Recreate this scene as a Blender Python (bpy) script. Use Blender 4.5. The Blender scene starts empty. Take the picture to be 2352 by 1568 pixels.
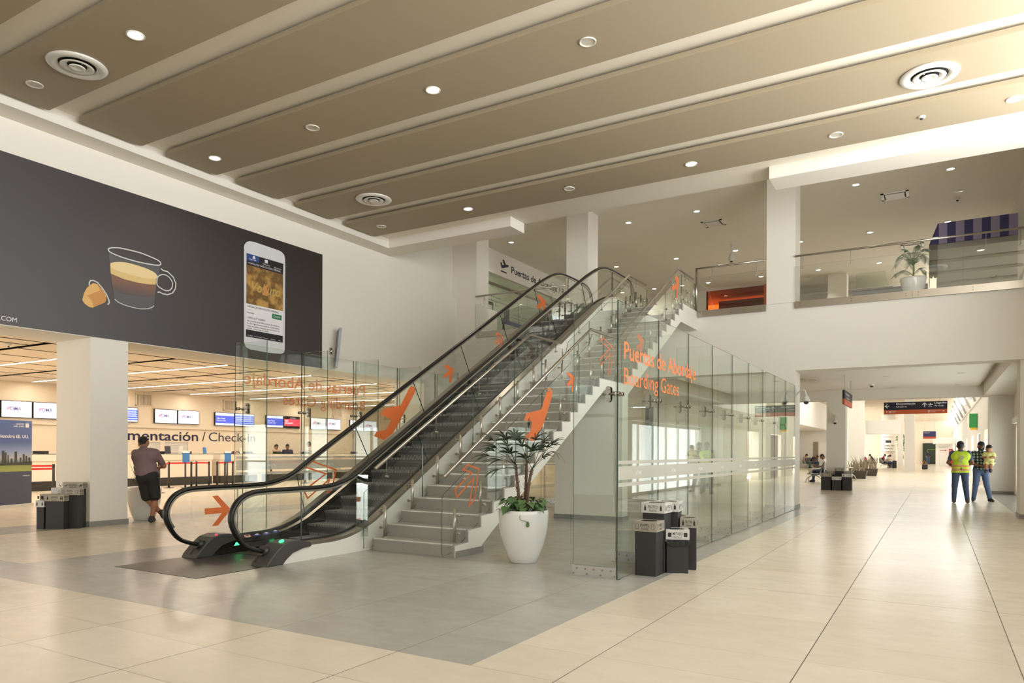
import bpy, bmesh, math, random
import numpy as np
from mathutils import Vector, Matrix
random.seed(7)
R = math.radians
sc = bpy.context.scene
COL = sc.collection

# ------------------------------------------------------------ camera
cam_data = bpy.data.cameras.new('camera')
cam = bpy.data.objects.new('camera', cam_data)
COL.objects.link(cam)
sc.camera = cam
cam_data.sensor_width = 36.0
cam_data.lens = 1649.85 / 2352 * 36.0
cam_data.shift_y = (1036.03 - 784.0) / 2352.0
cam_data.clip_start = 0.05
cam_data.clip_end = 400
cam.matrix_world = (Matrix.Translation((0, 0, 1.36)) @ Matrix.Rotation(0.532811, 4, 'Z')
                    @ Matrix.Rotation(math.pi / 2, 4, 'X') @ Matrix.Rotation(0.00459, 4, 'Z'))

# ------------------------------------------------------------ daylight and exposure
world = bpy.data.worlds.new('world')
sc.world = world
world.use_nodes = True
wn = world.node_tree.nodes
wb = wn['Background']
wb.inputs['Color'].default_value = (1.0, 0.985, 0.95, 1)
wb.inputs['Strength'].default_value = 12.5
_g = wn.new('ShaderNodeTexCoord'); _s = wn.new('ShaderNodeSeparateXYZ'); _r = wn.new('ShaderNodeValToRGB')
_m = wn.new('ShaderNodeMapRange'); _m.inputs['From Min'].default_value = -.3; _m.inputs['From Max'].default_value = .3
world.node_tree.links.new(_g.outputs['Generated'], _s.inputs[0]); world.node_tree.links.new(_s.outputs[2], _m.inputs['Value'])
world.node_tree.links.new(_m.outputs[0], _r.inputs[0]); world.node_tree.links.new(_r.outputs[0], wb.inputs['Color'])
_r.color_ramp.elements[0].color = (1.0, .985, .95, 1)      # sunlit paving
_r.color_ramp.elements[1].color = (.33, .35, .37, 1)     # pale sky
sc.view_settings.view_transform = 'Standard'
sc.view_settings.look = 'None'
sc.view_settings.gamma = 1.0
sc.view_settings.use_curve_mapping = False
sc.view_settings.exposure = 0.12
cy = sc.cycles
cy.max_bounces = 24
cy.diffuse_bounces = 5
cy.glossy_bounces = 5
cy.transparent_max_bounces = 48
cy.transmission_bounces = 8
cy.caustics_reflective = False
cy.caustics_refractive = False
cy.sample_clamp_indirect = 6.0
cy.use_denoising = True
cy.use_adaptive_sampling = True
cy.adaptive_threshold = 0.03


def portal(name, centre, sx, sy, rot):
    """daylight entering through one window opening (sampling aid for the sky behind it)"""
    l = bpy.data.lights.new(name, 'AREA')
    l.shape = 'RECTANGLE'
    l.size = sx
    l.size_y = sy
    l.cycles.is_portal = True
    o = bpy.data.objects.new(name, l)
    o.location = centre
    o.rotation_euler = rot
    COL.objects.link(o)
    return o


# area light points along its local -Z
portal('daylight', (-11.0, -6.9, 2.9), 26, 5.8, (R(90), 0, 0))          # front glazing, shines to +Y
portal('daylight', (2.55, 4.0, 5.1), 3.3, 20, (0, R(90), 0))           # clerestory, shines to -X
portal('daylight', (2.55, 15.2, 1.15), 2.3, 27, (0, R(90), 0))           # side doors
portal('daylight', (1.95, 31.2, 6.5), 2.9, 2.5, (0, R(90), 0))         # unseen opening, added to brighten the area behind the kiosk
portal('daylight', (2.6, 60.0, 5.6), 1.7, 58, (0, R(90), 0))            # skylight of the far hall


def area(name, loc, sx, sy, rot, power, color=(1, .86, .68)):
    l = bpy.data.lights.new(name, 'AREA')
    l.shape = 'RECTANGLE'
    l.size = sx
    l.size_y = sy
    l.energy = power
    l.color = color
    o = bpy.data.objects.new(name, l)
    o.location = loc
    o.rotation_euler = rot
    COL.objects.link(o)
    return o


# ------------------------------------------------------------ helpers
def lin(c):
    c /= 255.0
    return c / 12.92 if c <= .04045 else ((c + .055) / 1.055) ** 2.4


def hexc(h):
    return tuple(lin(int(h[i:i + 2], 16)) for i in (0, 2, 4)) + (1,)


MATS = {}


def mat(name, h, rough=.5, metal=0.0, emit=0.0, var=.04, scale=3.0, bump=0.0, spec=.5, aniso=0.0, stretch=(1, 1, 1)):
    if name in MATS:
        return MATS[name]
    m = bpy.data.materials.new(name)
    m.use_nodes = True
    nt = m.node_tree
    b = nt.nodes['Principled BSDF']
    col = hexc(h) if isinstance(h, str) else tuple(h) + (1,)
    b.inputs['Roughness'].default_value = rough
    b.inputs['Metallic'].default_value = metal
    b.inputs['Specular IOR Level'].default_value = spec
    tc = nt.nodes.new('ShaderNodeTexCoord')
    mp = nt.nodes.new('ShaderNodeMapping')
    mp.inputs['Scale'].default_value = stretch
    nz = nt.nodes.new('ShaderNodeTexNoise')
    nz.inputs['Scale'].default_value = scale
    nz.inputs['Detail'].default_value = 4
    nt.links.new(tc.outputs['Object'], mp.inputs['Vector'])
    nt.links.new(mp.outputs['Vector'], nz.inputs['Vector'])
    mx = nt.nodes.new('ShaderNodeMix')
    mx.data_type = 'RGBA'
    mx.inputs['A'].default_value = tuple(max(0, c * (1 - var)) for c in col[:3]) + (1,)
    mx.inputs['B'].default_value = tuple(min(1, c * (1 + var)) for c in col[:3]) + (1,)
    nt.links.new(nz.outputs['Fac'], mx.inputs['Factor'])
    nt.links.new(mx.outputs['Result'], b.inputs['Base Color'])
    if emit:
        b.inputs['Emission Color'].default_value = col
        b.inputs['Emission Strength'].default_value = emit
    if bump:
        bp = nt.nodes.new('ShaderNodeBump')
        bp.inputs['Strength'].default_value = bump
        bp.inputs['Distance'].default_value = .01
        nt.links.new(nz.outputs['Fac'], bp.inputs['Height'])
        nt.links.new(bp.outputs['Normal'], b.inputs['Normal'])
    MATS[name] = m
    return m


def glassmat(name, tint, boost=1.0):
    m = bpy.data.materials.new(name)
    m.use_nodes = True
    nt = m.node_tree
    for n in list(nt.nodes):
        nt.nodes.remove(n)
    out = nt.nodes.new('ShaderNodeOutputMaterial')
    tr = nt.nodes.new('ShaderNodeBsdfTransparent')
    tr.inputs['Color'].default_value = tint + (1,)
    gl = nt.nodes.new('ShaderNodeBsdfGlossy')
    gl.inputs['Roughness'].default_value = 0.0
    gl.inputs['Color'].default_value = (.97, 1, .98, 1)
    lw = nt.nodes.new('ShaderNodeLayerWeight')
    lw.inputs['Blend'].default_value = .5
    p = nt.nodes.new('ShaderNodeMath'); p.operation = 'POWER'; p.inputs[1].default_value = 5
    q = nt.nodes.new('ShaderNodeMath'); q.operation = 'MULTIPLY_ADD'
    q.inputs[1].default_value = .95
    q.inputs[2].default_value = .045 * boost
    q.use_clamp = True
    nt.links.new(lw.outputs['Facing'], p.inputs[0])
    nt.links.new(p.outputs[0], q.inputs[0])
    mx = nt.nodes.new('ShaderNodeMixShader')
    nt.links.new(q.outputs[0], mx.inputs[0])
    nt.links.new(tr.outputs[0], mx.inputs[1])
    nt.links.new(gl.outputs[0], mx.inputs[2])
    nt.links.new(mx.outputs[0], out.inputs[0])
    MATS[name] = m
    return m


class MB:
    def __init__(self):
        self.bm = bmesh.new()
        self.mi = 0

    def face(self, pts, mi=None):
        vs = [self.bm.verts.new(p) for p in pts]
        try:
            f = self.bm.faces.new(vs)
            f.material_index = self.mi if mi is None else mi
            return f
        except ValueError:
            return None

    def box(self, x0, x1, y0, y1, z0, z1, mi=None, bev=0.0):
        if x1 < x0: x0, x1 = x1, x0
        if y1 < y0: y0, y1 = y1, y0
        if z1 < z0: z0, z1 = z1, z0
        v = [self.bm.verts.new(p) for p in ((x0, y0, z0), (x1, y0, z0), (x1, y1, z0), (x0, y1, z0),
                                            (x0, y0, z1), (x1, y0, z1), (x1, y1, z1), (x0, y1, z1))]
        fs = []
        for q in ((3, 2, 1, 0), (4, 5, 6, 7), (0, 1, 5, 4), (1, 2, 6, 5), (2, 3, 7, 6), (3, 0, 4, 7)):
            f = self.bm.faces.new([v[i] for i in q])
            f.material_index = self.mi if mi is None else mi
            fs.append(f)
        if bev:
            es = list({e for f in fs for e in f.edges})
            bmesh.ops.bevel(self.bm, geom=es, offset=bev, segments=2, affect='EDGES', profile=.6)
        return self

    def hexa(self, lo, hi, mi=None):
        """lo and hi: four points each (bottom ring, top ring)"""
        v = [self.bm.verts.new(p) for p in list(lo) + list(hi)]
        for q in ((3, 2, 1, 0), (4, 5, 6, 7), (0, 1, 5, 4), (1, 2, 6, 5), (2, 3, 7, 6), (3, 0, 4, 7)):
            f = self.bm.faces.new([v[i] for i in q])
            f.material_index = self.mi if mi is None else mi
        return self

    def prism(self, poly, O, U, V, th, mi=None, side=None):
        """2d polygon in the frame (O,U,V) given thickness th along U x V"""
        O, U, V = Vector(O), Vector(U), Vector(V)
        N = U.cross(V).normalized() * th
        a = [self.bm.verts.new(O + U * p[0] + V * p[1]) for p in poly]
        b = [self.bm.verts.new(O + U * p[0] + V * p[1] + N) for p in poly]
        mi = self.mi if mi is None else mi
        side = mi if side is None else side
        n = len(poly)
        for ring, rev in ((a, True), (b, False)):
            f = self.bm.faces.new(ring[::-1] if rev else ring)
            f.material_index = mi
        for i in range(n):
            f = self.bm.faces.new((a[i], a[(i + 1) % n], b[(i + 1) % n], b[i]))
            f.material_index = side
        return self

    def yz(self, poly, x0, x1, mi=None, side=None):
        return self.prism(poly, (x0, 0, 0), (0, 1, 0), (0, 0, 1), x1 - x0, mi, side)

    def tube(self, pts, r, seg=8, mi=None, closed=False, cap=True):
        pts = [Vector(p) for p in pts]
        rs = r if isinstance(r, (list, tuple)) else [r] * len(pts)
        rings = []
        n = len(pts)
        up = None
        for i, p in enumerate(pts):
            if closed:
                d = (pts[(i + 1) % n] - pts[i - 1]).normalized()
            elif i == 0:
                d = (pts[1] - pts[0]).normalized()
            elif i == n - 1:
                d = (pts[-1] - pts[-2]).normalized()
            else:
                d = ((pts[i + 1] - p).normalized() + (p - pts[i - 1]).normalized()).normalized()
            if up is None or abs(d.dot(up)) > .95:
                up = Vector((0, 0, 1)) if abs(d.z) < .9 else Vector((1, 0, 0))
            a = d.cross(up).normalized()
            b = a.cross(d).normalized()
            rings.append([self.bm.verts.new(p + (a * math.cos(t) + b * math.sin(t)) * rs[i])
                          for t in [2 * math.pi * k / seg for k in range(seg)]])
        mi = self.mi if mi is None else mi
        m = n if closed else n - 1
        for i in range(m):
            A, Bq = rings[i], rings[(i + 1) % n]
            for k in range(seg):
                f = self.bm.faces.new((A[k], A[(k + 1) % seg], Bq[(k + 1) % seg], Bq[k]))
                f.material_index = mi
                f.smooth = True
        if cap and not closed:
            for ring, rev in ((rings[0], True), (rings[-1], False)):
                f = self.bm.faces.new(ring[::-1] if rev else ring)
                f.material_index = mi
        return self

    def lathe(self, prof, c=(0, 0, 0), seg=24, mi=None, smooth=True, capb=True, capt=True):
        c = Vector(c)
        rings = []
        mi = self.mi if mi is None else mi
        for r, z in prof:
            rings.append([self.bm.verts.new(c + Vector((r * math.cos(t), r * math.sin(t), z)))
                          for t in [2 * math.pi * k / seg for k in range(seg)]])
        for i in range(len(rings) - 1):
            for k in range(seg):
                f = self.bm.faces.new((rings[i][k], rings[i][(k + 1) % seg], rings[i + 1][(k + 1) % seg], rings[i + 1][k]))
                f.material_index = mi
                f.smooth = smooth
        if capb:
            self.bm.faces.new(rings[0][::-1]).material_index = mi
        if capt:
            self.bm.faces.new(rings[-1]).material_index = mi
        return self

    def sweep(self, path, section, mi=None, close=False):
        """path [(y,z)], section [(x, d)] with d along the upward normal of the path"""
        mi = self.mi if mi is None else mi
        rings = []
        n = len(path)
        for i, (y, z) in enumerate(path):
            y0, z0 = path[max(0, i - 1)]
            y1, z1 = path[min(n - 1, i + 1)]
            t = Vector((0, y1 - y0, z1 - z0)).normalized()
            nn = Vector((0, -t.z, t.y))
            rings.append([self.bm.verts.new(Vector((x, y, z)) + nn * d) for x, d in section])
        m = len(section)
        for i in range(n - 1):
            for k in range(m):
                f = self.bm.faces.new((rings[i][k], rings[i][(k + 1) % m], rings[i + 1][(k + 1) % m], rings[i + 1][k]))
                f.material_index = mi
                f.smooth = m > 7
        self.bm.faces.new(rings[0][::-1]).material_index = mi
        self.bm.faces.new(rings[-1]).material_index = mi
        return self

    def obj(self, name, mats, parent=None, shift=None, fixn=True):
        if fixn:
            bmesh.ops.recalc_face_normals(self.bm, faces=self.bm.faces)
        if shift:
            bmesh.ops.translate(self.bm, vec=shift, verts=self.bm.verts)
        me = bpy.data.meshes.new(name)
        self.bm.to_mesh(me)
        self.bm.free()
        if not isinstance(mats, (list, tuple)):
            mats = [mats]
        for m in mats:
            me.materials.append(MATS[m] if isinstance(m, str) else m)
        o = bpy.data.objects.new(name, me)
        COL.objects.link(o)
        if parent is not None:
            attach(o, parent)
        return o


def attach(o, parent):
    w = Vector((0, 0, 0))
    p = parent
    while p is not None:
        w += p.location
        p = p.parent
    o.parent = parent
    if parent.type == 'EMPTY' and parent.parent is None:
        o.matrix_parent_inverse = Matrix.Translation(-parent.location)
    return o


def tag(o, label=None, cat=None, group=None, kind=None):
    if label: o['label'] = label
    if cat: o['category'] = cat
    if group: o['group'] = group
    if kind: o['kind'] = kind
    return o


def thing(name, label, cat, loc=(0, 0, 0), group=None, rz=0):
    o = bpy.data.objects.new(name, None)
    o.location = loc
    o.rotation_euler = (0, 0, rz)
    o.empty_display_size = .1
    COL.objects.link(o)
    return tag(o, label, cat, group)


def struct(o):
    o['kind'] = 'structure'
    return o


def dup(root, loc, rz=0, label=None, group=None, z=None):
    def cp(o, par):
        c = o.copy()
        COL.objects.link(c)
        if par is not None:
            c.parent = par
            c.matrix_parent_inverse = o.matrix_parent_inverse.copy()
        for ch in KIDS(o):
            cp(ch, c)
        return c
    r = cp(root, None)
    r.location = loc
    r.rotation_euler = (0, 0, rz)
    if label: r['label'] = label
    if group: r['group'] = group
    return r


def KIDS(o):
    return list(o.children)


_TXT = {}


def text_polys(s, bold=0.0, spacing=1.0):
    key = (s, bold, spacing)
    if key in _TXT:
        return _TXT[key]
    cu = bpy.data.curves.new('lettering', 'FONT')
    cu.body = s
    cu.size = 1
    cu.offset = bold
    cu.space_character = spacing
    cu.resolution_u = 3
    cu.fill_mode = 'FRONT'
    to = bpy.data.objects.new('lettering', cu)
    me = to.to_mesh()
    vs = [(v.co.x, v.co.y) for v in me.vertices]
    fs = [tuple(p.vertices) for p in me.polygons]
    to.to_mesh_clear()
    bpy.data.objects.remove(to)
    bpy.data.curves.remove(cu)
    _TXT[key] = (vs, fs)
    return vs, fs


def put_text(mb, s, O, U, V, w=None, h=None, bold=0.0, shear=0.0, align='L', mi=None, spacing=1.0):
    """flat letters in the frame: O = lower left of the line, w = width, h = cap height"""
    vs, fs = text_polys(s, bold, spacing)
    if not vs: return
    x0 = min(v[0] for v in vs); x1 = max(v[0] for v in vs)
    ch = .729
    sy = (h / ch) if h else (w / (x1 - x0))
    sx = (w / (x1 - x0)) if w else sy
    O, U, V = Vector(O), Vector(U).normalized(), Vector(V).normalized()
    off = 0 if align == 'L' else -(x1 - x0) * sx * (.5 if align == 'C' else 1)
    bv = [mb.bm.verts.new(O + U * ((v[0] - x0) * sx + off + shear * v[1] * sy) + V * (v[1] * sy)) for v in vs]
    for f in fs:
        try:
            ff = mb.bm.faces.new([bv[i] for i in f])
            ff.material_index = mb.mi if mi is None else mi
        except ValueError:
            pass


def letters(name, items, matn, parent=None, th=0.0):
    """items: list of dicts for put_text; every line of writing is a part of its own"""
    o = None
    for it in items:
        mb = MB()
        put_text(mb, **it)
        o = mb.obj(name, matn, parent, fixn=False)
    return o


def stroke(mb, pts, w, O, U, V, closed=True, th=.002, mi=None):
    """one mitred ribbon of width w along a polyline"""
    P = [Vector(p) for p in pts]
    P = [p for i, p in enumerate(P) if i == 0 or (p - P[i - 1]).length > 1e-5]
    n = len(P)
    O, U, V = Vector(O), Vector(U), Vector(V)
    N = U.cross(V).normalized() * th
    mi = mb.mi if mi is None else mi
    rows = []
    for i in range(n):
        a = P[i - 1] if (closed or i) else None
        c = P[(i + 1) % n] if (closed or i < n - 1) else None
        d0 = (P[i] - a).normalized() if a is not None else None
        d1 = (c - P[i]).normalized() if c is not None else None
        d0 = d0 or d1
        d1 = d1 or d0
        t = d0 + d1
        t = t.normalized() if t.length > 1e-4 else d1
        m = Vector((-t.y, t.x))
        m *= w * .5 / max(.35, m.dot(Vector((-d1.y, d1.x))))
        q = [P[i] + m, P[i] - m]
        lo = [O + U * v.x + V * v.y for v in q]
        rows.append([mb.bm.verts.new(p) for p in (lo[0], lo[1], lo[1] + N, lo[0] + N)])
    for i in range(n if closed else n - 1):
        A, B = rows[i], rows[(i + 1) % n]
        for k in range(4):
            f = mb.bm.faces.new((A[k], A[(k + 1) % 4], B[(k + 1) % 4], B[k]))
            f.material_index = mi
    if not closed:
        mb.bm.faces.new(rows[0][::-1]).material_index = mi
        mb.bm.faces.new(rows[-1]).material_index = mi


ARROW = [(-1, -.16), (.35, -.16), (-.15, -.72), (.25, -.72), (1, 0), (.25, .72), (-.15, .72), (.35, .16), (-1, .16)]


def arrow(mb, c, s, ang, O, U, V, th=.002, mi=None):
    ca, sa = math.cos(ang), math.sin(ang)
    mb.prism([(c[0] + s * (x * ca - y * sa), c[1] + s * (x * sa + y * ca)) for x, y in ARROW], O, U, V, th, mi)


PLANE = [(-1, .35), (-.8, .42), (-.5, .12), (-.1, .2), (-.45, .8), (-.2, .88), (.3, .32), (.85, .45), (1, .33), (.9, .18), (-.55, -.28), (-.75, -.2)]


def plane_icon(mb, c, s, O, U, V, th=.002, mi=None):
    mb.prism([(c[0] + s * x, c[1] + s * y) for x, y in PLANE], O, U, V, th, mi)
    mb.prism([(c[0] + s * x, c[1] + s * y) for x, y in ((-.9, -.75), (.5, -.75), (.5, -.6), (-.9, -.6))], O, U, V, th, mi)


# ------------------------------------------------------------ materials
mat('wall_paint', 'E6E1D7', .65, var=.015, scale=.6)
mat('wall_warm', 'E3D5BF', .65, var=.015, scale=.6)
mat('white_paint', 'EFECE4', .55, var=.01)
mat('ceiling_white', 'E4DDCD', .7, var=.01)
mat('panel_brown', '9E917A', .65, var=.02, scale=.5)
mat('shadow_gap', '2A2622', .8)
mat('baseboard_grey', '8E8B86', .45, var=.05)
mat('steel', 'B9B3A8', .28, 1.0, var=.05, scale=2, stretch=(1, 12, 1))
mat('chrome', 'B0AA9E', .16, 1.0)
mat('nosing_metal', 'E4E1DA', .3, .35)
mat('steel_dark', '9A9184', .32, 1.0, var=.08, scale=3)
mat('step_metal', '9A9893', .45, .15, var=.06)
mat('black_plastic', '2B2927', .4)
mat('black_panel', '17150F', .25)
mat('rubber_black', '1B1917', .33)
mat('cover_grey', '46443F', .45, var=.05)
mat('orange_film', 'E0733A', .5)
mat('frost', 'B7B2A4', .6)
mat('glass_edge', '3E5F50', .15)
mat('glass_edge_dark', '20302A', .15)
mat('tread_stone', 'ABA79E', .4, var=.1, scale=6)
mat('riser_stone', 'A4A097', .5, var=.1, scale=6)
mat('concrete_white', 'E9E5DA', .6, var=.02)
mat('white_gloss', 'EDEBE6', .18, spec=.6, var=.01)
mat('soil', '3A2E22', .9, var=.3, scale=40)
mat('bin_black', '343231', .6, var=.06)
mat('bin_band', 'A79F90', .5, var=.04)
mat('bin_band_light', 'D6D3CE', .5, var=.02)
mat('ink', '34312E', .7)
mat('navy', '1E1B3E', .5)
mat('navy_sign', '17142B', .45)
mat('sign_orange', 'C1562C', .5)
mat('white_ink', 'F0EEEA', .5)
mat('lamp_on', (1, .93, .82), .5, emit=14.0, var=0)
mat('tube_on', (1, .93, .84), .5, emit=7.0, var=0)
mat('lamp_off', 'C9C2B2', .4)
mat('white_metal', 'DAD7D0', .35, .1)
mat('screen_black', '17151A', .2)
mat('screen_white', (.80, .83, .97), .3, emit=.62, var=0)
mat('screen_blue', (.05, .08, .52), .3, emit=.9, var=0)
mat('screen_lblue', (.33, .45, .95), .3, emit=.9, var=0)
mat('screen_red', (.75, .04, .08), .3, emit=.9, var=0)
mat('screen_ink', (.12, .08, .28), .3, emit=.25, var=0)
mat('belt_red', 'D5242A', .6)
mat('wood_leaf', '5E7F2B', .6)
mat('skin', 'A06E50', .55, var=.04, scale=20)
mat('skin_dark', '7C5138', .55, var=.04, scale=20)
mat('hair', '15110F', .6, var=.2, scale=60)
glassmat('glass', (.945, .968, .95))
glassmat('glass_clear', (.975, .985, .98))
glassmat('solar_glass', (.11, .115, .11))
glassmat('door_glass', (.10, .107, .103))
glassmat('entrance_glass', (.75, .76, .75))
glassmat('door_glass2', (.6, .61, .6))
glassmat('glass_orange', (.62, .2, .06), 1.0)
# ------------------------------------------------------------ floor
def floor_mat():
    m = bpy.data.materials.new('floor_tiles')
    m.use_nodes = True
    nt = m.node_tree
    N, L = nt.nodes, nt.links
    b = N['Principled BSDF']
    geo = N.new('ShaderNodeNewGeometry')
    sep = N.new('ShaderNodeSeparateXYZ')
    L.new(geo.outputs['Position'], sep.inputs[0])

    def m2(op, a, bb=None, c=None, clamp=False):
        n = N.new('ShaderNodeMath'); n.operation = op; n.use_clamp = clamp
        for i, v in enumerate((a, bb, c)):
            if v is None: continue
            if isinstance(v, (int, float)): n.inputs[i].default_value = v
            else: L.new(v, n.inputs[i])
        return n.outputs[0]
    X, Y = sep.outputs[0], sep.outputs[1]

    def inside(x0, x1, y0, y1):
        a = m2('MULTIPLY', m2('GREATER_THAN', X, x0), m2('LESS_THAN', X, x1))
        c = m2('MULTIPLY', m2('GREATER_THAN', Y, y0), m2('LESS_THAN', Y, y1))
        return m2('MULTIPLY', a, c)
    g = inside(-9.336, -2.536, 3.8, 19.4)
    for bx in ((-13.936, -12.736, -6.5, 30.2), (-40, -9.336, 3.8, 4.4), (1.55, 2.3, 18.3, 29.1)):
        g = m2('MAXIMUM', g, inside(*bx))

    def joint(v, off, step, w):
        f = m2('FRACT', m2('DIVIDE', m2('SUBTRACT', v, off - 60 * step), step))
        d = m2('MULTIPLY', m2('MINIMUM', f, m2('SUBTRACT', 1.0, f)), step)
        return m2('LESS_THAN', d, w)
    jx = m2('MAXIMUM', joint(X, -1.936, 1.2, .0036), 0)
    jy = m2('MULTIPLY', joint(Y, 3.8, .6, .0026), .7)
    jb = joint(Y, .2, 7.2, .0045)
    j = m2('MAXIMUM', m2('MAXIMUM', jx, jy), jb)
    # tile id for slight tone shifts
    ix = m2('FLOOR', m2('DIVIDE', m2('SUBTRACT', X, -1.936), 1.2))
    iy = m2('FLOOR', m2('DIVIDE', m2('SUBTRACT', Y, 3.8), .6))
    cmb = N.new('ShaderNodeCombineXYZ'); L.new(ix, cmb.inputs[0]); L.new(iy, cmb.inputs[1])
    wn_ = N.new('ShaderNodeTexWhiteNoise'); wn_.noise_dimensions = '3D'; L.new(cmb.outputs[0], wn_.inputs['Vector'])
    mp = N.new('ShaderNodeMapping'); mp.inputs['Scale'].default_value = (2.2, 3.4, 1)
    L.new(geo.outputs['Position'], mp.inputs['Vector'])
    nz = N.new('ShaderNodeTexNoise'); nz.inputs['Scale'].default_value = 1.6; nz.inputs['Detail'].default_value = 8
    nz.inputs['Roughness'].default_value = .65
    L.new(mp.outputs[0], nz.inputs['Vector'])
    fac = m2('ADD', m2('MULTIPLY', nz.outputs['Fac'], .7), m2('MULTIPLY', wn_.outputs['Value'], .3))

    def rmp(c0, c1):
        r = N.new('ShaderNodeMix'); r.data_type = 'RGBA'
        r.inputs['A'].default_value = hexc(c0); r.inputs['B'].default_value = hexc(c1)
        L.new(fac, r.inputs['Factor'])
        return r.outputs['Result']
    cream = rmp('D2C5AE', 'E9DFCD')
    grey = rmp('9F9B93', 'C0BCB4')
    mx = N.new('ShaderNodeMix'); mx.data_type = 'RGBA'
    L.new(g, mx.inputs['Factor']); L.new(cream, mx.inputs['A']); L.new(grey, mx.inputs['B'])
    mj = N.new('ShaderNodeMix'); mj.data_type = 'RGBA'
    L.new(j, mj.inputs['Factor']); L.new(mx.outputs['Result'], mj.inputs['A'])
    mj.inputs['B'].default_value = hexc('6E675B')
    L.new(mj.outputs['Result'], b.inputs['Base Color'])
    rr = m2('ADD', .17, m2('MULTIPLY', nz.outputs['Fac'], .14))
    L.new(m2('MAXIMUM', rr, m2('MULTIPLY', j, .7)), b.inputs['Roughness'])
    # faint waviness across the tiles
    wv = N.new('ShaderNodeTexNoise'); wv.inputs['Scale'].default_value = 1.1; wv.inputs['Detail'].default_value = 2
    bp = N.new('ShaderNodeBump'); bp.inputs['Strength'].default_value = .06; bp.inputs['Distance'].default_value = .02
    L.new(geo.outputs['Position'], wv.inputs['Vector'])
    L.new(wv.outputs['Fac'], bp.inputs['Height']); L.new(bp.outputs['Normal'], b.inputs['Normal'])
    MATS['floor_tiles'] = m


floor_mat()
struct(MB().box(-27.6, 2.6, -6.6, 112, -.25, 0).obj('floor', 'floor_tiles'))


def sbox(name, m, *bs, **k):
    mb = MB()
    for b in bs: mb.box(*b)
    return struct(mb.obj(name, m))


# ------------------------------------------------------------ entrance hall shell
sbox('ceiling', 'ceiling_white', (-13.1, 2.6, -6.6, 15.26, 6.92, 8.3))
sbox('trim_1', 'wall_paint', (-12.92, -12.40, -6.6, 15.26, 6.68, 6.92), (-12.40, -8.68, 14.60, 15.26, 6.68, 6.92))
sbox('trim_2', 'wall_paint', (-2.81, 2.6, 14.57, 15.26, 6.68, 6.92))
sbox('wall_left', 'wall_paint', (-13.10, -12.90, -6.6, 20.5, 6.07, 8.3), (-13.85, -12.75, -6.6, 18.2, 3.32, 6.07),
     (-13.85, -12.75, 16.6, 20.6, 0, 3.32), (-13.85, -12.75, 18.2, 20.6, 3.32, 6.07))
# front glazing behind the viewpoint
sbox('wall_front', 'wall_paint', (-27.6, 2.6, -6.7, -6.5, 3.7, 8.3), (-27.6, -26, -6.7, -6.5, 0, 3.7), (-13.9, -11.6, -6.7, -6.5, 0, 3.7),
     (-26, -13.9, -6.7, -6.5, 2.55, 3.7), (1.9, 2.6, -6.7, -6.5, 0, 3.7))
mb = MB()
for i in range(9):
    x = -26 + i * 12.1 / 8
    mb.box(x - .04, x + .04, -6.66, -6.54, 0, 2.55)
for i in range(10):
    x = -11.6 + i * 13.5 / 9
    mb.box(x - .04, x + .04, -6.66, -6.54, 0, 3.7)
mb.box(-26, 1.9, -6.66, -6.54, 2.45, 2.55)
mb.box(-26, -13.9, -6.66, -6.54, .85, .92)
w1 = struct(mb.obj('window_1', 'steel_dark'))
mb = MB(); mb.face([(-11.6, -6.6, 0), (1.9, -6.6, 0), (1.9, -6.6, 3.7), (-11.6, -6.6, 3.7)]); mb.obj('pane', 'solar_glass', w1)
mb = MB(); mb.face([(-26, -6.6, 0), (-13.9, -6.6, 0), (-13.9, -6.6, 2.5), (-26, -6.6, 2.5)]); mb.obj('pane', 'entrance_glass', w1)
# right wall: clerestory above, glazed doors below
sbox('wall_right', 'wall_paint', (2.3, 2.5, -6.6, 18.98, 2.35, 3.45), (2.3, 2.5, -6.6, 18.98, 6.78, 8.3), (2.3, 2.5, -6.6, -5, 3.45, 6.78),
     (2.3, 2.5, 14.6, 18.98, 3.45, 6.78), (2.3, 2.5, -6.6, 2.0, 0, 2.35), (2.3, 2.5, 17.2, 19.0, 0, 2.35))
mb = MB()
for i in range(12):
    y = -5 + i * 19.6 / 11
    mb.box(2.36, 2.44, y - .03, y + .03, 3.45, 6.78)
mb.box(2.36, 2.44, -5, 14.6, 4.9, 4.98)
struct(mb.obj('window_2', 'steel_dark'))
mb = MB()
for i in range(12):
    y = 2 + i * 15.2 / 11
    mb.box(2.36, 2.44, y - .035, y + .035, 0, 2.35)
mb.box(2.34, 2.46, 2, 17.2, 2.27, 2.35)
mb.box(2.34, 2.46, 2, 17.2, 0, .12)
w3 = struct(mb.obj('window_3', 'steel_dark'))
mb = MB(); mb.face([(2.40, 2, 0), (2.40, 17.2, 0), (2.40, 17.2, 2.3), (2.40, 2, 2.3)]); mb.obj('pane', 'door_glass', w3)

# ------------------------------------------------------------ check-in hall shell
sbox('wall_back', 'wall_warm', (-27.6, -27.0, -6.6, 34, 0, 2.22))
sbox('wall_back_top', 'wall_warm', (-27.6, -26.925, -6.6, 34, 2.22, 3.9))
sbox('wall_end', 'wall_warm', (-27.6, -12.75, 33, 33.3, 0, 3.9))
mb = MB()
mb.box(-27.6, -13.0, -6.6, 33.3, 3.72, 3.9, 0)
xs = [-27.0, -25.5, -24.0, -22.5, -21.0, -19.5, -18.0, -16.55]
gap = .05
for j in range(-5, 9):
    y0 = 8.3 + 3 * j
    for i in range(len(xs) - 1):
        sh = .75 if j % 2 else 0
        a = xs[i] + (sh if i else 0) + gap
        c = xs[i + 1] + (sh if i < len(xs) - 2 else 0) - gap
        mb.box(a, c, y0 + gap * 1.6, y0 + 3 - gap * 1.6, 3.655, 3.662, 1)
mb.bm.normal_update()
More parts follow.
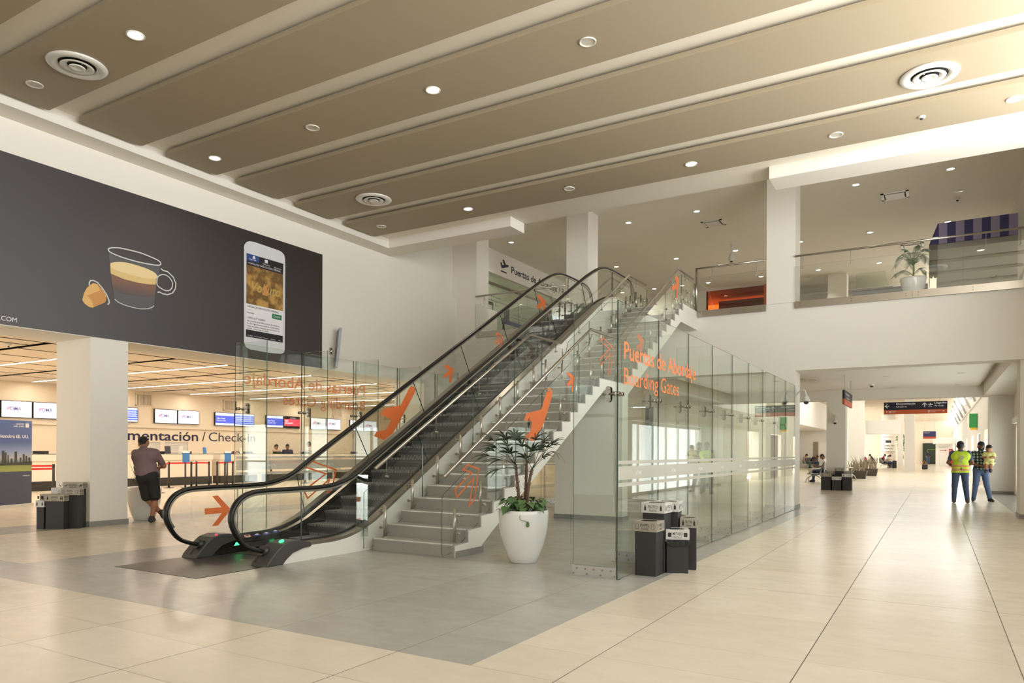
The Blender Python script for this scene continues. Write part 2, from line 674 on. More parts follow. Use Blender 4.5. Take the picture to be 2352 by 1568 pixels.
for f_ in mb.bm.faces:
    if abs(f_.normal.z) < .5: f_.material_index = 0
mb.box(-16.5, -13.85, -6.6, 33.3, 3.655, 3.72, 1)
ob = mb.obj('ceiling', ['shadow_gap', 'wall_warm'])
struct(ob)

# ------------------------------------------------------------ balcony level
def fascia_mat():
    return 'wall_paint'


sbox('wall_fascia', 'wall_paint', (-12.75, 2.5, 18.2, 18.7, 3.32, 4.948))
sbox('floor', mat('floor_cream', 'C4BEB2', .3), (-14.5, 2.5, 18.22, 33, 4.90, 4.95))
sbox('ceiling', 'wall_paint', (-12.75, 1.28, 18.7, 29.2, 3.67, 4.90))
sbox('trim_3', 'wall_paint', (1.40, 2.5, 18.7, 29.2, 3.32, 4.90), (1.28, 1.40, 18.7, 29.2, 3.80, 4.90))
sbox('trim_4', 'wall_paint', (-13.85, 2.5, 29.2, 29.9, 3.32, 4.90))
sbox('ceiling', 'ceiling_white', (-14.5, 2.6, 15.26, 33, 8.09, 8.3))
sbox('wall_upper_left', 'wall_paint', (-12.95, -12.73, 19.0, 29.9, 7.30, 8.09), (-14.6, -14.3, 18.2, 33, 4.95, 8.09), (-12.95, -12.73, 27.2, 29.9, 4.95, 7.3))
sbox('wall_upper_right', 'wall_paint', (1.8, 2.5, 15.3, 29.9, 4.95, 8.09))
sbox('wall_upper_back', 'wall_paint', (-12.73, -8.26, 29.9, 30.2, 4.95, 8.09), (-5.6, -5.4, 29.9, 32.5, 4.95, 8.09), (-5.6, 1.8, 32.5, 32.8, 4.95, 8.09), (-5.4, 1.8, 32.1, 32.5, 6.9, 6.95))  # last box: thin ledge added to carry the uplight
area('cove_lamp', (-1.8, 32.25, 6.97), 6.5, .2, (R(180), 0, 0), 260, (1, .96, .9))  # unseen uplight without fitting, added to brighten the ceiling behind the kiosk
# columns
sbox('column', 'wall_paint', (-13.85, -12.75, 7.08, 7.76, 0, 3.32))
sbox('column', 'wall_paint', (-13.85, -12.75, -3.5, -2.8, 0, 3.32))
sbox('column', 'wall_paint', (-13.2, -12.01, 18.2, 18.88, 4.95, 8.09))
sbox('column', 'wall_paint', (-8.98, -8.32, 18.2, 18.88, 4.95, 8.09))
sbox('column', 'wall_paint', (-3.56, -2.90, 18.2, 18.95, 0, 3.32), (-3.56, -2.90, 18.185, 18.88, 4.95, 8.09))
sbox('column', 'wall_paint', (-3.53, -2.88, 29.2, 29.85, 0, 3.32), (-3.53, -2.88, 29.4, 30.05, 4.95, 8.09))
sbox('column', 'wall_paint', (1.517, 2.3, 18.3, 18.98, 0, 3.32))
sbox('column', 'wall_paint', (1.56, 2.3, 29.08, 29.9, 0, 3.32))
sbox('wall_pier', 'concrete_white', (-6.70, -5.24, 13.09, 13.39, 0, 2.5))
mb = MB()
for a in ((-13.86, -12.735, 7.065, 7.775), (-3.575, -2.885, 18.185, 18.965), (-3.545, -2.865, 29.185, 29.865), (1.502, 2.3, 18.285, 18.995),
          (1.63, 2.31, 29.065, 29.2), (-6.715, -5.225, 13.075, 13.405), (-12.76, -12.735, 16.6, 20.6)):
    mb.box(a[0], a[1], a[2], a[3], 0, .095)
struct(mb.obj('baseboard_1', 'baseboard_grey'))
# corridor side wall with glazed sliding door
sbox('wall_corridor', 'wall_paint', (2.25, 2.5, 18.98, 29.1, 2.31, 3.32), (2.25, 2.5, 18.98, 20.2, 0, 2.31), (2.25, 2.5, 28.4, 29.1, 0, 2.31))
mb = MB()
for i in range(7):
    y = 20.2 + i * 8.2 / 6
    mb.box(2.30, 2.36, y - .03, y + .03, 0, 2.31)
mb.box(2.29, 2.37, 20.2, 28.4, 2.22, 2.31)
mb.box(2.29, 2.37, 20.2, 28.4, 0, .08)
d = struct(mb.obj('door_1', 'white_metal'))
for s_, w_, z_ in (('Salida', .62, 2.86), ('Exit', .4, 2.70)):
    mb = MB(); put_text(mb, s_, (2.245, 26.6, z_), (0, -1, 0), (0, 0, 1), h=.10, w=w_); mb.obj('exit_lettering', 'cover_grey', d, fixn=False)
MB().box(2.325, 2.335, 20.2, 28.4, .08, 2.22).obj('glass_leaf', 'door_glass2', d)
mb = MB()
mb.box(2.12, 2.25, 20.4, 28.2, 2.32, 2.5)
MBo = mb.obj('operator_box', 'white_metal', d)
mb = MB()
mb.tube([(2.11, 24.9, 2.40), (2.06, 24.9, 2.40)], .045, 10)
mb.obj('sensor', 'black_plastic', d)

# ------------------------------------------------------------ far hall
sbox('wall_far_left', 'white_paint', (-8.3, -8.0, 29.9, 68.5, 3.3, 7.0), (-10.6, -8.0, 68.5, 68.8, 0, 7.0), (-10.9, -10.6, 29.9, 68.8, 0, 3.5), (-10.6, -8.3, 29.9, 68.5, 3.3, 3.45),
     (-12.75, -10.6, 29.9, 30.1, 0, 3.3))
sbox('wall_far_block', 'white_paint', (-5.62, -4.55, 58.8, 59.3, 0, 7.0))
sbox('trim_5', 'white_paint', (-4.55, -2.2, 60, 60.8, 2.78, 3.80))
sbox('column', 'wall_paint', (-2.02, -1.36, 61.5, 62.6, 0, 5.4))
sbox('column', 'white_paint', (-3.0, -2.6, 75, 75.8, 0, 5.4))
struct(MB().lathe([(.66, 0), (.66, 5.4)], (-4.25, 85, 0), 28).obj('column', 'wall_paint'))
sbox('wall_far', 'wall_warm', (-12, 2.6, 104, 104.5, 0, 5.6), (-9, -5.2, 92, 92.4, 0, 2.6))
sbox('wall_far_right', 'wall_paint', (1.8, 2.2, 29.9, 34.5, 0, 4.95), (1.8, 2.2, 34.5, 104, 2.35, 4.95), (1.8, 2.2, 37, 40, 0, 2.35), (1.8, 2.2, 43, 47, 0, 2.35),
     (1.8, 2.2, 50, 56, 0, 2.35), (1.8, 2.2, 58, 66, 0, 2.35), (1.8, 2.2, 69, 104, 0, 2.35), (1.74, 1.8, 29.9, 104, 3.92, 4.02))
sbox('wall_shop', 'wall_warm', (3.2, 3.4, 34, 70, 0, 2.6), (2.2, 3.2, 34, 34.2, 0, 2.6))
sbox('ceiling', 'white_paint', (-12, 1.3, 29.9, 58.8, 7.0, 7.2))
mb = MB()
for i in range(40):
    mb.box(-12, 1.3, 58 + i * 1.15, 58.85 + i * 1.15, 5.40, 5.46, 0)
mb.box(-12, 1.3, 58, 104, 5.5, 5.6, 1)
struct(mb.obj('ceiling', ['wall_warm', 'panel_brown']))
# ------------------------------------------------------------ floating brown ceiling panels
def rounded_rect(x0, x1, y0, y1, r, n=4):
    p = []
    for cx, cyy, a0 in ((x1 - r, y1 - r, 0), (x0 + r, y1 - r, 90), (x0 + r, y0 + r, 180), (x1 - r, y0 + r, 270)):
        for k in range(n + 1):
            a = R(a0 + 90 * k / n)
            p.append((cx + r * math.cos(a), cyy + r * math.sin(a)))
    return p


ordw = ['first', 'second', 'third', 'fourth', 'fifth', 'sixth', 'seventh', 'eighth', 'ninth', 'tenth', 'eleventh', 'twelfth']
for k in range(-6, 6):
    far = 6.15 + 1.56 * k
    n_from = 5 - k
    if far < .5:
        lab = None
    where = 'nearest the balcony' if n_from == 0 else '%s from the balcony end' % ordw[n_from]
    mb = MB()
    mb.prism(rounded_rect(-12.30, 2.2, far - 1.11, far, .05), (0, 0, 6.80), (1, 0, 0), (0, 1, 0), .075)
    p = mb.obj('ceiling_panel', 'panel_brown')
    tag(p, 'long brown floating ceiling panel, %s' % where if n_from == 0 else 'long brown floating ceiling panel, the %s' % where, 'ceiling panel', 'brown ceiling panels')
    mb = MB()
    for x in (-11.5, -7, -2.5, 1.5):
        mb.box(x - .05, x + .05, far - .75, far - .35, 6.875, 6.92)
    mb.obj('hanger', 'shadow_gap', p)


def downlight(z, x, y, on, label, group, r=.105):
    t = thing('recessed_downlight', label, 'ceiling light', (x, y, z), group)
    mb = MB()
    mb.lathe([(r, 0), (r, -.012), (r * .92, -.016), (r * .80, -.006), (r * .74, .0)], (x, y, z), 22, capb=False, capt=False)
    mb.obj('rim', 'white_metal', t)
    mb = MB()
    mb.lathe([(r * .76, -.004), (r * .4, -.001)], (x, y, z), 22, capb=False)
    mb.obj('lens', 'lamp_on' if on else 'lamp_off', t)
    if on:
        l = bpy.data.lights.new('lamp', 'SPOT')
        l.energy = 60 if z < 8 else 75
        l.spot_size = R(120)
        l.spot_blend = .8
        l.color = (1, .87, .72) if z < 8 else (1, .94, .84)
        l.shadow_soft_size = .07
        lo = bpy.data.objects.new('lamp', l)
        COL.objects.link(lo)
        lo.location = (x, y, z - .03)
        attach(lo, t)
        lo.location = (x, y, z - .03)
    return t


rows = {5.6: 'the third ceiling panel from the front left', 8.71: 'the middle ceiling panel row', 13.39: 'the ceiling panel nearest the balcony'}
xsn = [-11.6, -9.07, -6.55, -4.0, -1.49, 1.02]
lit = {(5.6, 1), (8.71, 0), (8.71, 2), (13.39, 1), (13.39, 3), (13.39, 5)}
for y, nm in ((5.6, 'the upper left panel'), (8.71, 'the middle hall panel'), (13.39, 'the panel nearest the balcony')):
    for i, x in enumerate(xsn):
        if y == 5.6 and i > 1: continue
        if y == 8.71 and i > 3: continue
        on = (y, i) in lit
        downlight(6.80, x, y, on, '%s round downlight in %s, %s from the left wall' % ('glowing' if on else 'unlit', nm, ordw[i]), 'downlights in the brown panels', .115)


def diffuser(x, y, label):
    t = thing('air_diffuser', label, 'air vent', (x, y, 6.8), 'round air diffusers')
    mb = MB(); mb.lathe([(.375, 0), (.385, -.012), (.37, -.03), (.30, -.045), (.245, -.02), (.235, .0)], (x, y, 6.8), 36, capb=False, capt=False)
    mb.obj('outer_ring', 'white_metal', t)
    mb = MB(); mb.lathe([(.235, -.004), (.06, -.003)], (x, y, 6.8), 28, capb=False); mb.obj('duct_opening', 'shadow_gap', t)
    mb = MB(); mb.lathe([(.215, -.035), (.20, -.05), (.15, -.03), (.125, -.012)], (x, y, 6.8), 30, capb=False, capt=False); mb.obj('cone', 'white_metal', t)
    mb = MB(); mb.lathe([(.105, -.04), (.10, -.055), (.07, -.05), (.05, -.038), (.0005, -.038)], (x, y, 6.8), 24, capb=False); mb.obj('centre_dish', 'white_metal', t)
    for a in range(3):
        mb = MB()
        mb.tube([(x + .12 * math.cos(a * 2.1), y + .12 * math.sin(a * 2.1), 6.775), (x + .2 * math.cos(a * 2.1), y + .2 * math.sin(a * 2.1), 6.77)], .006, 5)
        mb.obj('bracket', 'white_metal', t)


diffuser(-10.49, 5.62, 'round white air diffuser at upper left beside an unlit downlight')
diffuser(-10.49, 11.85, 'round white air diffuser in the second panel from the balcony, near the left wall')
diffuser(-.10, 11.94, 'round white air diffuser at the upper right corner')
t = thing('smoke_detector', 'small white smoke detector on the brown panel below the right air diffuser', 'smoke detector', (-.215, 13.36, 6.8))
MB().lathe([(.055, 0), (.055, -.02), (.03, -.03)], (-.215, 13.36, 6.8), 16, capb=False).obj('base', 'white_metal', t)
MB().lathe([(.028, -.03), (.022, -.05), (.004, -.055)], (-.215, 13.36, 6.8), 12, capb=False).obj('sensor', 'bin_black', t)

# balcony ceiling lights
nr = {19.9: 'front', 24.42: 'middle', 28.5: 'rear'}
for y in (19.9, 24.42, 28.5):
    for i, x in enumerate([-11.8, -10.03, -7.8, -5.78, -3.75, -1.75, .28]):
        if y == 19.9 and i in (1, 4): continue
        if i == 0 and y > 20: continue
        downlight(8.09, x, y, True, 'glowing round downlight in the %s row of the balcony ceiling, %s from the left' % (nr[y], ordw[i]), 'downlights in the balcony ceiling', .10)
for o_ in bpy.data.lights:
    if o_.name.startswith('lamp'): pass


def sqvent(x0, x1, y0, y1, z, label):
    cx, cyy = (x0 + x1) / 2, (y0 + y1) / 2
    t = thing('ceiling_vent', label, 'air vent', (cx, cyy, z), 'square vents in the balcony ceiling')
    mb = MB()
    for a in ((x0, x1, y0, y0 + .07), (x0, x1, y1 - .07, y1), (x0, x0 + .07, y0, y1), (x1 - .07, x1, y0, y1)):
        mb.box(a[0], a[1], a[2], a[3], z - .012, z)
    mb.obj('frame', 'white_gloss', t)
    MB().box(x0 + .04, x1 - .04, y0 + .04, y1 - .04, z - .003, z).obj('duct_opening', 'shadow_gap', t)
    MB().box(x0 + .10, x1 - .10, y0 + .10, y1 - .10, z - .03, z - .012).obj('centre_plate', 'white_gloss', t)


sqvent(-1.26, -.62, 20.95, 21.55, 8.09, 'square white ceiling vent above the right of the balcony, largest of three')
sqvent(-5.95, -5.35, 20.9, 21.5, 8.09, 'square ceiling vent between the two middle balcony columns, above the stairs')
sqvent(-4.9, -4.2, 26.2, 26.9, 8.09, 'square ceiling vent seen just above the balcony handrail left of the right column')
sqvent(-1.0, -.35, 26.4, 27.0, 8.09, 'square ceiling vent seen behind the potted palm on the balcony')
t = thing('dome_camera', 'white ball camera hanging on a rod from the balcony ceiling', 'security camera', (-5.70, 23.55, 8.09))
MB().lathe([(.06, 0), (.06, -.02), (.02, -.03)], (-5.70, 23.55, 8.09), 14, capb=False).obj('mount', 'white_metal', t)
MB().tube([(-5.70, 23.55, 8.09), (-5.70, 23.55, 7.75)], .018, 8).obj('rod', 'white_metal', t)
MB().lathe([(.03, 7.78), (.07, 7.74), (.09, 7.68), (.10, 7.62), (.085, 7.55), (.04, 7.51)], (-5.70, 23.55, 0), 16).obj('housing', 'white_metal', t)
MB().lathe([(.055, 7.515), (.03, 7.49), (.005, 7.483)], (-5.70, 23.55, 0), 12).obj('lens_dome', 'bin_black', t)
t = thing('smoke_detector', 'white round smoke detector on the balcony ceiling near the striped awning', 'smoke detector', (.47, 22.29, 8.09))
MB().lathe([(.07, 0), (.07, -.03), (.03, -.05)], (.47, 22.29, 8.09), 14, capb=False).obj('base', 'white_metal', t)
MB().lathe([(.03, -.05), (.02, -.08), (.002, -.085)], (.47, 22.29, 8.09), 10, capb=False).obj('sensor', 'bin_black', t)
tag(MB().lathe([(.13, 0), (.12, -.015), (.01, -.02)], (.48, 21.66, 8.09), 20, capb=False).obj('ceiling_speaker', 'white_metal'),
    'flat white round speaker on the balcony ceiling beyond the big square vent', 'speaker')

# corridor ceiling
for i, (x, y, lb) in enumerate([(.64, 24.35, 'nearest the right recess'), (-1.29, 24.42, 'in the middle of the corridor'), (-3.35, 24.43, 'beside the glass partition end, right one'),
                                (-3.62, 24.0, 'beside the glass partition end, left one'), (.66, 28.4, 'far row, at right'), (-1.29, 28.45, 'far row, in the middle'), (-3.31, 28.5, 'far row, at left')]):
    downlight(3.67, x, y, False, 'unlit flush downlight under the balcony slab, %s' % lb, 'unlit corridor downlights', .12)
t = thing('dome_camera', 'small dark dome camera on the corridor ceiling before the big hanging sign', 'security camera', (-1.87, 27.1, 3.67))
MB().lathe([(.09, 0), (.085, -.03), (.06, -.045)], (-1.87, 27.1, 3.67), 16, capb=False).obj('base', 'white_metal', t)
MB().lathe([(.058, -.045), (.045, -.08), (.005, -.095)], (-1.87, 27.1, 3.67), 14, capb=False).obj('lens_dome', 'bin_black', t)

# linear lights of the check-in hall
for i, y in enumerate([3.8, 6.8, 9.82, 12.78, 15.8, 18.8, 21.8, 24.8, 27.8]):
    x0, x1 = (-26.5, -16.5)
    t = thing('linear_ceiling_light', 'long thin glowing ceiling light of the check-in hall, %s from the front' % ordw[i], 'ceiling light', ((x0 + x1) / 2, y, 3.655), 'linear lights over check-in')
    MB().box(x0, x1, y - .03, y + .03, 3.640, 3.655).obj('diffuser', 'tube_on', t)
    mb = MB(); mb.box(x0, x1, y - .045, y - .03, 3.645, 3.655); mb.box(x0, x1, y + .03, y + .045, 3.645, 3.655); mb.obj('profile', 'white_metal', t)
    l = area('tube_light', ((x0 + x1) / 2, y, 3.63), 10, .06, (0, 0, 0), 130, (1, .87, .72))
    attach(l, t)
t = thing('smoke_detector', 'small smoke detector on the check-in hall ceiling left of the big column', 'smoke detector', (-17.4, 7.9, 3.655))
MB().lathe([(.07, 0), (.06, -.03), (.02, -.06)], (-17.4, 7.9, 3.655), 14, capb=False).obj('base', 'white_metal', t)
MB().lathe([(.02, -.06), (.015, -.08), (.002, -.085)], (-17.4, 7.9, 3.655), 10, capb=False).obj('sensor', 'bin_black', t)
# ------------------------------------------------------------ escalator
def crv(pts, n=6):
    out = []
    N = len(pts)
    for i in range(N - 1):
        p0 = pts[max(0, i - 1)]; p1 = pts[i]; p2 = pts[i + 1]; p3 = pts[min(N - 1, i + 2)]
        for j in range(n):
            t = j / n
            out.append(tuple(.5 * (2 * b + (c - a) * t + (2 * a - 5 * b + 4 * c - d) * t * t + (3 * b - a - 3 * c + d) * t ** 3) for a, b, c, d in zip(p0, p1, p2, p3)))
    out.append(pts[-1])
    return out


S30 = .5735
rail_path = crv([(5.92, .135), (5.60, .235), (5.45, .385), (5.375, .55), (5.40, .69), (5.50, .805), (5.66, .868), (5.9, .882), (6.3, .884), (6.75, .889), (7.05, .925), (7.35, 1.02),
                 (7.70, 1.225), (8.362, 1.605), (11.4, 3.347), (14.465, 5.10), (15.05, 5.42), (15.55, 5.65), (15.95, 5.765), (16.40, 5.80), (17.0, 5.80), (17.45, 5.785), (17.70, 5.69),
                 (17.84, 5.52), (17.86, 5.34), (17.76, 5.20), (17.55, 5.12)], 5)
deck_path = crv([(6.02, .215), (6.5, .216), (6.9, .222), (7.2, .265), (7.5, .36), (7.816, .515), (9.04, 1.205), (12, 2.902), (14.6, 4.392), (15.2, 4.72), (15.7, 4.95), (16.15, 5.09), (16.6, 5.14), (17.6, 5.15)], 5)


def interp(path, y):
    for (a, b), (c, d) in zip(path, path[1:]):
        if a <= y <= c and c > a:
            return b + (d - b) * (y - a) / (c - a)
    return path[-1][1] if y > path[-1][0] else path[0][1]


top_path = [p for p in rail_path[6 * 5:-6 * 5]]   # monotone stretch of the handrail


def nose(y):
    if y <= 6.7: return 0.0
    if y < 7.6: return .27 * ((y - 6.7) / .9) ** 2
    if y < 15.2: return .27 + .5735 * (y - 7.6) + 0.0
    z = .27 + .5735 * 7.6
    if y < 16.0:
        t = (y - 15.2) / .8
        return z + (4.95 - z) * (1 - (1 - t) ** 2)
    return 4.95


esc = thing('escalator', 'escalator with black handrails, steel decks and grey grooved steps between check-in hall and stairs', 'escalator', (-7.45, 6.0, 0))
# truss with cladding
lowp = [(8.3, 0), (15.9, 4.0), (18.18, 4.0)]
deckpts = [(y, z - .035) for y, z in deck_path]
poly = [(5.86, 0.0)] + [(6.02, .14)] + deckpts[1:] + [(18.18, 5.11), (18.18, 4.0), (15.9, 4.0), (8.6, 0.0)]
mb = MB(); mb.yz([(5.90, .0), (5.99, .10), (6.08, .165)] + [q for q in deckpts if q[0] > 6.1] + [(17.6, 4.0), (15.9, 4.0), (8.6, 0.0)], -6.725, -6.705)
mb.obj('side_cladding', 'concrete_white', esc)
mb = MB(); mb.yz([(5.90, .0), (5.99, .10), (6.08, .165)] + [q for q in deckpts if q[0] > 6.1] + [(17.6, 4.0), (15.9, 4.0), (8.6, 0.0)], -8.225, -8.205)
mb.obj('side_cladding', 'concrete_white', esc)
mb = MB(); mb.hexa([(-8.2, 8.62, .0), (-6.72, 8.62, .0), (-6.72, 15.9, 4.0), (-8.2, 15.9, 4.0)], [(-8.2, 8.6, .02), (-6.72, 8.6, .02), (-6.72, 15.88, 4.02), (-8.2, 15.88, 4.02)])
mb.box(-8.2, -6.72, 15.9, 17.6, 4.0, 4.02)
mb.obj('truss_bottom', 'concrete_white', esc)
# inner black skirts
for x0, x1 in ((-7.972, -7.962), (-6.938, -6.928)):
    mb = MB()
    mb.yz([(5.98, .003)] + [(y, z - .03) for y, z in deck_path] + [(17.6, 4.80)] + [(y, max(.003, nose(y) - .18)) for y in [16.5, 16, 15.6, 15.2, 12, 9, 8, 7.6, 7.2, 6.9]], x0, x1)
    mb.obj('skirt_panel', 'black_panel', esc)
# decks: sloped inner part + flat outer part
for side in (0, 1):
    mb = MB()
    if side == 0:
        sec = [(-8.225, -.03), (-8.225, .005), (-8.085, .012), (-7.995, -.055), (-7.962, -.075), (-7.962, -.10), (-8.05, -.09)]
    else:
        sec = [(-6.705, -.03), (-6.705, .005), (-6.815, .012), (-6.905, -.055), (-6.938, -.075), (-6.938, -.10), (-6.85, -.09)]
    mb.sweep([p for p in deck_path if p[0] >= 6.2], sec)
    mb.obj('deck', 'steel', esc)
    xr = -8.05 if side == 0 else -6.85
    # black gasket along the glass
    mb = MB(); mb.sweep(deck_path[2:], [(xr - .018, .0), (xr - .018, .03), (xr + .018, .03), (xr + .018, .0)]); mb.obj('glass_gasket', 'black_plastic', esc)
    # handrail
    mb = MB()
    sec = [(xr + .042 * math.cos(a) * (1.0 if math.sin(a) > -.2 else .85), .026 * math.sin(a)) for a in [2 * math.pi * k / 12 for k in range(12)]]
    # normal of the path flips at the newel ends, the oval keeps its shape
    mb.sweep(rail_path, sec)
    h = mb.obj('handrail', 'rubber_black', esc)
    mb = MB()
    mb.sweep(rail_path[10:-8], [(xr - .022, -.048), (xr - .022, -.024), (xr + .022, -.024), (xr + .022, -.048)])
    mb.obj('handrail_track', 'steel', esc)
    # glass panels with leaning joints
    cuts = [(6.42, 6.42), (7.62, 7.44), (9.02, 8.67), (10.50, 10.15), (11.98, 11.63), (13.46, 13.11), (14.94, 14.62), (16.42, 16.40)]
    for i in range(len(cuts) + 1):
        if i == 0:
            pts = [(6.02, .225), (6.415, .225), (6.415, .865)] + [(y, z) for y, z in rail_path[:40][::-1] if True and (y < 6.4)]
            # shrink slightly inside the handrail
            cc = (6.1, .55)
            poly = [(6.02, .225), (6.415, .225), (6.415, .862)]
            for y, z in rail_path[:8 * 5][::-1]:
                if y < 6.38 and z > .2:
                    dy, dz = cc[0] - y, cc[1] - z
                    l = math.hypot(dy, dz)
                    poly.append((y + dy / l * .028, z + dz / l * .028))
            poly.append((5.72, .235))
        elif i == len(cuts):
            poly = [(16.425, 5.15), (17.55, 5.16)]
            cc = (17.1, 5.45)
            for y, z in rail_path[::-1]:
                if y > 16.45 and z > 5.16:
                    dy, dz = cc[0] - y, cc[1] - z
                    l = math.hypot(dy, dz)
                    poly.append((y + dy / l * .028, z + dz / l * .028))
            poly.append((16.425, 5.77))
        else:
            (b0, t0), (b1, t1) = cuts[i - 1], cuts[i]
            b0 += .004; t0 += .004; b1 -= .004; t1 -= .004
            n = 12
            poly = [(b0 + (b1 - b0) * k / n, interp(deck_path, b0 + (b1 - b0) * k / n) + .006) for k in range(n + 1)]
            poly += [(t1 + (t0 - t1) * k / n, interp(top_path, t1 + (t0 - t1) * k / n) - .022) for k in range(n + 1)]
        mb = MB(); mb.yz(poly, xr - .005, xr + .005, 0, 1)
        mb.obj('glass_panel', ['glass_clear', 'glass_edge_dark'], esc)
    # entry cover where the handrail dives in
    x0, x1 = (-8.245, -7.955) if side == 0 else (-6.945, -6.665)
    mb = MB()
    prof = [(5.72, 0), (5.75, .05), (5.87, .17), (5.98, .245), (6.10, .272), (6.22, .268), (6.42, .222), (6.42, .17), (6.30, .165), (6.12, .12), (6.02, .05), (5.97, 0)]
    mb.yz(prof, x0, x1)
    cov = mb.obj('entry_cover', 'cover_grey', esc)
    mod = cov.modifiers.new('bevel', 'BEVEL'); mod.width = .012; mod.segments = 2
    mb = MB(); mb.tube([(xr, 5.80, .175), (xr, 5.92, .135)], .062, 14); mb.obj('handrail_collar', 'black_plastic', cov)
    mb = MB(); mb.box((x0 + x1) / 2 + .06, (x0 + x1) / 2 + .066, 5.755, 5.93, .055, .215)
    mb = MB(); mb.tube([(xr - .04, 5.738, .04), (xr - .04, 5.80, .112)], .004, 4); mb.obj('seam', 'black_plastic', cov)
    mb = MB(); mb.tube([(xr + .085, 6.03, .262), (xr + .085, 6.025, .274)], .03 if side else .014, 14)
    mb.obj('indicator_lamp', mat('green_lamp', (.05, .9, .25), .4, emit=2.5, var=0) if side else mat('red_lamp', (.9, .03, .05), .4, emit=2.5, var=0), cov)
# skirt indicator at the inner side
mb = MB(); mb.hexa([(-7.961, 6.30, .10), (-7.961, 6.42, .10), (-7.961, 6.42, .101), (-7.961, 6.30, .101)], [(-7.955, 6.33, .14), (-7.955, 6.42, .145), (-7.961, 6.42, .146), (-7.961, 6.33, .141)])
mb.obj('indicator_lamp', 'green_lamp', esc)
# pictograms on the left deck
mb = MB()
for i in range(4):
    yy = 6.56 + i * .16
    mb.prism([(.05 * math.cos(a), .062 * math.sin(a)) for a in [2 * math.pi * k / 18 for k in range(18)]], (-8.028, yy, interp(deck_path, yy) - .018), (.79, 0, -.61), (0, 1, 0), .002, 1 if i else 2)
    if i == 0:
        mb.prism([(.038 * math.cos(a), .048 * math.sin(a)) for a in [2 * math.pi * k / 18 for k in range(18)]], (-8.026, yy, interp(deck_path, yy) - .0155), (.79, 0, -.61), (0, 1, 0), .002, 0)
    mb.prism([(-.006, -.03), (.008, -.03), (.016, .01), (.0, .035), (-.016, .01)], (-8.024, yy, interp(deck_path, yy) - .013), (.79, 0, -.61), (0, 1, 0), .002, 2 if i == 0 else 0)
mb.obj('pictogram_labels', ['white_ink', mat('sign_blue', '2B3A8C', .5), mat('label_red', 'B03038', .5)], esc)
# floor plate with fine ribs and comb
mb = MB()
mb.box(-8.20, -6.71, 4.84, 6.35, -.01, .004)
fp = mb.obj('floor_plate', mat('plate_dark', '524E49', .38, .5, var=.15, scale=4), esc)
mb = MB()
for i in range(60):
    x = -7.94 + i * (1.0 / 59) * .98
    mb.box(x, x + .006, 6.35, 6.55, .0, .012)
mb.box(-7.95, -6.95, 6.30, 6.40, 0, .010)
mb.obj('comb', 'steel_dark', fp)
mb = MB(); mb.lathe([(.05, .004), (.045, .007)], (-7.35, 5.95, 0), 20, capb=False); mb.obj('access_cover', 'steel_dark', fp)
MB().box(-8.20, -6.71, 16.6, 18.2, 4.90, 4.956).obj('floor_plate', 'plate_dark', esc)
# steps
ys = [7.575 + .3435 * k - 3 * .3435 for k in range(0, 29)]
for i, y in enumerate(ys):
    if y < 6.5 or y > 16.2: continue
    z1 = nose(y + .05)
    z0 = nose(y - .30)
    z1 = max(z1, .006)
    if y > 7.9 and y < 15: z1 = .258 + (y - 7.575) * .5735
    yn = y + .36
    mb = MB()
    # riser: bowed, ribbed
    nrib = 32
    n = 6
    drop = max(.02, z1 - (z0 if y < 7.9 else z1 - .2) + .02)
    for k in range(n):
        a0, a1 = k / n, (k + 1) / n
        y0 = y + .03 * (a0 ** 2) * 2.2; y1 = y + .03 * (a1 ** 2) * 2.2
        mb.face([(-7.95, y0, z1 - drop * a0), (-6.95, y0, z1 - drop * a0), (-6.95, y1, z1 - drop * a1), (-7.95, y1, z1 - drop * a1)], 2)
    mb.box(-7.95, -6.95, y, yn + .05, z1 - .02, z1 - .006, 2)
    for k in range(nrib):
        x = -7.945 + k * .99 / (nrib - 1)
        mb.box(x - .008, x + .008, y, yn + .03, z1 - .007, z1, 0)
        if drop > .06:
            mb.hexa([(x - .008, y + .045, z1 - drop + .01), (x + .008, y + .045, z1 - drop + .01), (x + .008, y + .08, z1 - drop + .01), (x - .008, y + .08, z1 - drop + .01)],
                    [(x - .008, y - .006, z1 - .002), (x + .008, y - .006, z1 - .002), (x + .008, y + .02, z1 - .002), (x - .008, y + .02, z1 - .002)], 1)
    mb.obj('step', ['step_metal', mat('riser_metal', 'A3A09A', .45, .15, var=.05), mat('riser_groove', '45433F', .6)], esc, fixn=False)

# orange films on the left balustrade glass
esc_solid = [[(5.914,0.611),(6.166,0.612),(6.023,0.764),(6.112,0.766),(6.308,0.576),(6.114,0.376),(6.025,0.377),(6.17,0.534),(5.918,0.533)],[(10.088,2.51),(10.163,2.509),(10.211,2.469),(10.206,2.415),(10.146,2.327),(9.655,1.718),(9.584,1.653),(9.377,1.539),(9.117,1.601),(9.186,1.677),(9.419,1.715),(9.574,1.893),(9.29,1.968),(9.369,2.069),(9.807,2.155),(10.041,2.468)],[(11.077,2.971),(11.159,3.007),(11.39,2.946),(11.326,2.682),(11.252,2.676),(11.277,2.838),(11.089,2.74),(11.064,2.793),(11.251,2.9)],[(14.759,4.987),(14.857,5.05),(15.204,4.946),(15.099,4.721),(15.01,4.706),(15.053,4.832),(14.789,4.681),(14.734,4.754),(14.958,4.886)]]
esc_line = [[(7.751,1.195),(8.249,1.057),(8.146,0.724),(8.052,0.708),(8.103,0.914),(7.661,0.647),(7.589,0.766),(8.032,1.002),(7.608,1.114)],[(12.947,3.84),(13.027,3.876),(13.21,3.823),(13.189,3.612),(13.12,3.603),(13.133,3.741),(12.971,3.648),(12.939,3.691),(13.105,3.785)]]
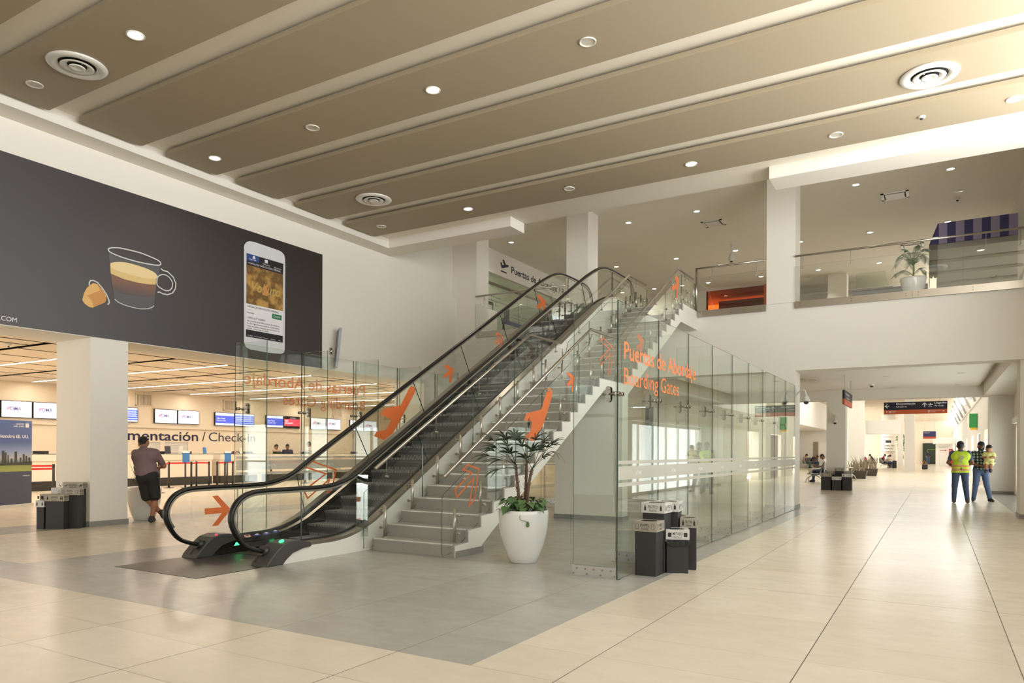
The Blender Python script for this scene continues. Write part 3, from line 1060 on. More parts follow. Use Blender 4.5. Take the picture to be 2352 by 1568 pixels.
st_solid = [[(10.084,2.36),(10.179,2.372),(10.243,2.305),(10.215,2.214),(9.927,1.761),(9.702,1.583),(9.614,1.517),(9.322,1.534),(9.377,1.597),(9.526,1.664),(9.568,1.808),(9.32,1.824),(9.395,1.927),(9.869,2.014),(10.038,2.29)],[(10.778,2.645),(10.803,2.687),(11.072,2.63),(10.993,2.365),(10.95,2.362),(10.965,2.522),(10.79,2.442),(10.764,2.487),(10.937,2.59)],[(13.988,3.743),(14.102,3.809),(14.411,3.709),(14.315,3.452),(14.152,3.455),(14.183,3.551),(14.023,3.439),(13.99,3.526),(14.201,3.634)],[(16.475,5.464),(16.6,5.535),(16.797,5.484),(16.65,4.987),(16.583,4.974),(16.604,5.228),(16.274,5.106),(16.232,5.193),(16.603,5.346)]]
st_line = [[(7.835,1.181),(8.101,1.118),(7.993,0.717),(7.868,0.636),(7.974,0.998),(7.596,0.771),(7.543,0.862),(7.934,1.073),(7.729,1.12)],[(12.135,3.39),(12.261,3.463),(12.739,3.334),(12.651,2.924),(12.493,2.794),(12.594,3.201),(12.18,2.948),(12.118,3.043),(12.567,3.292)]]
cup_rim = [(7.371,4.922),(7.372,4.93),(7.377,4.938),(7.384,4.946),(7.396,4.953),(7.41,4.961),(7.429,4.969),(7.45,4.976),(7.476,4.983),(7.503,4.989),(7.532,4.996),(7.569,5.001),(7.619,5.005),(7.691,5.008),(7.781,5.01),(7.874,5.011),(7.957,5.009),(8.027,5.003),(8.09,4.995),(8.147,4.986),(8.198,4.978),(8.241,4.97),(8.278,4.963),(8.308,4.955),(8.333,4.946),(8.352,4.936),(8.366,4.925),(8.375,4.914),(8.378,4.904),(8.378,4.893),(8.374,4.883),(8.363,4.873),(8.345,4.864),(8.319,4.857),(8.287,4.851),(8.247,4.846),(8.199,4.842),(8.139,4.838),(8.069,4.835),(7.996,4.832),(7.925,4.831),(7.856,4.832),(7.786,4.835),(7.72,4.838),(7.661,4.842),(7.612,4.846),(7.569,4.851),(7.531,4.857),(7.497,4.863),(7.466,4.869),(7.438,4.875),(7.414,4.882),(7.396,4.889),(7.383,4.897),(7.376,4.905),(7.372,4.914)]
cup_glass = [(7.371,4.922),(7.406,4.861),(7.661,4.821),(7.925,4.821),(8.199,4.831),(8.367,4.88),(8.346,4.674),(8.279,4.366),(8.247,4.076),(8.203,3.985),(8.038,3.967),(7.77,3.962),(7.614,3.985),(7.491,4.013),(7.459,4.306),(7.418,4.546)]
cup_crema_top = [(7.407,4.673),(7.41,4.685),(7.42,4.695),(7.436,4.704),(7.457,4.714),(7.486,4.725),(7.521,4.736),(7.56,4.746),(7.6,4.755),(7.637,4.761),(7.675,4.766),(7.717,4.769),(7.766,4.77),(7.827,4.768),(7.898,4.765),(7.969,4.759),(8.034,4.753),(8.092,4.745),(8.145,4.736),(8.193,4.725),(8.233,4.713),(8.262,4.7),(8.283,4.685),(8.297,4.67),(8.306,4.656),(8.31,4.642),(8.309,4.629),(8.302,4.616),(8.289,4.605),(8.271,4.595),(8.248,4.586),(8.218,4.578),(8.178,4.571),(8.125,4.565),(8.061,4.559),(7.994,4.556),(7.927,4.554),(7.86,4.555),(7.792,4.559),(7.725,4.563),(7.663,4.569),(7.604,4.576),(7.547,4.584),(7.497,4.593),(7.458,4.605),(7.432,4.62),(7.417,4.638),(7.409,4.657)]
cup_crema_side = [(7.405,4.653),(7.458,4.605),(7.663,4.569),(7.927,4.554),(8.178,4.571),(8.289,4.605),(8.279,4.482),(8.145,4.46),(7.927,4.446),(7.663,4.458),(7.418,4.506)]
cup_coffee = [(7.418,4.506),(7.663,4.458),(7.927,4.446),(8.145,4.46),(8.279,4.482),(8.279,4.408),(8.246,4.244),(7.982,4.205),(7.664,4.186),(7.459,4.226)]
cup_handle = [(8.379,4.809),(8.425,4.782),(8.517,4.78),(8.634,4.704),(8.696,4.587),(8.682,4.477),(8.624,4.39),(8.519,4.336),(8.427,4.336),(8.347,4.358),(8.313,4.341)]
cup_handle_in = [(8.312,4.625),(8.325,4.646),(8.342,4.663),(8.361,4.676),(8.38,4.687),(8.396,4.696),(8.412,4.702),(8.429,4.706),(8.448,4.707),(8.47,4.706),(8.494,4.702),(8.518,4.695),(8.541,4.684),(8.563,4.668),(8.584,4.648),(8.603,4.626),(8.617,4.603),(8.624,4.58),(8.625,4.555),(8.623,4.53),(8.617,4.507),(8.609,4.486),(8.597,4.465),(8.582,4.447),(8.565,4.432),(8.545,4.421),(8.523,4.414),(8.498,4.409),(8.473,4.409),(8.444,4.413),(8.413,4.422),(8.383,4.433),(8.358,4.445),(8.338,4.455),(8.322,4.465),(8.309,4.478),(8.301,4.497),(8.298,4.525),(8.299,4.56),(8.304,4.596)]
cup_base = [(7.486,4.062),(7.562,4.016),(7.665,3.989),(7.823,3.971),(7.983,3.97),(8.125,3.998),(8.203,4.037),(8.247,4.076)]
cap_body = [(7.114,4.275),(7.182,4.27),(7.28,4.191),(7.34,4.104),(7.345,4.026),(7.321,3.972),(7.111,3.846),(7.12,3.868),(7.086,3.959),(7.029,4.016),(6.953,4.069),(7.0,4.165),(7.056,4.235)]
cap_nose = [(6.953,4.069),(7.029,4.016),(7.086,3.959),(7.12,3.868),(7.111,3.839),(7.039,3.844),(6.963,3.888),(6.925,3.939),(6.939,4.009)]
cap_rim = [(7.039,4.221),(7.042,4.27),(7.066,4.309),(7.114,4.319),(7.181,4.299),(7.26,4.227),(7.34,4.124),(7.39,4.024),(7.392,3.975),(7.365,3.94)]
phone = [(10.291,5.676),(10.306,5.751),(10.359,5.818),(10.435,5.852),(10.556,5.868),(11.22,5.849),(11.315,5.835),(11.387,5.786),(11.417,5.689),(11.421,5.52),(11.417,3.629),(11.388,3.569),(11.305,3.531),(10.952,3.516),(10.459,3.529),(10.35,3.569),(10.303,3.652)]
scr = [(10.354,5.58),(11.365,5.577),(11.356,3.791),(10.349,3.791)]
scr_top = [(10.354,5.58),(11.365,5.577),(11.359,5.333),(10.353,5.335)]
scr_blue = [(10.354,5.58),(10.686,5.577),(10.687,5.443),(10.355,5.425)]
scr_img = [(10.353,5.335),(11.359,5.333),(11.359,4.504),(10.352,4.505)]
scr_bot = [(10.35,3.947),(11.357,3.942),(11.356,3.791),(10.349,3.791)]
scr_green = [(11.047,4.399),(11.323,4.398),(11.319,4.285),(11.048,4.291)]
swirl = [[(8.579,5.832),(9.749,5.978),(10.697,5.685),(11.533,5.514),(12.213,5.279),(12.548,5.097),(12.549,4.955),(11.982,5.128),(11.318,5.332),(10.5,5.509),(9.572,5.808),(8.125,5.703)]]
txtpts = [(5.881,3.428),(5.657,3.433),(5.657,3.481),(5.657,3.392)]

OY = (0, 1, 0); OZ = (0, 0, 1)
for p, nm in zip(esc_solid, ('arrow_film', 'aeroplane_film', 'arrow_film', 'arrow_film')):
    MB().prism(p, (-8.0445, 0, 0), OY, OZ, .0015).obj(nm, 'orange_film', esc)
for p in esc_line:
    mb = MB(); stroke(mb, p, .024, (-8.0445, 0, 0), OY, OZ); mb.obj('outlined_arrow_film', 'orange_film', esc)
# ------------------------------------------------------------ staircase
def snose(y):
    """height of the nosing line of the stairs"""
    if y < 12.02: return .157 + .1698 * (y - 7.494) / .302
    if y < 13.34: return 2.704
    return 2.704 + .1728 * (1 + (y - 13.34) / .303)


st = thing('staircase', 'straight staircase of grey stone steps on a white concrete flight, right of the escalator', 'staircase', (-5.95, 7.5, 0))
poly = [(7.50, 0.0)]
for k in range(16):
    y = 7.50 + .302 * k
    poly += [(y, .169 * k), (y, .169 * (k + 1) - .02)]
poly += [(13.36, 2.684)]
for k in range(13):
    y = 13.36 + .303 * k
    poly += [(y, 2.684 + .1728 * k), (y, 2.684 + .1728 * (k + 1))]
poly += [(18.195, 4.93), (18.195, 4.47), (16.81, 4.47), (13.42, 2.50), (12.25, 2.50), (8.36, .25), (8.12, .10), (8.12, 0)]
MB().yz(poly, -6.62, -5.25).obj('flight', 'concrete_white', st)
MB().box(-5.25, -5.235, 7.50, 8.13, 0, .085).obj('plinth', 'baseboard_grey', st)


def step_piece(y, z, dep, last=False):
    mb = MB()
    mb.box(-6.62, -5.262, y - .008, y + dep, z - .03, z)
    mb.box(-6.62, -5.262, y - .004, y + .012, max(.001, z - .17), z - .03, 1)
    s = mb.obj('step', ['tread_stone', 'riser_stone'], st)
    MB().box(-6.60, -5.29, y - .014, y + .012, z - .012, z + .003).obj('nosing', 'nosing_metal', s)


for k in range(16):
    step_piece(7.494 + .302 * k, .169 * (k + 1), .30 if k < 15 else 1.32)
for k in range(13):
    step_piece(13.34 + .303 * k, 2.704 + .1728 * (k + 1), .305 if k < 12 else 1.21)


def standoff(mb, x, y, z, xg):
    s = 1 if xg > x else -1
    mb.tube([(x, y, z), (xg + s * .02, y, z)], .009, 8)
    mb.tube([(xg - .002, y, z), (xg + s * .028, y, z)], .02, 10)


def stair_rail(name, label, xp, xg, xh, first):
    t = thing(name, label, 'railing', (xp, 7.5, 0), 'stair railings')
    # handrail
    pts = [(xh, first, snose(first) + .945), (xh, 11.83, 3.555), (xh, 12.60, 3.555), (xh, 13.14, 3.575), (xh, 16.90, 5.76), (xh, 18.12, 5.765)]
    mb = MB(); mb.tube(pts, .0255, 12)
    mb.obj('handrail', 'steel', t)
    # glass panes: vertical joints
    lo = .02
    cuts = [7.27, 8.55, 9.90, 11.25, 12.30, 13.20, 14.50, 15.80, 17.0, 18.15]
    for a, b in zip(cuts, cuts[1:]):
        a += .006; b -= .006
        ysn = [a + (b - a) * k / 10 for k in range(11)]
        zn = lambda y: snose(y) if not (12.02 <= y < 13.34) else 2.704
        zl = [max(.05, min(zn(y), 4.95) - .10) for y in ysn]
        def top(y):
            if y < 11.75: return zn(y) + .765
            if y < 13.20: return 3.46
            if y < 16.9: return min(zn(y) + .70, 5.62)
            return 5.64
        zt = [top(y) for y in ysn]
        mb = MB(); mb.yz(list(zip(ysn, zl)) + list(zip(ysn, zt))[::-1], xg - .005, xg + .005, 0, 1)
        mb.obj('glass_panel', ['glass_clear', 'glass_edge'], t)
    # short posts with standoffs, one every second step
    ps = [(7.494 + .302 * k + .14, .169 * (k + 1)) for k in (0, 2, 4, 6, 8, 10, 12, 14)] + [(12.35, 2.704), (13.05, 2.704)]
    ps += [(13.34 + .303 * k + .14, 2.704 + .1728 * (k + 1)) for k in (1, 3, 5, 7, 8, 10, 11)] + [(17.2, 4.95), (17.55, 4.95), (18.0, 4.95)]
    for y, z in ps:
        mb = MB(); mb.tube([(xp, y, z), (xp, y, z + .44)], .021, 12)
        mb.lathe([(.04, 0), (.04, .006), (.03, .012)], (xp, y, z), 14)
        for dz in (.13, .36): standoff(mb, xp, y, z + dz, xg)
        mb.obj('post', 'steel', t)
    # brackets holding the handrail over the glass
    for y in (7.75, 8.9, 10.1, 11.3, 12.2, 12.9, 14.0, 15.2, 16.3, 17.4):
        z = (snose(y) if not (12.02 <= y < 13.34) else 2.704)
        zh = z + .93 if y < 11.8 else (3.54 if y < 13.2 else (3.60 + (y - 13.14) * .581 - .02 if y < 16.9 else 5.75))
        zt = z + .70 if y < 11.8 else zh - .17
        mb = MB()
        mb.tube([(xh, y, zh), (xh, y, zt), (xg - .03 * (1 if xp < xg else -1) * 0, y, zt)], .007, 6)
        mb.tube([(xg - .025, y, zt), (xg + .025, y, zt)], .018, 10)
        mb.obj('handrail_bracket', 'steel', t)
    return t


rr = stair_rail('stair_railing', 'glass and steel railing along the outer right edge of the staircase, with orange films', -5.36, -5.30, -5.34, 7.36)
lr = stair_rail('stair_railing', 'glass and steel railing of the staircase on the side next to the escalator', -6.53, -6.59, -6.60, 7.50)
mb = MB(); mb.box(-6.80, -6.60, 7.36, 7.372, .20, 1.03, 0); mb.obj('end_panel', glassmat('glass_mirror', (.75, .80, .80), 7.0), lr)
for p, nm in zip(st_solid, ('aeroplane_film', 'arrow_film', 'arrow_film', 'arrow_film')):
    MB().prism(p, (-5.2945, 0, 0), OY, OZ, .0015).obj(nm, 'orange_film', rr)
for p in st_line:
    mb = MB(); stroke(mb, p, .022, (-5.2945, 0, 0), OY, OZ); mb.obj('outlined_arrow_film', 'orange_film', rr)

# ------------------------------------------------------------ full height glass partitions
def oma_polys(mb, y0, z0, h, x, mi, sgn=1, text=True):
    """small airport logo: three swooshes and the letters"""
    if text:
        put_text(mb, 'OMA', (x, y0 + sgn * h * .9, z0), (0, sgn, 0), OZ, w=h * 2.0, h=h * .8, bold=.01, mi=mi)
    for k in range(3):
        a = [(-.9 + .12 * k, -.1 + .22 * k), (.2, .12 + .18 * k), (.8, .95 + .05 * k), (.25, .35 + .15 * k), (-.2, .10 + .2 * k)]
        mb.face([(x, y0 + sgn * h * (p[0]), z0 + h * p[1]) for p in a], mi)


def partition(label, xw, y0, y1, fin_dir, text_sgn, fin_first):
    t = thing('glass_partition', label, 'glass partition', (xw, y0, 0), 'tall glass partitions')
    joints = [y0]
    y = y0 + 1.3
    while y < y1 - .4:
        joints.append(y); y += 1.215
    joints.append(y1)
    for a, b in zip(joints, joints[1:]):
        mb = MB()
        # outer faces 0, edges 1
        mb.yz([(a + .004, .012), (b - .004, .012), (b - .004, 2.96), (a + .004, 2.96)], xw - .006, xw + .006, 0, 1)
        mb.obj('glass_panel', ['glass', 'glass_edge_dark'], t)
    # etched bands with the logo
    mb = MB()
    xo = xw + .0075
    for z0_, z1_ in ((1.229, 1.265), (1.059, 1.204), (.987, 1.027)):
        mb.face([(xo, y0 + .02, z0_), (xo, y1 - .02, z0_), (xo, y1 - .02, z1_), (xo, y0 + .02, z1_)])
    mb.obj('etched_bands', 'frost_film', t)
    for i, (a, b) in enumerate(zip(joints, joints[1:])):
        mb = MB()
        oma_polys(mb, (a + b) / 2 + (-.1 if text_sgn > 0 else .1), 1.105, .055, xo + .0015, 0, text_sgn)
        mb.obj('airport_logo', 'logo_film', t, fixn=False)
    mb = MB()
    n = 0
    for f in [fin_first + 1.215 * k for k in range(9)]:
        if f > y1: break
        xa, xb = (xw + .03 * fin_dir, xw + .55 * fin_dir)
        xa, xb = min(xa, xb), max(xa, xb)
        mb = MB(); mb.box(xa, xb, f - .007, f + .007, .09, 2.96, 1)
        for fc in mb.bm.faces:
            if abs(fc.normal.y) > .9 or abs(fc.calc_center_median().y - f) > .006: fc.material_index = 0
        fin = mb.obj('glass_fin', ['glass', 'glass_edge'], t, fixn=False)
        mb = MB(); mb.box(xa, xb + (.02 if fin_dir > 0 else 0), f - .025, f - .009, .0, .12)
        mb.box(xa, xb + (.02 if fin_dir > 0 else 0), f + .009, f + .025, .0, .12)
        mb.box(xa - .02, xb + .02, f - .05, f + .05, 0, .008)
        sh = mb.obj('base_shoe', 'steel_light', t)
        mb = MB()
        for k in range(5):
            xx = xa + .06 + (xb - xa - .12) * k / 4
            mb.tube([(xx, f - .034, .085), (xx, f - .024, .085)], .011, 8)
        for k in range(4):
            xx = xa + .02 + (xb - xa - .04) * k / 3
            mb.tube([(xx, f - .034, .03), (xx, f - .024, .03)], .010, 8)
        mb.obj('bolts', 'chrome', sh)
        # spider fitting
        mb = MB()
        z = 1.975
        xf = xw + .13 * fin_dir
        mb.prism([(px, pz) for px, pz in rounded_rect(-.028, .028, -.085, .085, .027)], (xf, f - .022, z), (1, 0, 0), (0, 0, 1), .014)
        mb.prism([(px, pz) for px, pz in rounded_rect(-.028, .028, -.085, .085, .027)], (xf, f + .022, z), (1, 0, 0), (0, 0, 1), .014)
        for dz in (-.055, .055): mb.tube([(xf, f - .048, z + dz), (xf, f + .04, z + dz)], .015, 10)
        mb.tube([(xf, f - .05, z), (xf, f + .03, z)], .012, 8)
        mb.tube([(xf + .06 * fin_dir, f - .035, z), (xw, f - .035, z)], .009, 8)
        for dy in (-.075, .03):
            mb.tube([(xf - .02 * fin_dir, f - .035, z), (xw + .05 * fin_dir, f + dy, z)], .010, 8)
            mb.tube([(xw + .06 * fin_dir, f + dy, z), (xw - .022 * fin_dir, f + dy, z)], .012, 8)
            mb.tube([(xw + .045 * fin_dir, f + dy, z), (xw + .012 * fin_dir, f + dy, z)], .023, 12)
            mb.tube([(xw - .008 * fin_dir, f + dy, z), (xw - .022 * fin_dir, f + dy, z)], .023, 12)
        mb.obj('spider_fitting', 'chrome', t)
    return t


mat('steel_light', 'C9C6C0', .35, .7)
def film(name, colr, alpha):
    m = bpy.data.materials.new(name)
    m.use_nodes = True
    nt = m.node_tree
    b = nt.nodes['Principled BSDF']
    b.inputs['Base Color'].default_value = hexc(colr)
    b.inputs['Roughness'].default_value = .6
    b.inputs['Alpha'].default_value = alpha
    MATS[name] = m
film('frost_film', 'C4C0B2', .82)
film('logo_film', 'F4F3EE', .75)
film('orange_clear', 'E8793C', .93)

pr = partition('tall frameless glass partition with orange lettering beside the recycling bins', -2.89, 7.08, 18.17, -1, 1, 7.17)
pl = partition('tall frameless glass partition behind the escalator, its orange lettering seen from the back', -8.97, 7.10, 18.17, 1, -1, 7.22)
x = -2.8815
letters('lettering', [dict(s='Puertas de Abordaje', O=(x, 7.245, 2.362), U=OY, V=OZ, w=2.665, h=.196, bold=.012),
                      dict(s='Boarding Gates', O=(x, 7.245, 2.087), U=OY, V=OZ, w=1.915, h=.190, bold=-.002)], 'orange_clear', pr)
x = -8.979
letters('lettering', [dict(s='Puertas de Abordaje', O=(x, 9.925, 2.362), U=(0, -1, 0), V=OZ, w=2.665, h=.196, bold=.012),
                      dict(s='Boarding Gates', O=(x, 9.925, 2.087), U=(0, -1, 0), V=OZ, w=1.905, h=.190, bold=-.002)], 'orange_clear', pl)

# ------------------------------------------------------------ balcony balustrades
def balcony_rail(label, x0, x1, y=18.15, rods=(), joints=()):
    t = thing('balustrade', label, 'railing', ((x0 + x1) / 2, y, 4.95), 'balcony balustrades')
    js = [x0] + list(joints) + [x1]
    for a, b in zip(js, js[1:]):
        mb = MB(); mb.prism([(a + .003, 4.82), (b - .003, 4.82), (b - .003, 5.785), (a + .003, 5.785)], (0, y + .005, 0), (1, 0, 0), OZ, .010, 0, 1)
        mb.obj('glass_panel', ['glass_clear', 'glass_edge'], t)
        mb = MB(); mb.box(a + .002, b - .002, y - .012, y + .048, 4.79, 4.952)
        sh = mb.obj('base_channel', 'steel', t)
        mb = MB()
        n = max(2, int((b - a) / .82) + 1)
        for k in range(n):
            xx = a + .12 + (b - a - .24) * k / (n - 1)
            for z in (4.84, 4.90): mb.tube([(xx, y - .016, z), (xx, y - .010, z)], .013, 8)
        mb.obj('bolts', 'chrome', sh)
    mb = MB(); mb.tube([(x0 - .0, y, 6.03), (x1, y, 6.03)], .025, 12); mb.obj('handrail', 'steel', t)
    for xx in rods:
        mb = MB(); mb.tube([(xx, y, 6.02), (xx, y, 5.70), (xx - .03, y - .03, 5.69)], .008, 6); mb.obj('handrail_rod', 'steel_light', t)
    return t


balcony_rail('short glass balustrade between the left wall pier and the second balcony column', -12.0, -8.98, rods=(-11.7, -10.5, -9.4), joints=(-10.5,))
b2 = balcony_rail('glass balustrade in front of the orange glass wall, between the stairs and the middle column', -5.24, -3.565, rods=(-4.87, -3.78))
MB().tube([(-5.27, 18.15, 4.96), (-5.27, 18.15, 6.05)], .025, 12).obj('end_post', 'steel', b2)
balcony_rail('long glass balustrade in front of the potted palm and striped awning', -2.90, 1.80, rods=(-2.72, -1.70, -.62, -.30, .90, 1.5), joints=(-.46,))

# hoarding beam leaning near the billboard
t = thing('leaning_beam', 'narrow grey metal blade mounted on the left wall just right of the coffee billboard', 'wall panel', (-12.7, 13.0, 3.2))
mb = MB()
mb.hexa([(-12.71, 12.92, 3.38), (-12.52, 12.80, 3.38), (-12.49, 12.86, 3.38), (-12.68, 12.98, 3.38)], [(-12.71, 13.05, 4.30), (-12.52, 12.93, 4.36), (-12.49, 12.99, 4.36), (-12.68, 13.11, 4.30)])
mb.obj('blade', mat('blade_grey', '8F8F95', .45, .3), t)
mb = MB(); mb.lathe([(.03, 3.70), (.03, 3.86)], (-12.72, 12.85, 0), 10); mb.obj('clamp', 'chrome', t)
# ------------------------------------------------------------ coffee billboard on the left wall
def mural_mat():
    m = bpy.data.materials.new('mural_dark')
    m.use_nodes = True
    nt = m.node_tree; N, L = nt.nodes, nt.links
    b = N['Principled BSDF']; b.inputs['Roughness'].default_value = .45
    geo = N.new('ShaderNodeNewGeometry'); sep = N.new('ShaderNodeSeparateXYZ'); L.new(geo.outputs['Position'], sep.inputs[0])
    # printed backdrop: slate blue at lower left turning to warm black at the right
    mr = N.new('ShaderNodeMapRange'); mr.inputs['From Min'].default_value = 6.0; mr.inputs['From Max'].default_value = 12.0
    L.new(sep.outputs[1], mr.inputs['Value'])
    mz = N.new('ShaderNodeMapRange'); mz.inputs['From Min'].default_value = 3.3; mz.inputs['From Max'].default_value = 6.0
    L.new(sep.outputs[2], mz.inputs['Value'])
    ad = N.new('ShaderNodeMath'); ad.operation = 'MULTIPLY_ADD'; ad.inputs[1].default_value = .6; ad.use_clamp = True
    mh = N.new('ShaderNodeMath'); mh.operation = 'MULTIPLY'; mh.inputs[1].default_value = .45
    L.new(mz.outputs[0], mh.inputs[0]); L.new(mr.outputs[0], ad.inputs[0]); L.new(mh.outputs[0], ad.inputs[2])
    mx = N.new('ShaderNodeMix'); mx.data_type = 'RGBA'
    mx.inputs['A'].default_value = hexc('4F4C4F'); mx.inputs['B'].default_value = hexc('29231F')
    L.new(ad.outputs[0], mx.inputs['Factor'])
    # brown silk streaks
    wv = N.new('ShaderNodeTexWave'); wv.inputs['Scale'].default_value = .35; wv.inputs['Distortion'].default_value = 5; wv.inputs['Detail'].default_value = 1
    mp = N.new('ShaderNodeMapping'); mp.inputs['Rotation'].default_value = (R(25), 0, 0); L.new(geo.outputs['Position'], mp.inputs[0]); L.new(mp.outputs[0], wv.inputs['Vector'])
    pw = N.new('ShaderNodeMath'); pw.operation = 'POWER'; pw.inputs[1].default_value = 6; L.new(wv.outputs['Fac'], pw.inputs[0])
    m2_ = N.new('ShaderNodeMath'); m2_.operation = 'MULTIPLY'; L.new(pw.outputs[0], m2_.inputs[0]); L.new(ad.outputs[0], m2_.inputs[1])
    m3_ = N.new('ShaderNodeMath'); m3_.operation = 'MULTIPLY'; m3_.inputs[1].default_value = .35; L.new(m2_.outputs[0], m3_.inputs[0])
    mx2 = N.new('ShaderNodeMix'); mx2.data_type = 'RGBA'; mx2.inputs['B'].default_value = hexc('5A3F2A')
    L.new(m3_.outputs[0], mx2.inputs['Factor']); L.new(mx.outputs['Result'], mx2.inputs['A'])
    L.new(mx2.outputs['Result'], b.inputs['Base Color'])
    MATS['mural_dark'] = m


mural_mat()
for n_, c_ in (('glass_line', 'C9CCC6'), ('cup_grey', '57575A'), ('crema', 'D9BC7E'), ('crema_light', 'E3CD98'), ('coffee_brown', '6A4A40'), ('capsule', 'C98F50'), ('capsule_light', 'E0B36C'),
               ('phone_white', 'D5D6DA'), ('ui_black', '1A1A1E'), ('ui_blue', '2C4784'), ('ui_gold', 'A07E42'), ('ui_gold_light', 'C4A355'), ('ui_green', '2E7A4E'), ('ui_white', 'E6E5E8'), ('brown_silk', '4A3527')):
    mat(n_, c_, .5)
bb = thing('billboard', 'huge dark billboard with glass coffee cup, copper capsule and white phone', 'billboard', (-12.72, 6.0, 3.33))
MB().box(-12.748, -12.735, -4.0, 12.57, 3.335, 6.072).obj('printed_sheet', 'mural_dark', bb)
xb = -12.734
def bp(poly, m, dx=0.0, name='print'):
    return MB().prism(poly, (xb + dx, 0, 0), OY, OZ, .0015).obj(name, m, bb)
def blend_poly(a, b, t):
    return [(p[0] + (q[0] - p[0]) * t, p[1] + (q[1] - p[1]) * t) for p, q in zip(a, b)]
bp(cup_glass, 'cup_grey', 0, 'cup_glass')
def print_fade(name, z0, z1, c0, c1):
    m = bpy.data.materials.new(name); m.use_nodes = True
    nt = m.node_tree; N, L = nt.nodes, nt.links; b = N['Principled BSDF']; b.inputs['Roughness'].default_value = .5
    geo = N.new('ShaderNodeNewGeometry'); sep = N.new('ShaderNodeSeparateXYZ'); L.new(geo.outputs['Position'], sep.inputs[0])
    mr = N.new('ShaderNodeMapRange'); mr.inputs['From Min'].default_value = z0; mr.inputs['From Max'].default_value = z1; L.new(sep.outputs[2], mr.inputs['Value'])
    mx = N.new('ShaderNodeMix'); mx.data_type = 'RGBA'; mx.inputs['A'].default_value = hexc(c0); mx.inputs['B'].default_value = hexc(c1); L.new(mr.outputs[0], mx.inputs['Factor'])
    L.new(mx.outputs['Result'], b.inputs['Base Color']); MATS[name] = m


zc = [p[1] for p in cup_coffee]
print_fade('coffee_print', min(zc), max(zc) - .1, '524C4E', '7B5A4C')
bp(cup_coffee, 'coffee_print', .002, 'cup_coffee')
bp(cup_crema_side, 'crema', .004, 'crema')
bp(cup_crema_top, 'crema_light', .006, 'crema_surface')
mb = MB()
stroke(mb, cup_rim, .022, (xb + .008, 0, 0), OY, OZ, True)
mb.obj('cup_rim', 'glass_line', bb)
mb = MB()
stroke(mb, cup_handle, .022, (xb + .008, 0, 0), OY, OZ, False)
mb.obj('cup_handle', 'glass_line', bb)
mb = MB(); stroke(mb, cup_handle_in, .020, (xb + .008, 0, 0), OY, OZ, True); mb.obj('cup_handle', 'glass_line', bb)
mb = MB(); stroke(mb, cup_base, .014, (xb + .008, 0, 0), OY, OZ, False); mb.obj('cup_base', 'glass_line', bb)
bp(cap_body, 'capsule', .0, 'capsule_body')
hl = [cap_body[0], cap_body[1], blend_poly([cap_body[1]], [cap_body[5]], .35)[0], blend_poly([cap_body[10]], [cap_body[8]], .35)[0], cap_body[10], cap_body[11]]
bp(hl, 'capsule_light', .002, 'capsule_highlight')
bp(cap_nose, 'capsule_light', .002, 'capsule_nose')
mb = MB(); stroke(mb, cap_rim, .022, (xb + .004, 0, 0), OY, OZ, False); mb.obj('capsule_rim', 'glass_line', bb)
# phone
ph_ = bp(phone, 'phone_white', .0, 'phone_picture')
def pp(poly, m, dx, name):
    return MB().prism(poly, (xb + dx, 0, 0), OY, OZ, .001).obj(name, m, ph_)
pp(scr, 'ui_white', .002, 'screen_page')
pp(scr_top, 'ui_black', .0035, 'menu_bar')
pp(scr_blue, 'ui_blue', .005, 'menu_highlight')
def gold():
    m = bpy.data.materials.new('gold_swirl'); m.use_nodes = True
    nt = m.node_tree; N, L = nt.nodes, nt.links; b = N['Principled BSDF']
    geo = N.new('ShaderNodeNewGeometry'); wv = N.new('ShaderNodeTexWave'); wv.inputs['Scale'].default_value = 3.5; wv.inputs['Distortion'].default_value = 7; wv.inputs['Detail'].default_value = 5
    mp = N.new('ShaderNodeMapping'); mp.inputs['Rotation'].default_value = (R(50), 0, 0); L.new(geo.outputs['Position'], mp.inputs[0]); L.new(mp.outputs[0], wv.inputs['Vector'])
    mx = N.new('ShaderNodeMix'); mx.data_type = 'RGBA'; mx.inputs['A'].default_value = hexc('6E5126'); mx.inputs['B'].default_value = hexc('BE9450'); L.new(wv.outputs['Fac'], mx.inputs['Factor'])
    L.new(mx.outputs['Result'], b.inputs['Base Color']); b.inputs['Roughness'].default_value = .5
    MATS['gold_swirl'] = m
gold()
pp(scr_img, 'gold_swirl', .0035, 'product_image')
pp(scr_bot, 'ui_black', .0035, 'menu_bar')
pp(scr_green, 'ui_green', .0035, 'buy_button')
T = lambda s, y, z, h, w=None, m='ui_white', **k: dict(s=s, O=(xb + .0068, y, z), U=OY, V=OZ, h=h, w=w, **k)
letters('interface_lettering', [T('Cápsulas', 10.42, 5.46, .033, .19), T('Máquinas', 10.79, 5.43, .033, .19), T('Accesorios', 11.10, 5.42, .033, .20), T('< CÁPSULA DE CAFÉ VOLLUTO | ORIGINAL', 10.39, 5.365, .04, .90),
                                T('Comprar', 11.09, 4.325, .05, .19), T('Noticias', 10.39, 3.815, .024, .14), T('Encuéntranos', 10.57, 3.815, .024, .20), T('Comprar', 10.81, 3.815, .024, .14), T('Canasta', 11.01, 3.815, .024, .13), T('Más', 11.23, 3.815, .024, .06)], 'ui_white', ph_)
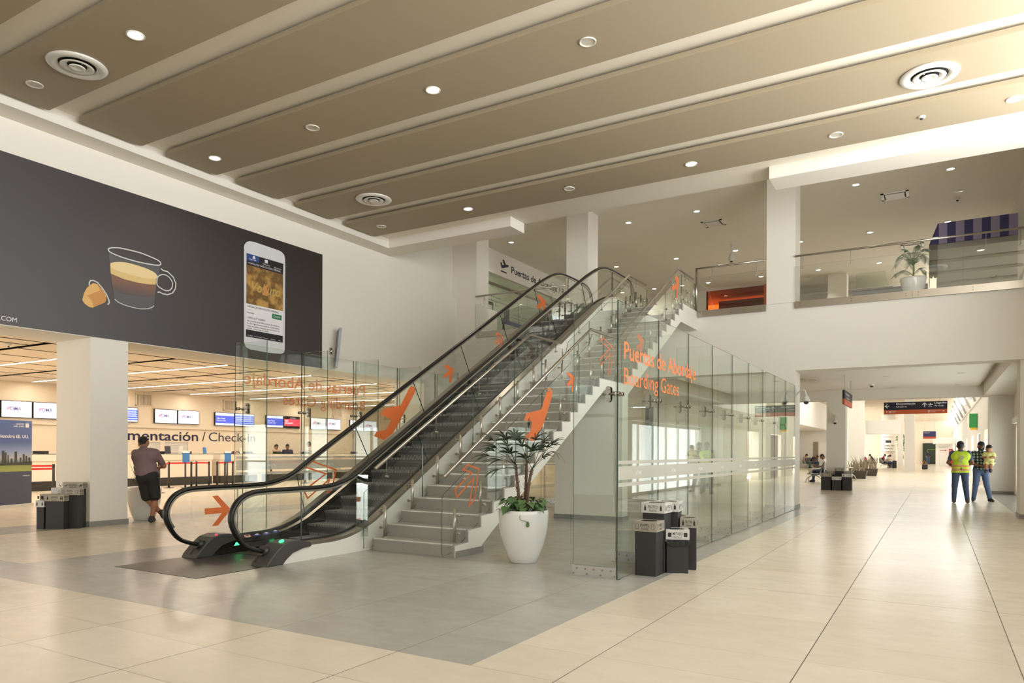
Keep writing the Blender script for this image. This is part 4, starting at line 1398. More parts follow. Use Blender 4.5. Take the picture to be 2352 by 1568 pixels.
letters('interface_lettering', [T('CÁPSULA DE CAFÉ VOLLUTO | ORIGINAL', 10.375, 4.43, .042, .86), T('• • • •', 10.38, 4.37, .02, .12), T('Intensidad', 10.375, 4.30, .036, .18), T('CAFÉ DULCE Y LIGERO', 10.375, 4.19, .042, .48),
                                T('Esta mezcla de Arábica puros de América', 10.375, 4.125, .036, .88), T('del Sur ligeramente tostados revela dulces', 10.375, 4.07, .036, .88), T('notas de galleta realzadas por un punto de', 10.375, 4.015, .036, .88), T('acidez y una nota afrutada.', 10.375, 3.965, .036, .58)], 'ink', ph_)
letters('script_lettering', [T('Volluto', 10.44, 4.80, .22, .82, shear=.25, bold=.01)], 'ui_gold_light', ph_)
mb = MB()
mb.prism([(10.44 + .07, 5.50), (10.44 + .15, 5.50), (10.44 + .13, 5.56), (10.44 + .09, 5.56)], (xb + .006, 0, 0), OY, OZ, .001)
mb.prism([(10.84, 5.48), (10.92, 5.48), (10.92, 5.55), (10.84, 5.55)], (xb + .006, 0, 0), OY, OZ, .001)
mb.obj('menu_icons', 'ui_white', ph_)
MB().prism([(10.78, 4.76), (10.93, 4.76), (10.905, 4.94), (10.875, 4.97), (10.83, 4.97), (10.80, 4.94)], (xb + .006, 0, 0), OY, OZ, .001).obj('capsule_icon', 'capsule', ph_)
letters('web_address', [dict(s='ESSO.COM', O=(xb + .002, 5.90, 3.395), U=OY, V=OZ, h=.075, align='R')], 'ui_white', bb)
for yj in (7.95, 9.2, 6.4):
    pass

# ------------------------------------------------------------ sign above the gates on the balcony
gs = thing('wall_sign', 'navy lettering with a departing plane on the pale band above the balcony gates', 'sign', (-12.72, 23, 7.6))
x = -12.722
letters('lettering', [dict(s='Puertas de Abordaje / Boarding Gates', O=(x, 21.48, 7.55), U=OY, V=OZ, h=.25, w=6.5, bold=.01)], 'navy', gs)
mb = MB(); plane_icon(mb, (21.02, 7.66), .27, (x, 0, 0), OY, OZ, .003); mb.obj('departing_plane_icon', 'navy', gs)
t = thing('glass_screen', 'greenish glass security notice panel under the navy balcony sign', 'glass panel', (-12.85, 22, 4.95))
MB().box(-12.86, -12.85, 19.0, 27.2, 4.95, 7.30).obj('pane', mat('green_glass', 'AEB79C', .15, var=.03), t)
x = -12.847
rows_ = []
for k, (s, w) in enumerate([('El acceso es en el punto', 1.1), ('donde los funcionarios', 1.5), ('tienen que ver con', .9)]):
    rows_.append(dict(s=s, O=(x, 19.9, 6.55 - k * .14), U=OY, V=OZ, h=.055, w=w))
for k in range(5):
    rows_.append(dict(s='medidas de seguridad', O=(x, 21.8, 6.15 - k * .11), U=OY, V=OZ, h=.045, w=1.0))
for k in range(8):
    rows_.append(dict(s='No se permiten objetos', O=(x, 21.9, 5.55 - k * .09), U=OY, V=OZ, h=.042, w=1.1))
letters('notice_lettering', rows_, 'ink', t)
mb = MB()
mb.prism([(20.02, 5.4), (20.10, 5.4), (20.16, 5.95), (20.22, 6.0), (20.1, 6.1), (20.15, 6.2), (20.02, 6.2), (20.02, 6.1), (19.92, 6.0), (19.97, 5.95)], (x, 0, 0), OY, OZ, .002)
mb.box(x, x + .002, 19.9, 20.5, 6.25, 6.36); mb.box(x, x + .002, 20.44, 20.5, 5.35, 6.25)
mb.obj('pictogram', 'ink', t)
mb = MB()
for yy, h in ((21.25, .35), (21.38, .5), (21.5, .42)):
    mb.box(x, x + .002, yy - .05, yy + .05, 5.9, 5.9 + h)
    mb.box(x, x + .002, yy - .05, yy + .05, 5.2, 5.2 + h * .7)
mb.obj('pictogram', 'ink', t)
MB().box(-12.86, -12.80, 19.0, 27.2, 6.95, 7.02).obj('rail', 'steel_dark', t)

# ------------------------------------------------------------ hanging direction signs
hs = thing('hanging_sign', 'navy and orange hanging sign reading Check-in and Arrivals over the corridor', 'sign', (-.635, 29.15, 2.96))
MB().box(-1.614, .345, 29.12, 29.18, 2.90, 3.178).obj('navy_panel', 'navy_sign', hs)
MB().box(-1.614, .345, 29.12, 29.18, 2.753, 2.90).obj('orange_panel', 'sign_orange', hs)
UX = (1, 0, 0)
yf = 29.118
letters('lettering', [dict(s='Documentación', O=(-1.22, yf, 3.085), U=UX, V=OZ, w=.60, h=.062, bold=.015), dict(s='Check-in', O=(-1.22, yf, 2.985), U=UX, V=OZ, w=.33, h=.062),
                      dict(s='Llegadas', O=(-.04, yf, 3.095), U=UX, V=OZ, w=.355, h=.062, bold=.015), dict(s='Arrivals', O=(-.04, yf, 2.995), U=UX, V=OZ, w=.29, h=.062),
                      dict(s='Elevador', O=(-1.37, yf, 2.845), U=UX, V=OZ, w=.15, h=.028), dict(s='Elevator', O=(-1.37, yf, 2.80), U=UX, V=OZ, w=.14, h=.028),
                      dict(s='Estacionamiento', O=(-.14, yf, 2.845), U=UX, V=OZ, w=.30, h=.028), dict(s='Parking', O=(-.14, yf, 2.80), U=UX, V=OZ, w=.13, h=.028),
                      dict(s='E', O=(-.215, yf - .004, 2.812), U=UX, V=OZ, w=.025, h=.04, bold=.02)], 'white_ink', hs)
FX = dict(O=(0, yf, 0), U=UX, V=OZ, th=.003)
mb = MB(); stroke(mb, [(-1.44, 3.04), (-1.57, 3.04)], .022, (0, yf, 0), UX, OZ, False); stroke(mb, [(-1.49, 3.11), (-1.575, 3.04), (-1.49, 2.97)], .022, (0, yf, 0), UX, OZ, False); mb.obj('left_arrow', 'white_ink', hs)
mb = MB(); stroke(mb, [(-.34, 2.98), (-.34, 3.12)], .022, (0, yf, 0), UX, OZ, False); stroke(mb, [(-.41, 3.06), (-.34, 3.13), (-.27, 3.06)], .022, (0, yf, 0), UX, OZ, False); mb.obj('up_arrow', 'white_ink', hs)
mb = MB(); plane_icon(mb, (-.155, 3.055), .075, (0, yf, 0), UX, OZ, .003); mb.obj('arriving_plane_icon', 'white_ink', hs)
mb = MB(); stroke(mb, [(-1.46, 2.835), (-1.53, 2.835)], .010, (0, yf, 0), UX, OZ, False); stroke(mb, [(-1.50, 2.86), (-1.535, 2.835), (-1.50, 2.81)], .010, (0, yf, 0), UX, OZ, False)
mb.obj('left_arrow', 'white_ink', hs)
mb = MB(); stroke(mb, [(.18, 2.835), (.25, 2.835)], .010, (0, yf, 0), UX, OZ, False); stroke(mb, [(.22, 2.86), (.255, 2.835), (.22, 2.81)], .010, (0, yf, 0), UX, OZ, False); mb.obj('right_arrow', 'white_ink', hs)
mb = MB(); stroke(mb, [(-.235, 2.80), (-.175, 2.80), (-.175, 2.865), (-.235, 2.865)], .008, (0, yf, 0), UX, OZ); mb.obj('parking_icon', 'white_ink', hs)
mb = MB(); mb.box(-1.44, -1.42, 29.115, 29.12, 2.80, 2.86); mb.box(-1.41, -1.39, 29.115, 29.12, 2.80, 2.86); mb.obj('lift_icon', 'white_ink', hs)
for xx in (-1.42, .13):
    MB().tube([(xx - .05, 29.15, 3.18), (xx, 29.15, 3.26), (xx, 29.3, 3.32)], .006, 6).obj('hanging_wire', 'steel', hs)

t = thing('hanging_sign', 'small navy and orange sign hung edge-on from two rods near the twin ball cameras', 'sign', (-2.35, 24.35, 3.0))
MB().box(-2.38, -2.32, 23.25, 25.5, 2.96, 3.22).obj('navy_panel', 'navy_sign', t)
MB().box(-2.38, -2.32, 23.25, 25.5, 2.80, 2.96).obj('orange_panel', 'sign_orange', t)
letters('lettering', [dict(s='← Elevador', O=(-2.318, 23.45, 3.10), U=OY, V=OZ, h=.07, w=1.2), dict(s='Elevator', O=(-2.318, 23.85, 2.99), U=OY, V=OZ, h=.07, w=.8)], 'white_ink', t)
for yy in (23.38, 25.33): MB().tube([(-2.35, yy, 3.22), (-2.35, yy, 3.67)], .006, 6).obj('hanging_rod', 'steel_dark', t)


def ptz(label, base, tip, drop, grp='ball cameras on wall arms'):
    t = thing('ball_camera', label, 'security camera', base, grp)
    b, p = Vector(base), Vector(tip)
    m = (b + p) / 2 + Vector((0, 0, .09))
    MB().tube(crv([tuple(b), tuple(b.lerp(p, .45) + Vector((0, 0, .11))), tuple(b.lerp(p, .85) + Vector((0, 0, .12))), tuple(p)], 5), .022, 10).obj('arm', 'white_metal', t)
    MB().lathe([(.03, .02), (.05, -.02), (.075, -.06), (.088, -.10), (.088, -.125), (.07, -.14)], tip, 18).obj('housing', 'white_metal', t)
    MB().lathe([(.052, -.14), (.055, -.17), (.04, -.195), (.004, -.205)], tip, 16).obj('lens_dome', 'bin_black', t)
    return t


ptz('right ball camera of the pair on curved arms at the glass partition end', (-2.90, 18.26, 2.72), (-2.64, 18.16, 2.705), .1)
ptz('left ball camera of the pair, seen through the glass partition end', (-3.02, 18.18, 2.72), (-3.06, 17.98, 2.705), .1)
ptz('white ball camera on the corridor column behind the small edge-on hanging sign', (-3.22, 29.2, 2.64), (-3.22, 29.05, 2.62), .1)
# ------------------------------------------------------------ smooth bodies from tapered limbs
def limb_mesh(caps, res=.012, k=.025, cut=None):
    """one continuous skin around tapered limbs; caps = (p0, p1, r0, r1)"""
    P0 = np.array([c[0] for c in caps], float); P1 = np.array([c[1] for c in caps], float)
    rmax = max(max(c[2], c[3]) for c in caps) + .05
    lo = np.minimum(P0.min(0), P1.min(0)) - rmax
    hi = np.maximum(P0.max(0), P1.max(0)) + rmax
    n = np.ceil((hi - lo) / res).astype(int) + 1
    D = np.full(n, 10.0, np.float32)
    ax = [lo[i] + np.arange(n[i]) * res for i in range(3)]
    for (a, b, ra, rb) in caps:
        a = np.array(a, float); b = np.array(b, float)
        m = max(ra, rb) + .07
        sl = []
        for i in range(3):
            i0 = max(0, int((min(a[i], b[i]) - m - lo[i]) / res)); i1 = min(n[i], int((max(a[i], b[i]) + m - lo[i]) / res) + 2)
            sl.append(slice(i0, i1))
        X, Y, Z = np.meshgrid(ax[0][sl[0]], ax[1][sl[1]], ax[2][sl[2]], indexing='ij')
        d = b - a
        L = max(1e-9, d @ d)
        t = np.clip(((X - a[0]) * d[0] + (Y - a[1]) * d[1] + (Z - a[2]) * d[2]) / L, 0, 1)
        dist = np.sqrt((X - a[0] - t * d[0]) ** 2 + (Y - a[1] - t * d[1]) ** 2 + (Z - a[2] - t * d[2]) ** 2) - (ra + (rb - ra) * t)
        cur = D[sl[0], sl[1], sl[2]]
        h = np.clip(.5 + .5 * (cur - dist) / k, 0, 1)
        D[sl[0], sl[1], sl[2]] = cur * (1 - h) + dist * h - k * h * (1 - h)
    if cut is not None:
        X, Y, Z = np.meshgrid(*ax, indexing='ij')
        for (pt, nrm) in cut:
            D = np.maximum(D, (X - pt[0]) * nrm[0] + (Y - pt[1]) * nrm[1] + (Z - pt[2]) * nrm[2])
    ins = D < 0
    c = ins[:-1, :-1, :-1].astype(int)
    tot = sum(ins[i:n[0] - 1 + i, j:n[1] - 1 + j, l:n[2] - 1 + l].astype(int) for i in (0, 1) for j in (0, 1) for l in (0, 1))
    act = (tot > 0) & (tot < 8)
    idx = -np.ones(act.shape, int)
    cells = np.argwhere(act)
    idx[act] = np.arange(len(cells))
    acc = np.zeros((len(cells), 3)); cnt = np.zeros(len(cells))
    corners = [(i, j, l) for i in (0, 1) for j in (0, 1) for l in (0, 1)]
    for i, j, l in corners:
        for d in range(3):
            if (i, j, l)[d] == 1: continue
            e = [i, j, l]; e[d] = 1
            va = D[cells[:, 0] + i, cells[:, 1] + j, cells[:, 2] + l]; vb = D[cells[:, 0] + e[0], cells[:, 1] + e[1], cells[:, 2] + e[2]]
            cr = (va < 0) != (vb < 0)
            t = np.where(cr, va / np.where(va == vb, 1, va - vb), 0)
            p = np.tile(np.array([i, j, l], float), (len(cells), 1)); p[:, d] += t
            acc[cr] += p[cr]; cnt[cr] += 1
    V = lo + (cells + acc / cnt[:, None]) * res
    F = []
    for d in range(3):
        e1, e2 = [(1, 2), (2, 0), (0, 1)][d]
        s0 = [slice(1, -1)] * 3
        s1 = [slice(1, -1)] * 3; s1[d] = slice(2, None)
        A = ins[tuple(s0)]; B = ins[tuple(s1)]
        pts = np.argwhere(A != B) + 1
        if len(pts) == 0: continue
        sign = ins[pts[:, 0], pts[:, 1], pts[:, 2]]
        o1 = np.zeros(3, int); o1[e1] = 1
        o2 = np.zeros(3, int); o2[e2] = 1
        ok = (pts < np.array(act.shape)).all(1)
        pts = pts[ok]; sign = sign[ok]
        q = [idx[tuple((pts - a_).T)] for a_ in (o1 + o2, o2, o1 * 0, o1)]
        for a_, b_, c_, d_, s in zip(*q, sign):
            if min(a_, b_, c_, d_) < 0: continue
            F.append((a_, b_, c_, d_) if s else (d_, c_, b_, a_))
    me = bpy.data.meshes.new('limbs')
    me.from_pydata([tuple(v) for v in V], [], F)
    me.polygons.foreach_set('use_smooth', [True] * len(F))
    me.update()
    return me


def part(name, me, m, parent, world=None):
    """a ready mesh (local to the thing's base) as part of the thing"""
    o = bpy.data.objects.new(name, me)
    me.name = name
    me.materials.append(MATS[m] if isinstance(m, str) else m)
    COL.objects.link(o)
    o.parent = parent
    return o


def V3(*a): return np.array(a, float)


def hand_caps(w, d, side, curl=.5, r=.0085, flip=1):
    """palm, four unequal fingers and a thumb from wrist w along direction d; side = thumb direction"""
    w = np.array(w, float); d = np.array(d, float); d /= np.linalg.norm(d); s = np.array(side, float); s -= d * (s @ d); s /= np.linalg.norm(s)
    nn = np.cross(d, s) * flip
    caps = [(w, w + d * .045 + s * .018, .024, .022), (w, w + d * .05 - s * .02, .024, .020), (w + d * .05 + s * .022, w + d * .05 - s * .028, .018, .016)]
    for i, L in enumerate((.072, .080, .074, .058)):
        b = w + d * .065 + s * (.027 - .018 * i)
        k1 = b + d * L * .45 * math.cos(curl) + nn * L * .45 * math.sin(curl)
        k2 = k1 + d * L * .55 * math.cos(curl * 2.1) + nn * L * .55 * math.sin(curl * 2.1)
        caps += [(b, k1, r, r * .95), (k1, k2, r * .95, r * .8)]
    t0 = w + d * .018 + s * .026
    t1 = t0 + d * .028 + s * .026 + nn * .008
    caps += [(t0, t1, .011, .0105), (t1, t1 + d * .03 + s * .006 + nn * .012, .010, .0085)]
    return caps


def figure(label, loc, rz, J, look, cat='person', res=.013, group=None, scale=1.0):
    """J = joints; look = colours and garments. Local frame: the figure faces +y."""
    t = thing('person', label, cat, loc, group, rz)
    t.scale = (scale,) * 3
    g = lambda k: V3(*J[k])
    chest, belly, pelvis = g('chest'), g('belly'), g('pelvis')
    sx = V3(*J.get('side', (1, 0, 0)))
    head, neck = g('head'), g('neck')
    up = (head - neck); up /= np.linalg.norm(up)
    fw = V3(*J.get('face', (0, 1, 0))); fw -= up * (fw @ up); fw /= np.linalg.norm(fw)
    hs = np.cross(fw, up)
    body = []
    # head: skull, jaw, nose, ears
    body += [(head + up * .035 - fw * .012, head + up * .02 + fw * .012, .088, .086), (head - up * .03 + fw * .015, head - up * .075 + fw * .035, .072, .045),
             (head - up * .00 + fw * .088, head - up * .030 + fw * .104, .010, .014), (head - up * .105 - fw * .01, head - up * .06, .05, .06)]
    for s in (-1, 1):
        body += [(head - up * .005 + hs * s * .086 - fw * .008, head - up * .04 + hs * s * .080 - fw * .004, .016, .011)]
    body += [(neck, head - up * .08 - fw * .012, .058, .052)]
    w = J.get('girth', 1.0)
    tor = [(chest - sx * .10, chest + sx * .10, .118 * w, .118 * w), (chest, belly, .125 * w, .122 * w), (belly - sx * .05, belly + sx * .05, .115 * w, .115 * w), (belly, pelvis, .125 * w, .13 * w), (pelvis - sx * .065, pelvis + sx * .065, .118 * w, .118 * w),
           (chest + up * .03, neck, .10, .062)]
    inner = [(a, b, ra * .93, rb * .93) for a, b, ra, rb in tor]
    body += inner
    arms, sleeves, legs = [], [], []
    for s in 'lr':
        sh, el, wr = g('sh_' + s), g('el_' + s), g('wr_' + s)
        a = [(chest + (sh - chest) * .55 + up * .03, sh, .075, .060 * (w * .5 + .5)), (sh, el, .056 * (w * .5 + .5), .042), (el, wr, .041, .027)]
        body += a
        arms.append(a)
        if J.get('hands', True):
            hd = V3(*J.get('hd_' + s, tuple(wr - el)))
            body += hand_caps(wr, hd, J.get('thumb_' + s, (0, 1, 0)), J.get('curl', .5), flip=J.get('flip_' + s, 1))
        sl = look.get('sleeve', .6)
        end = sh + (el - sh) * min(1, sl * 1.0)
        sleeves += [(chest + (sh - chest) * .5 + up * .02, sh, .08, .070), (sh, end, .067, .058)]
        if sl > 1: sleeves += [(el, el + (wr - el) * (sl - 1), .054, .042)]
        hp, kn, an = g('hip_' + s), g('kn_' + s), g('an_' + s)
        toe = g('toe_' + s)
        body += [(hp, kn, .080 * w, .052), (kn, kn + (an - kn) * .35, .052, .055), (kn + (an - kn) * .35, an, .055, .034)]
    part('body', limb_mesh(body, res * .85, .022), look.get('skin', 'skin'), t)
    shirt = [(a, b, ra + .016, rb + .016) for a, b, ra, rb in tor[:3]] + [(belly, belly + (pelvis - belly) * look.get('hem', .75), .145 * w, .148 * w)] + [(belly + (pelvis - belly) * look.get('hem', .75) - sx * .05, belly + (pelvis - belly) * look.get('hem', .75) + sx * .05, .130 * w, .130 * w), (chest + up * .03, neck - up * .01, .112, .075)] + sleeves
    hd_ = pelvis - belly; hp_ = belly + hd_ * (look.get('hem', .75) + .42)
    part('shirt', limb_mesh(shirt, res, .03, cut=[(tuple(hp_), tuple(hd_ / np.linalg.norm(hd_)))]), look['shirt'], t)
    tr = []
    for s in 'lr':
        hp, kn, an = g('hip_' + s), g('kn_' + s), g('an_' + s)
        tr += [(pelvis, hp, .125 * w, .10 * w)]
        L = look.get('trouser', 2.0)
        e = hp + (kn - hp) * min(1, L)
        tr += [(hp, e, .100 * w, (.095 if L < 1 else .074))]
        if L > 1: tr += [(kn, kn + (an - kn) * (L - 1) * .95, .074, .058)]
    tr += [(pelvis - sx * .06, pelvis + sx * .06, .13 * w, .13 * w)]
    part('shorts' if look.get('trouser', 2) < 1 else 'trousers', limb_mesh(tr, res, .025), look['legs'], t)
    for s in 'lr':
        an, toe = g('an_' + s), g('toe_' + s)
        d = toe - an
        heel = J.get('heel_' + s)
        hl = V3(*heel) if heel is not None else an + V3(0, -.03, -.035) if abs(d[2]) < .15 else an
        part('shoe', limb_mesh([(hl, toe, .042, .036), (an, hl, .045, .044), (an, an + (toe - an) * .6 + V3(0, 0, .01), .045, .034)], .010, .03), look.get('shoes', 'shoe_dark'), t)
    # hair
    hair = look.get('hair', 'short')
    if hair:
        hc = [(head + up * .048 - fw * .022, head + up * .040 + fw * .012, .090, .084), (head + up * .01 - fw * .035, head - up * .045 - fw * .035, .078, .058)]
        if hair == 'long': hc += [(head - fw * .06, head - fw * .07 - up * .20, .07, .05)]
        if hair == 'bun': hc += [(head + up * .10 - fw * .06, head + up * .12 - fw * .06, .035, .03)]
        hm = limb_mesh(hc, res * .8, .02, cut=None)
        part({'cap': 'beanie'}.get(hair, 'hair'), hm, look.get('hair_mat', 'hair'), t)
    if look.get('face'):
        mb = MB()
        for s in (-1, 1):
            p = head + fw * .082 + hs * s * .032 + up * .004
            mb.lathe([(.001, -.008), (.009, -.004), (.009, .004), (.001, .008)], tuple(p), 8)
        part('eyes', _m(mb), 'ink', t)
        part('mouth', limb_mesh([(head + fw * .088 - up * .052 - hs * .018, head + fw * .088 - up * .052 + hs * .018, .007, .007)], .004, .005), look.get('mouth', 'lip'), t)
        if look.get('beard'):
            part('beard', limb_mesh([(head - up * .062 + fw * .052 - hs * .03, head - up * .085 + fw * .05, .040, .034), (head - up * .062 + fw * .052 + hs * .03, head - up * .085 + fw * .05, .040, .034),
                                     (head - up * .02 + hs * .07 + fw * .01, head - up * .07 + hs * .05 + fw * .03, .016, .03), (head - up * .02 - hs * .07 + fw * .01, head - up * .07 - hs * .05 + fw * .03, .016, .03)], .006, .015), 'hair', t)
    return t


def _m(mb):
    bmesh.ops.recalc_face_normals(mb.bm, faces=mb.bm.faces)
    me = bpy.data.meshes.new('part')
    mb.bm.to_mesh(me); mb.bm.free()
    return me


STAND = dict(head=(0, .02, 1.585), neck=(0, -.01, 1.44), chest=(0, 0, 1.30), belly=(0, .01, 1.10), pelvis=(0, 0, .93),
             sh_l=(-.185, 0, 1.385), sh_r=(.185, 0, 1.385), el_l=(-.235, -.02, 1.11), el_r=(.235, -.02, 1.11), wr_l=(-.22, .08, .88), wr_r=(.22, .08, .88),
             hip_l=(-.09, 0, .88), hip_r=(.09, 0, .88), kn_l=(-.10, .015, .48), kn_r=(.10, .015, .48), an_l=(-.11, 0, .09), an_r=(.11, 0, .09), toe_l=(-.13, .15, .04), toe_r=(.13, .15, .04))
SEAT = dict(STAND, head=(0, .06, 1.17), neck=(0, -.02, 1.04), chest=(0, -.04, .88), belly=(0, -.06, .68), pelvis=(0, -.04, .53), sh_l=(-.17, -.03, .96), sh_r=(.17, -.03, .96),
            el_l=(-.21, .05, .72), el_r=(.21, .05, .72), wr_l=(-.08, .26, .74), wr_r=(.08, .26, .74), hip_l=(-.09, 0, .51), hip_r=(.09, 0, .51), kn_l=(-.10, .42, .50), kn_r=(.10, .42, .50),
            an_l=(-.10, .44, .09), an_r=(.10, .44, .09), toe_l=(-.11, .58, .04), toe_r=(.11, .58, .04))
for n_, c_ in (('polo_purple', '7A6467'), ('short_black', '1D1B1B'), ('denim', '3E4D68'), ('denim_light', '4F6384'), ('tee_blue', '44506A'), ('shoe_dark', '33302F'), ('shoe_brown', '5A4A40'), ('lip', '8E5248'), ('teeth', 'D9D2CB'),
               ('beanie_black', '23232A'), ('baby_yellow', 'D8D68A'), ('tee_white', 'D9D6D4'), ('tee_black', '26252B'), ('tee_teal', '4E8C92'), ('tee_magenta', 'B23A72'), ('tee_beige', 'B59F86'), ('uniform', '2C2E48'), ('sole', '8A8378')):
    mat(n_, c_, .7, var=.08, scale=12)
AZ = .532811


def plaid():
    m = bpy.data.materials.new('plaid'); m.use_nodes = True
    nt = m.node_tree; N, L = nt.nodes, nt.links; b = N['Principled BSDF']; b.inputs['Roughness'].default_value = .8
    tc = N.new('ShaderNodeTexCoord'); sep = N.new('ShaderNodeSeparateXYZ'); L.new(tc.outputs['Object'], sep.inputs[0])
    def band(sock, f, th):
        a = N.new('ShaderNodeMath'); a.operation = 'MULTIPLY'; a.inputs[1].default_value = f; L.new(sock, a.inputs[0])
        s = N.new('ShaderNodeMath'); s.operation = 'SINE'; L.new(a.outputs[0], s.inputs[0])
        g = N.new('ShaderNodeMath'); g.operation = 'GREATER_THAN'; g.inputs[1].default_value = th; L.new(s.outputs[0], g.inputs[0])
        return g.outputs[0]
    a = N.new('ShaderNodeMath'); a.operation = 'ADD'; L.new(band(sep.outputs[0], 75, .25), a.inputs[0]); L.new(band(sep.outputs[2], 75, .25), a.inputs[1])
    r = N.new('ShaderNodeValToRGB'); r.color_ramp.interpolation = 'CONSTANT'
    r.color_ramp.elements[0].color = hexc('23282C'); r.color_ramp.elements[1].position = .4; r.color_ramp.elements[1].color = hexc('4F6456')
    e = r.color_ramp.elements.new(.9); e.color = hexc('C9CFC8')
    mm = N.new('ShaderNodeMath'); mm.operation = 'MULTIPLY'; mm.inputs[1].default_value = .5; L.new(a.outputs[0], mm.inputs[0]); L.new(mm.outputs[0], r.inputs[0])
    L.new(r.outputs[0], b.inputs['Base Color'])
    MATS['plaid'] = m


plaid()


def hivis():
    m = bpy.data.materials.new('hivis'); m.use_nodes = True
    nt = m.node_tree; N, L = nt.nodes, nt.links; b = N['Principled BSDF']; b.inputs['Roughness'].default_value = .7
    tc = N.new('ShaderNodeTexCoord'); sep = N.new('ShaderNodeSeparateXYZ'); L.new(tc.outputs['Object'], sep.inputs[0])
    r = N.new('ShaderNodeValToRGB'); r.color_ramp.interpolation = 'CONSTANT'
    el = r.color_ramp.elements
    Y_, O_, G_ = hexc('C3DC3A'), hexc('E26A36'), hexc('B9B7A8')
    el[0].position = 0; el[0].color = Y_
    el[1].position = .10; el[1].color = O_
    for p_, c_ in ((.125, G_), (.155, O_), (.18, Y_), (.28, O_), (.305, G_), (.335, O_), (.36, Y_)):
        e = el.new(p_); e.color = c_
    mr = N.new('ShaderNodeMapRange'); mr.inputs['From Min'].default_value = .84; mr.inputs['From Max'].default_value = 1.44
    L.new(sep.outputs[2], mr.inputs['Value']); L.new(mr.outputs[0], r.inputs[0])
    L.new(r.outputs[0], b.inputs['Base Color'])
    MATS['hivis'] = m


hivis()

# man leaning on the planter behind the big left column, seen from the back
J = dict(STAND, head=(-.215, .16, 1.475), neck=(-.17, .06, 1.37), chest=(-.12, .03, 1.235), belly=(-.08, -.01, 1.03), pelvis=(-.04, -.04, .86),
         sh_l=(-.325, .08, 1.29), sh_r=(.075, .03, 1.30), el_l=(-.38, .24, 1.05), el_r=(.165, .17, 1.05), wr_l=(-.26, .42, .99), wr_r=(-.02, .36, 1.02),
         hip_l=(-.115, -.03, .80), hip_r=(.055, -.03, .82), kn_l=(-.09, .05, .44), kn_r=(.075, .03, .45), an_l=(.165, .16, .12), an_r=(.03, -.01, .09), toe_l=(.19, .22, .03), toe_r=(-.01, .15, .04), heel_l=(.16, .09, .19),
         face=(0, 1, -.35), side=(.98, -.05, .12), girth=1.12)
man = figure('person in mauve polo shirt and black shorts leaning beside the big left column', (-12.58, 8.10, 0), AZ, J,
             dict(shirt='polo_purple', legs='short_black', sleeve=.78, trouser=.88, hem=.62, shoes='shoe_dark', skin='skin'), res=.012)

# two men in the corridor
J = dict(STAND, el_l=(-.29, .02, 1.12), el_r=(.29, .02, 1.12), wr_l=(-.17, .22, 1.02), wr_r=(.17, .22, 1.02), toe_l=(-.15, .15, .04), hip_l=(-.10, 0, .87), hip_r=(.10, 0, .87), kn_l=(-.13, .02, .48), kn_r=(.13, .02, .48), an_l=(-.15, 0, .09), an_r=(.17, 0, .09), toe_r=(.20, .14, .04), girth=1.05)
p1 = figure('person in a yellow high-visibility vest, black beanie and jeans, seen from behind in the corridor', (.585, 23.15, 0), AZ * .2, J,
            dict(shirt='tee_blue', legs='denim', sleeve=.62, hem=.6, hair='cap', hair_mat='beanie_black', shoes='shoe_brown', skin='skin_dark'), scale=.985)
tor = [((-.10, 0, 1.30), (.10, 0, 1.30), .150, .150), ((0, 0, 1.30), (0, .01, 1.05), .155, .155), ((-.05, 0, 1.08), (.05, 0, 1.08), .15, .15), ((-.07, 0, .86), (.07, 0, .86), .15, .15), ((-.06, 0, 1.0), (.06, 0, 1.0), .15, .15), ((-.12, 0, 1.36), (.12, 0, 1.36), .085, .085)]
vest = part('vest', limb_mesh(tor, .012, .03, cut=[((0, 0, .845), (0, 0, -1))]), 'hivis', p1)
mb = MB(); put_text(mb, '?', (0, -.172, 1.13), (1, 0, 0), OZ, h=.19, w=.14, bold=.03, align='C')
q = part('vest_mark', _m(mb), mat('reflective', 'A9AC88', .5), p1)
J = dict(STAND, el_l=(-.27, .10, 1.12), el_r=(.27, .10, 1.10), wr_l=(-.14, .25, 1.10), wr_r=(.02, .27, 1.02), kn_l=(-.14, .02, .48), kn_r=(.13, .02, .48), an_l=(-.22, 0, .09), an_r=(.18, .02, .09), toe_l=(-.27, .14, .04), toe_r=(.22, .15, .04), girth=1.06,
         face=(0, 1, -.05))
p2 = figure('bearded person in a dark plaid shirt and jeans, smiling and carrying a toddler', (1.10, 24.1, 0), AZ * .25 + math.pi, J,
            dict(shirt='plaid', legs='denim_light', sleeve=1.15, hem=.75, face=True, beard=True, mouth='teeth', skin='skin_dark', shoes='shoe_dark'), scale=.985)
Jc = dict(STAND, head=(0, .02, .56), neck=(0, 0, .44), chest=(0, 0, .36), belly=(0, 0, .25), pelvis=(0, .02, .16), sh_l=(-.09, 0, .40), sh_r=(.09, 0, .40), el_l=(-.13, .06, .30), el_r=(.13, .06, .30), wr_l=(-.06, .14, .29), wr_r=(.05, .14, .30),
          hip_l=(-.05, .02, .14), hip_r=(.05, .02, .14), kn_l=(-.06, .12, .06), kn_r=(.06, .13, .06), an_l=(-.05, .10, -.10), an_r=(.07, .12, -.12), toe_l=(-.05, .16, -.13), toe_r=(.08, .18, -.15), girth=.62, hands=False)
kid = figure('toddler in pale yellow top carried by the bearded person', (1.275, 23.86, .99), AZ * .2 + math.pi * .92, dict(Jc),
             dict(shirt='baby_yellow', legs='baby_yellow', sleeve=.7, trouser=.5, hem=.95, skin='skin'), res=.012, scale=.88)

# check-in staff and guests, small and far
def small(label, loc, rz, J, look, s=1.0):
    return figure(label, loc, rz, dict(J, hands=False), look, res=.026, scale=s)


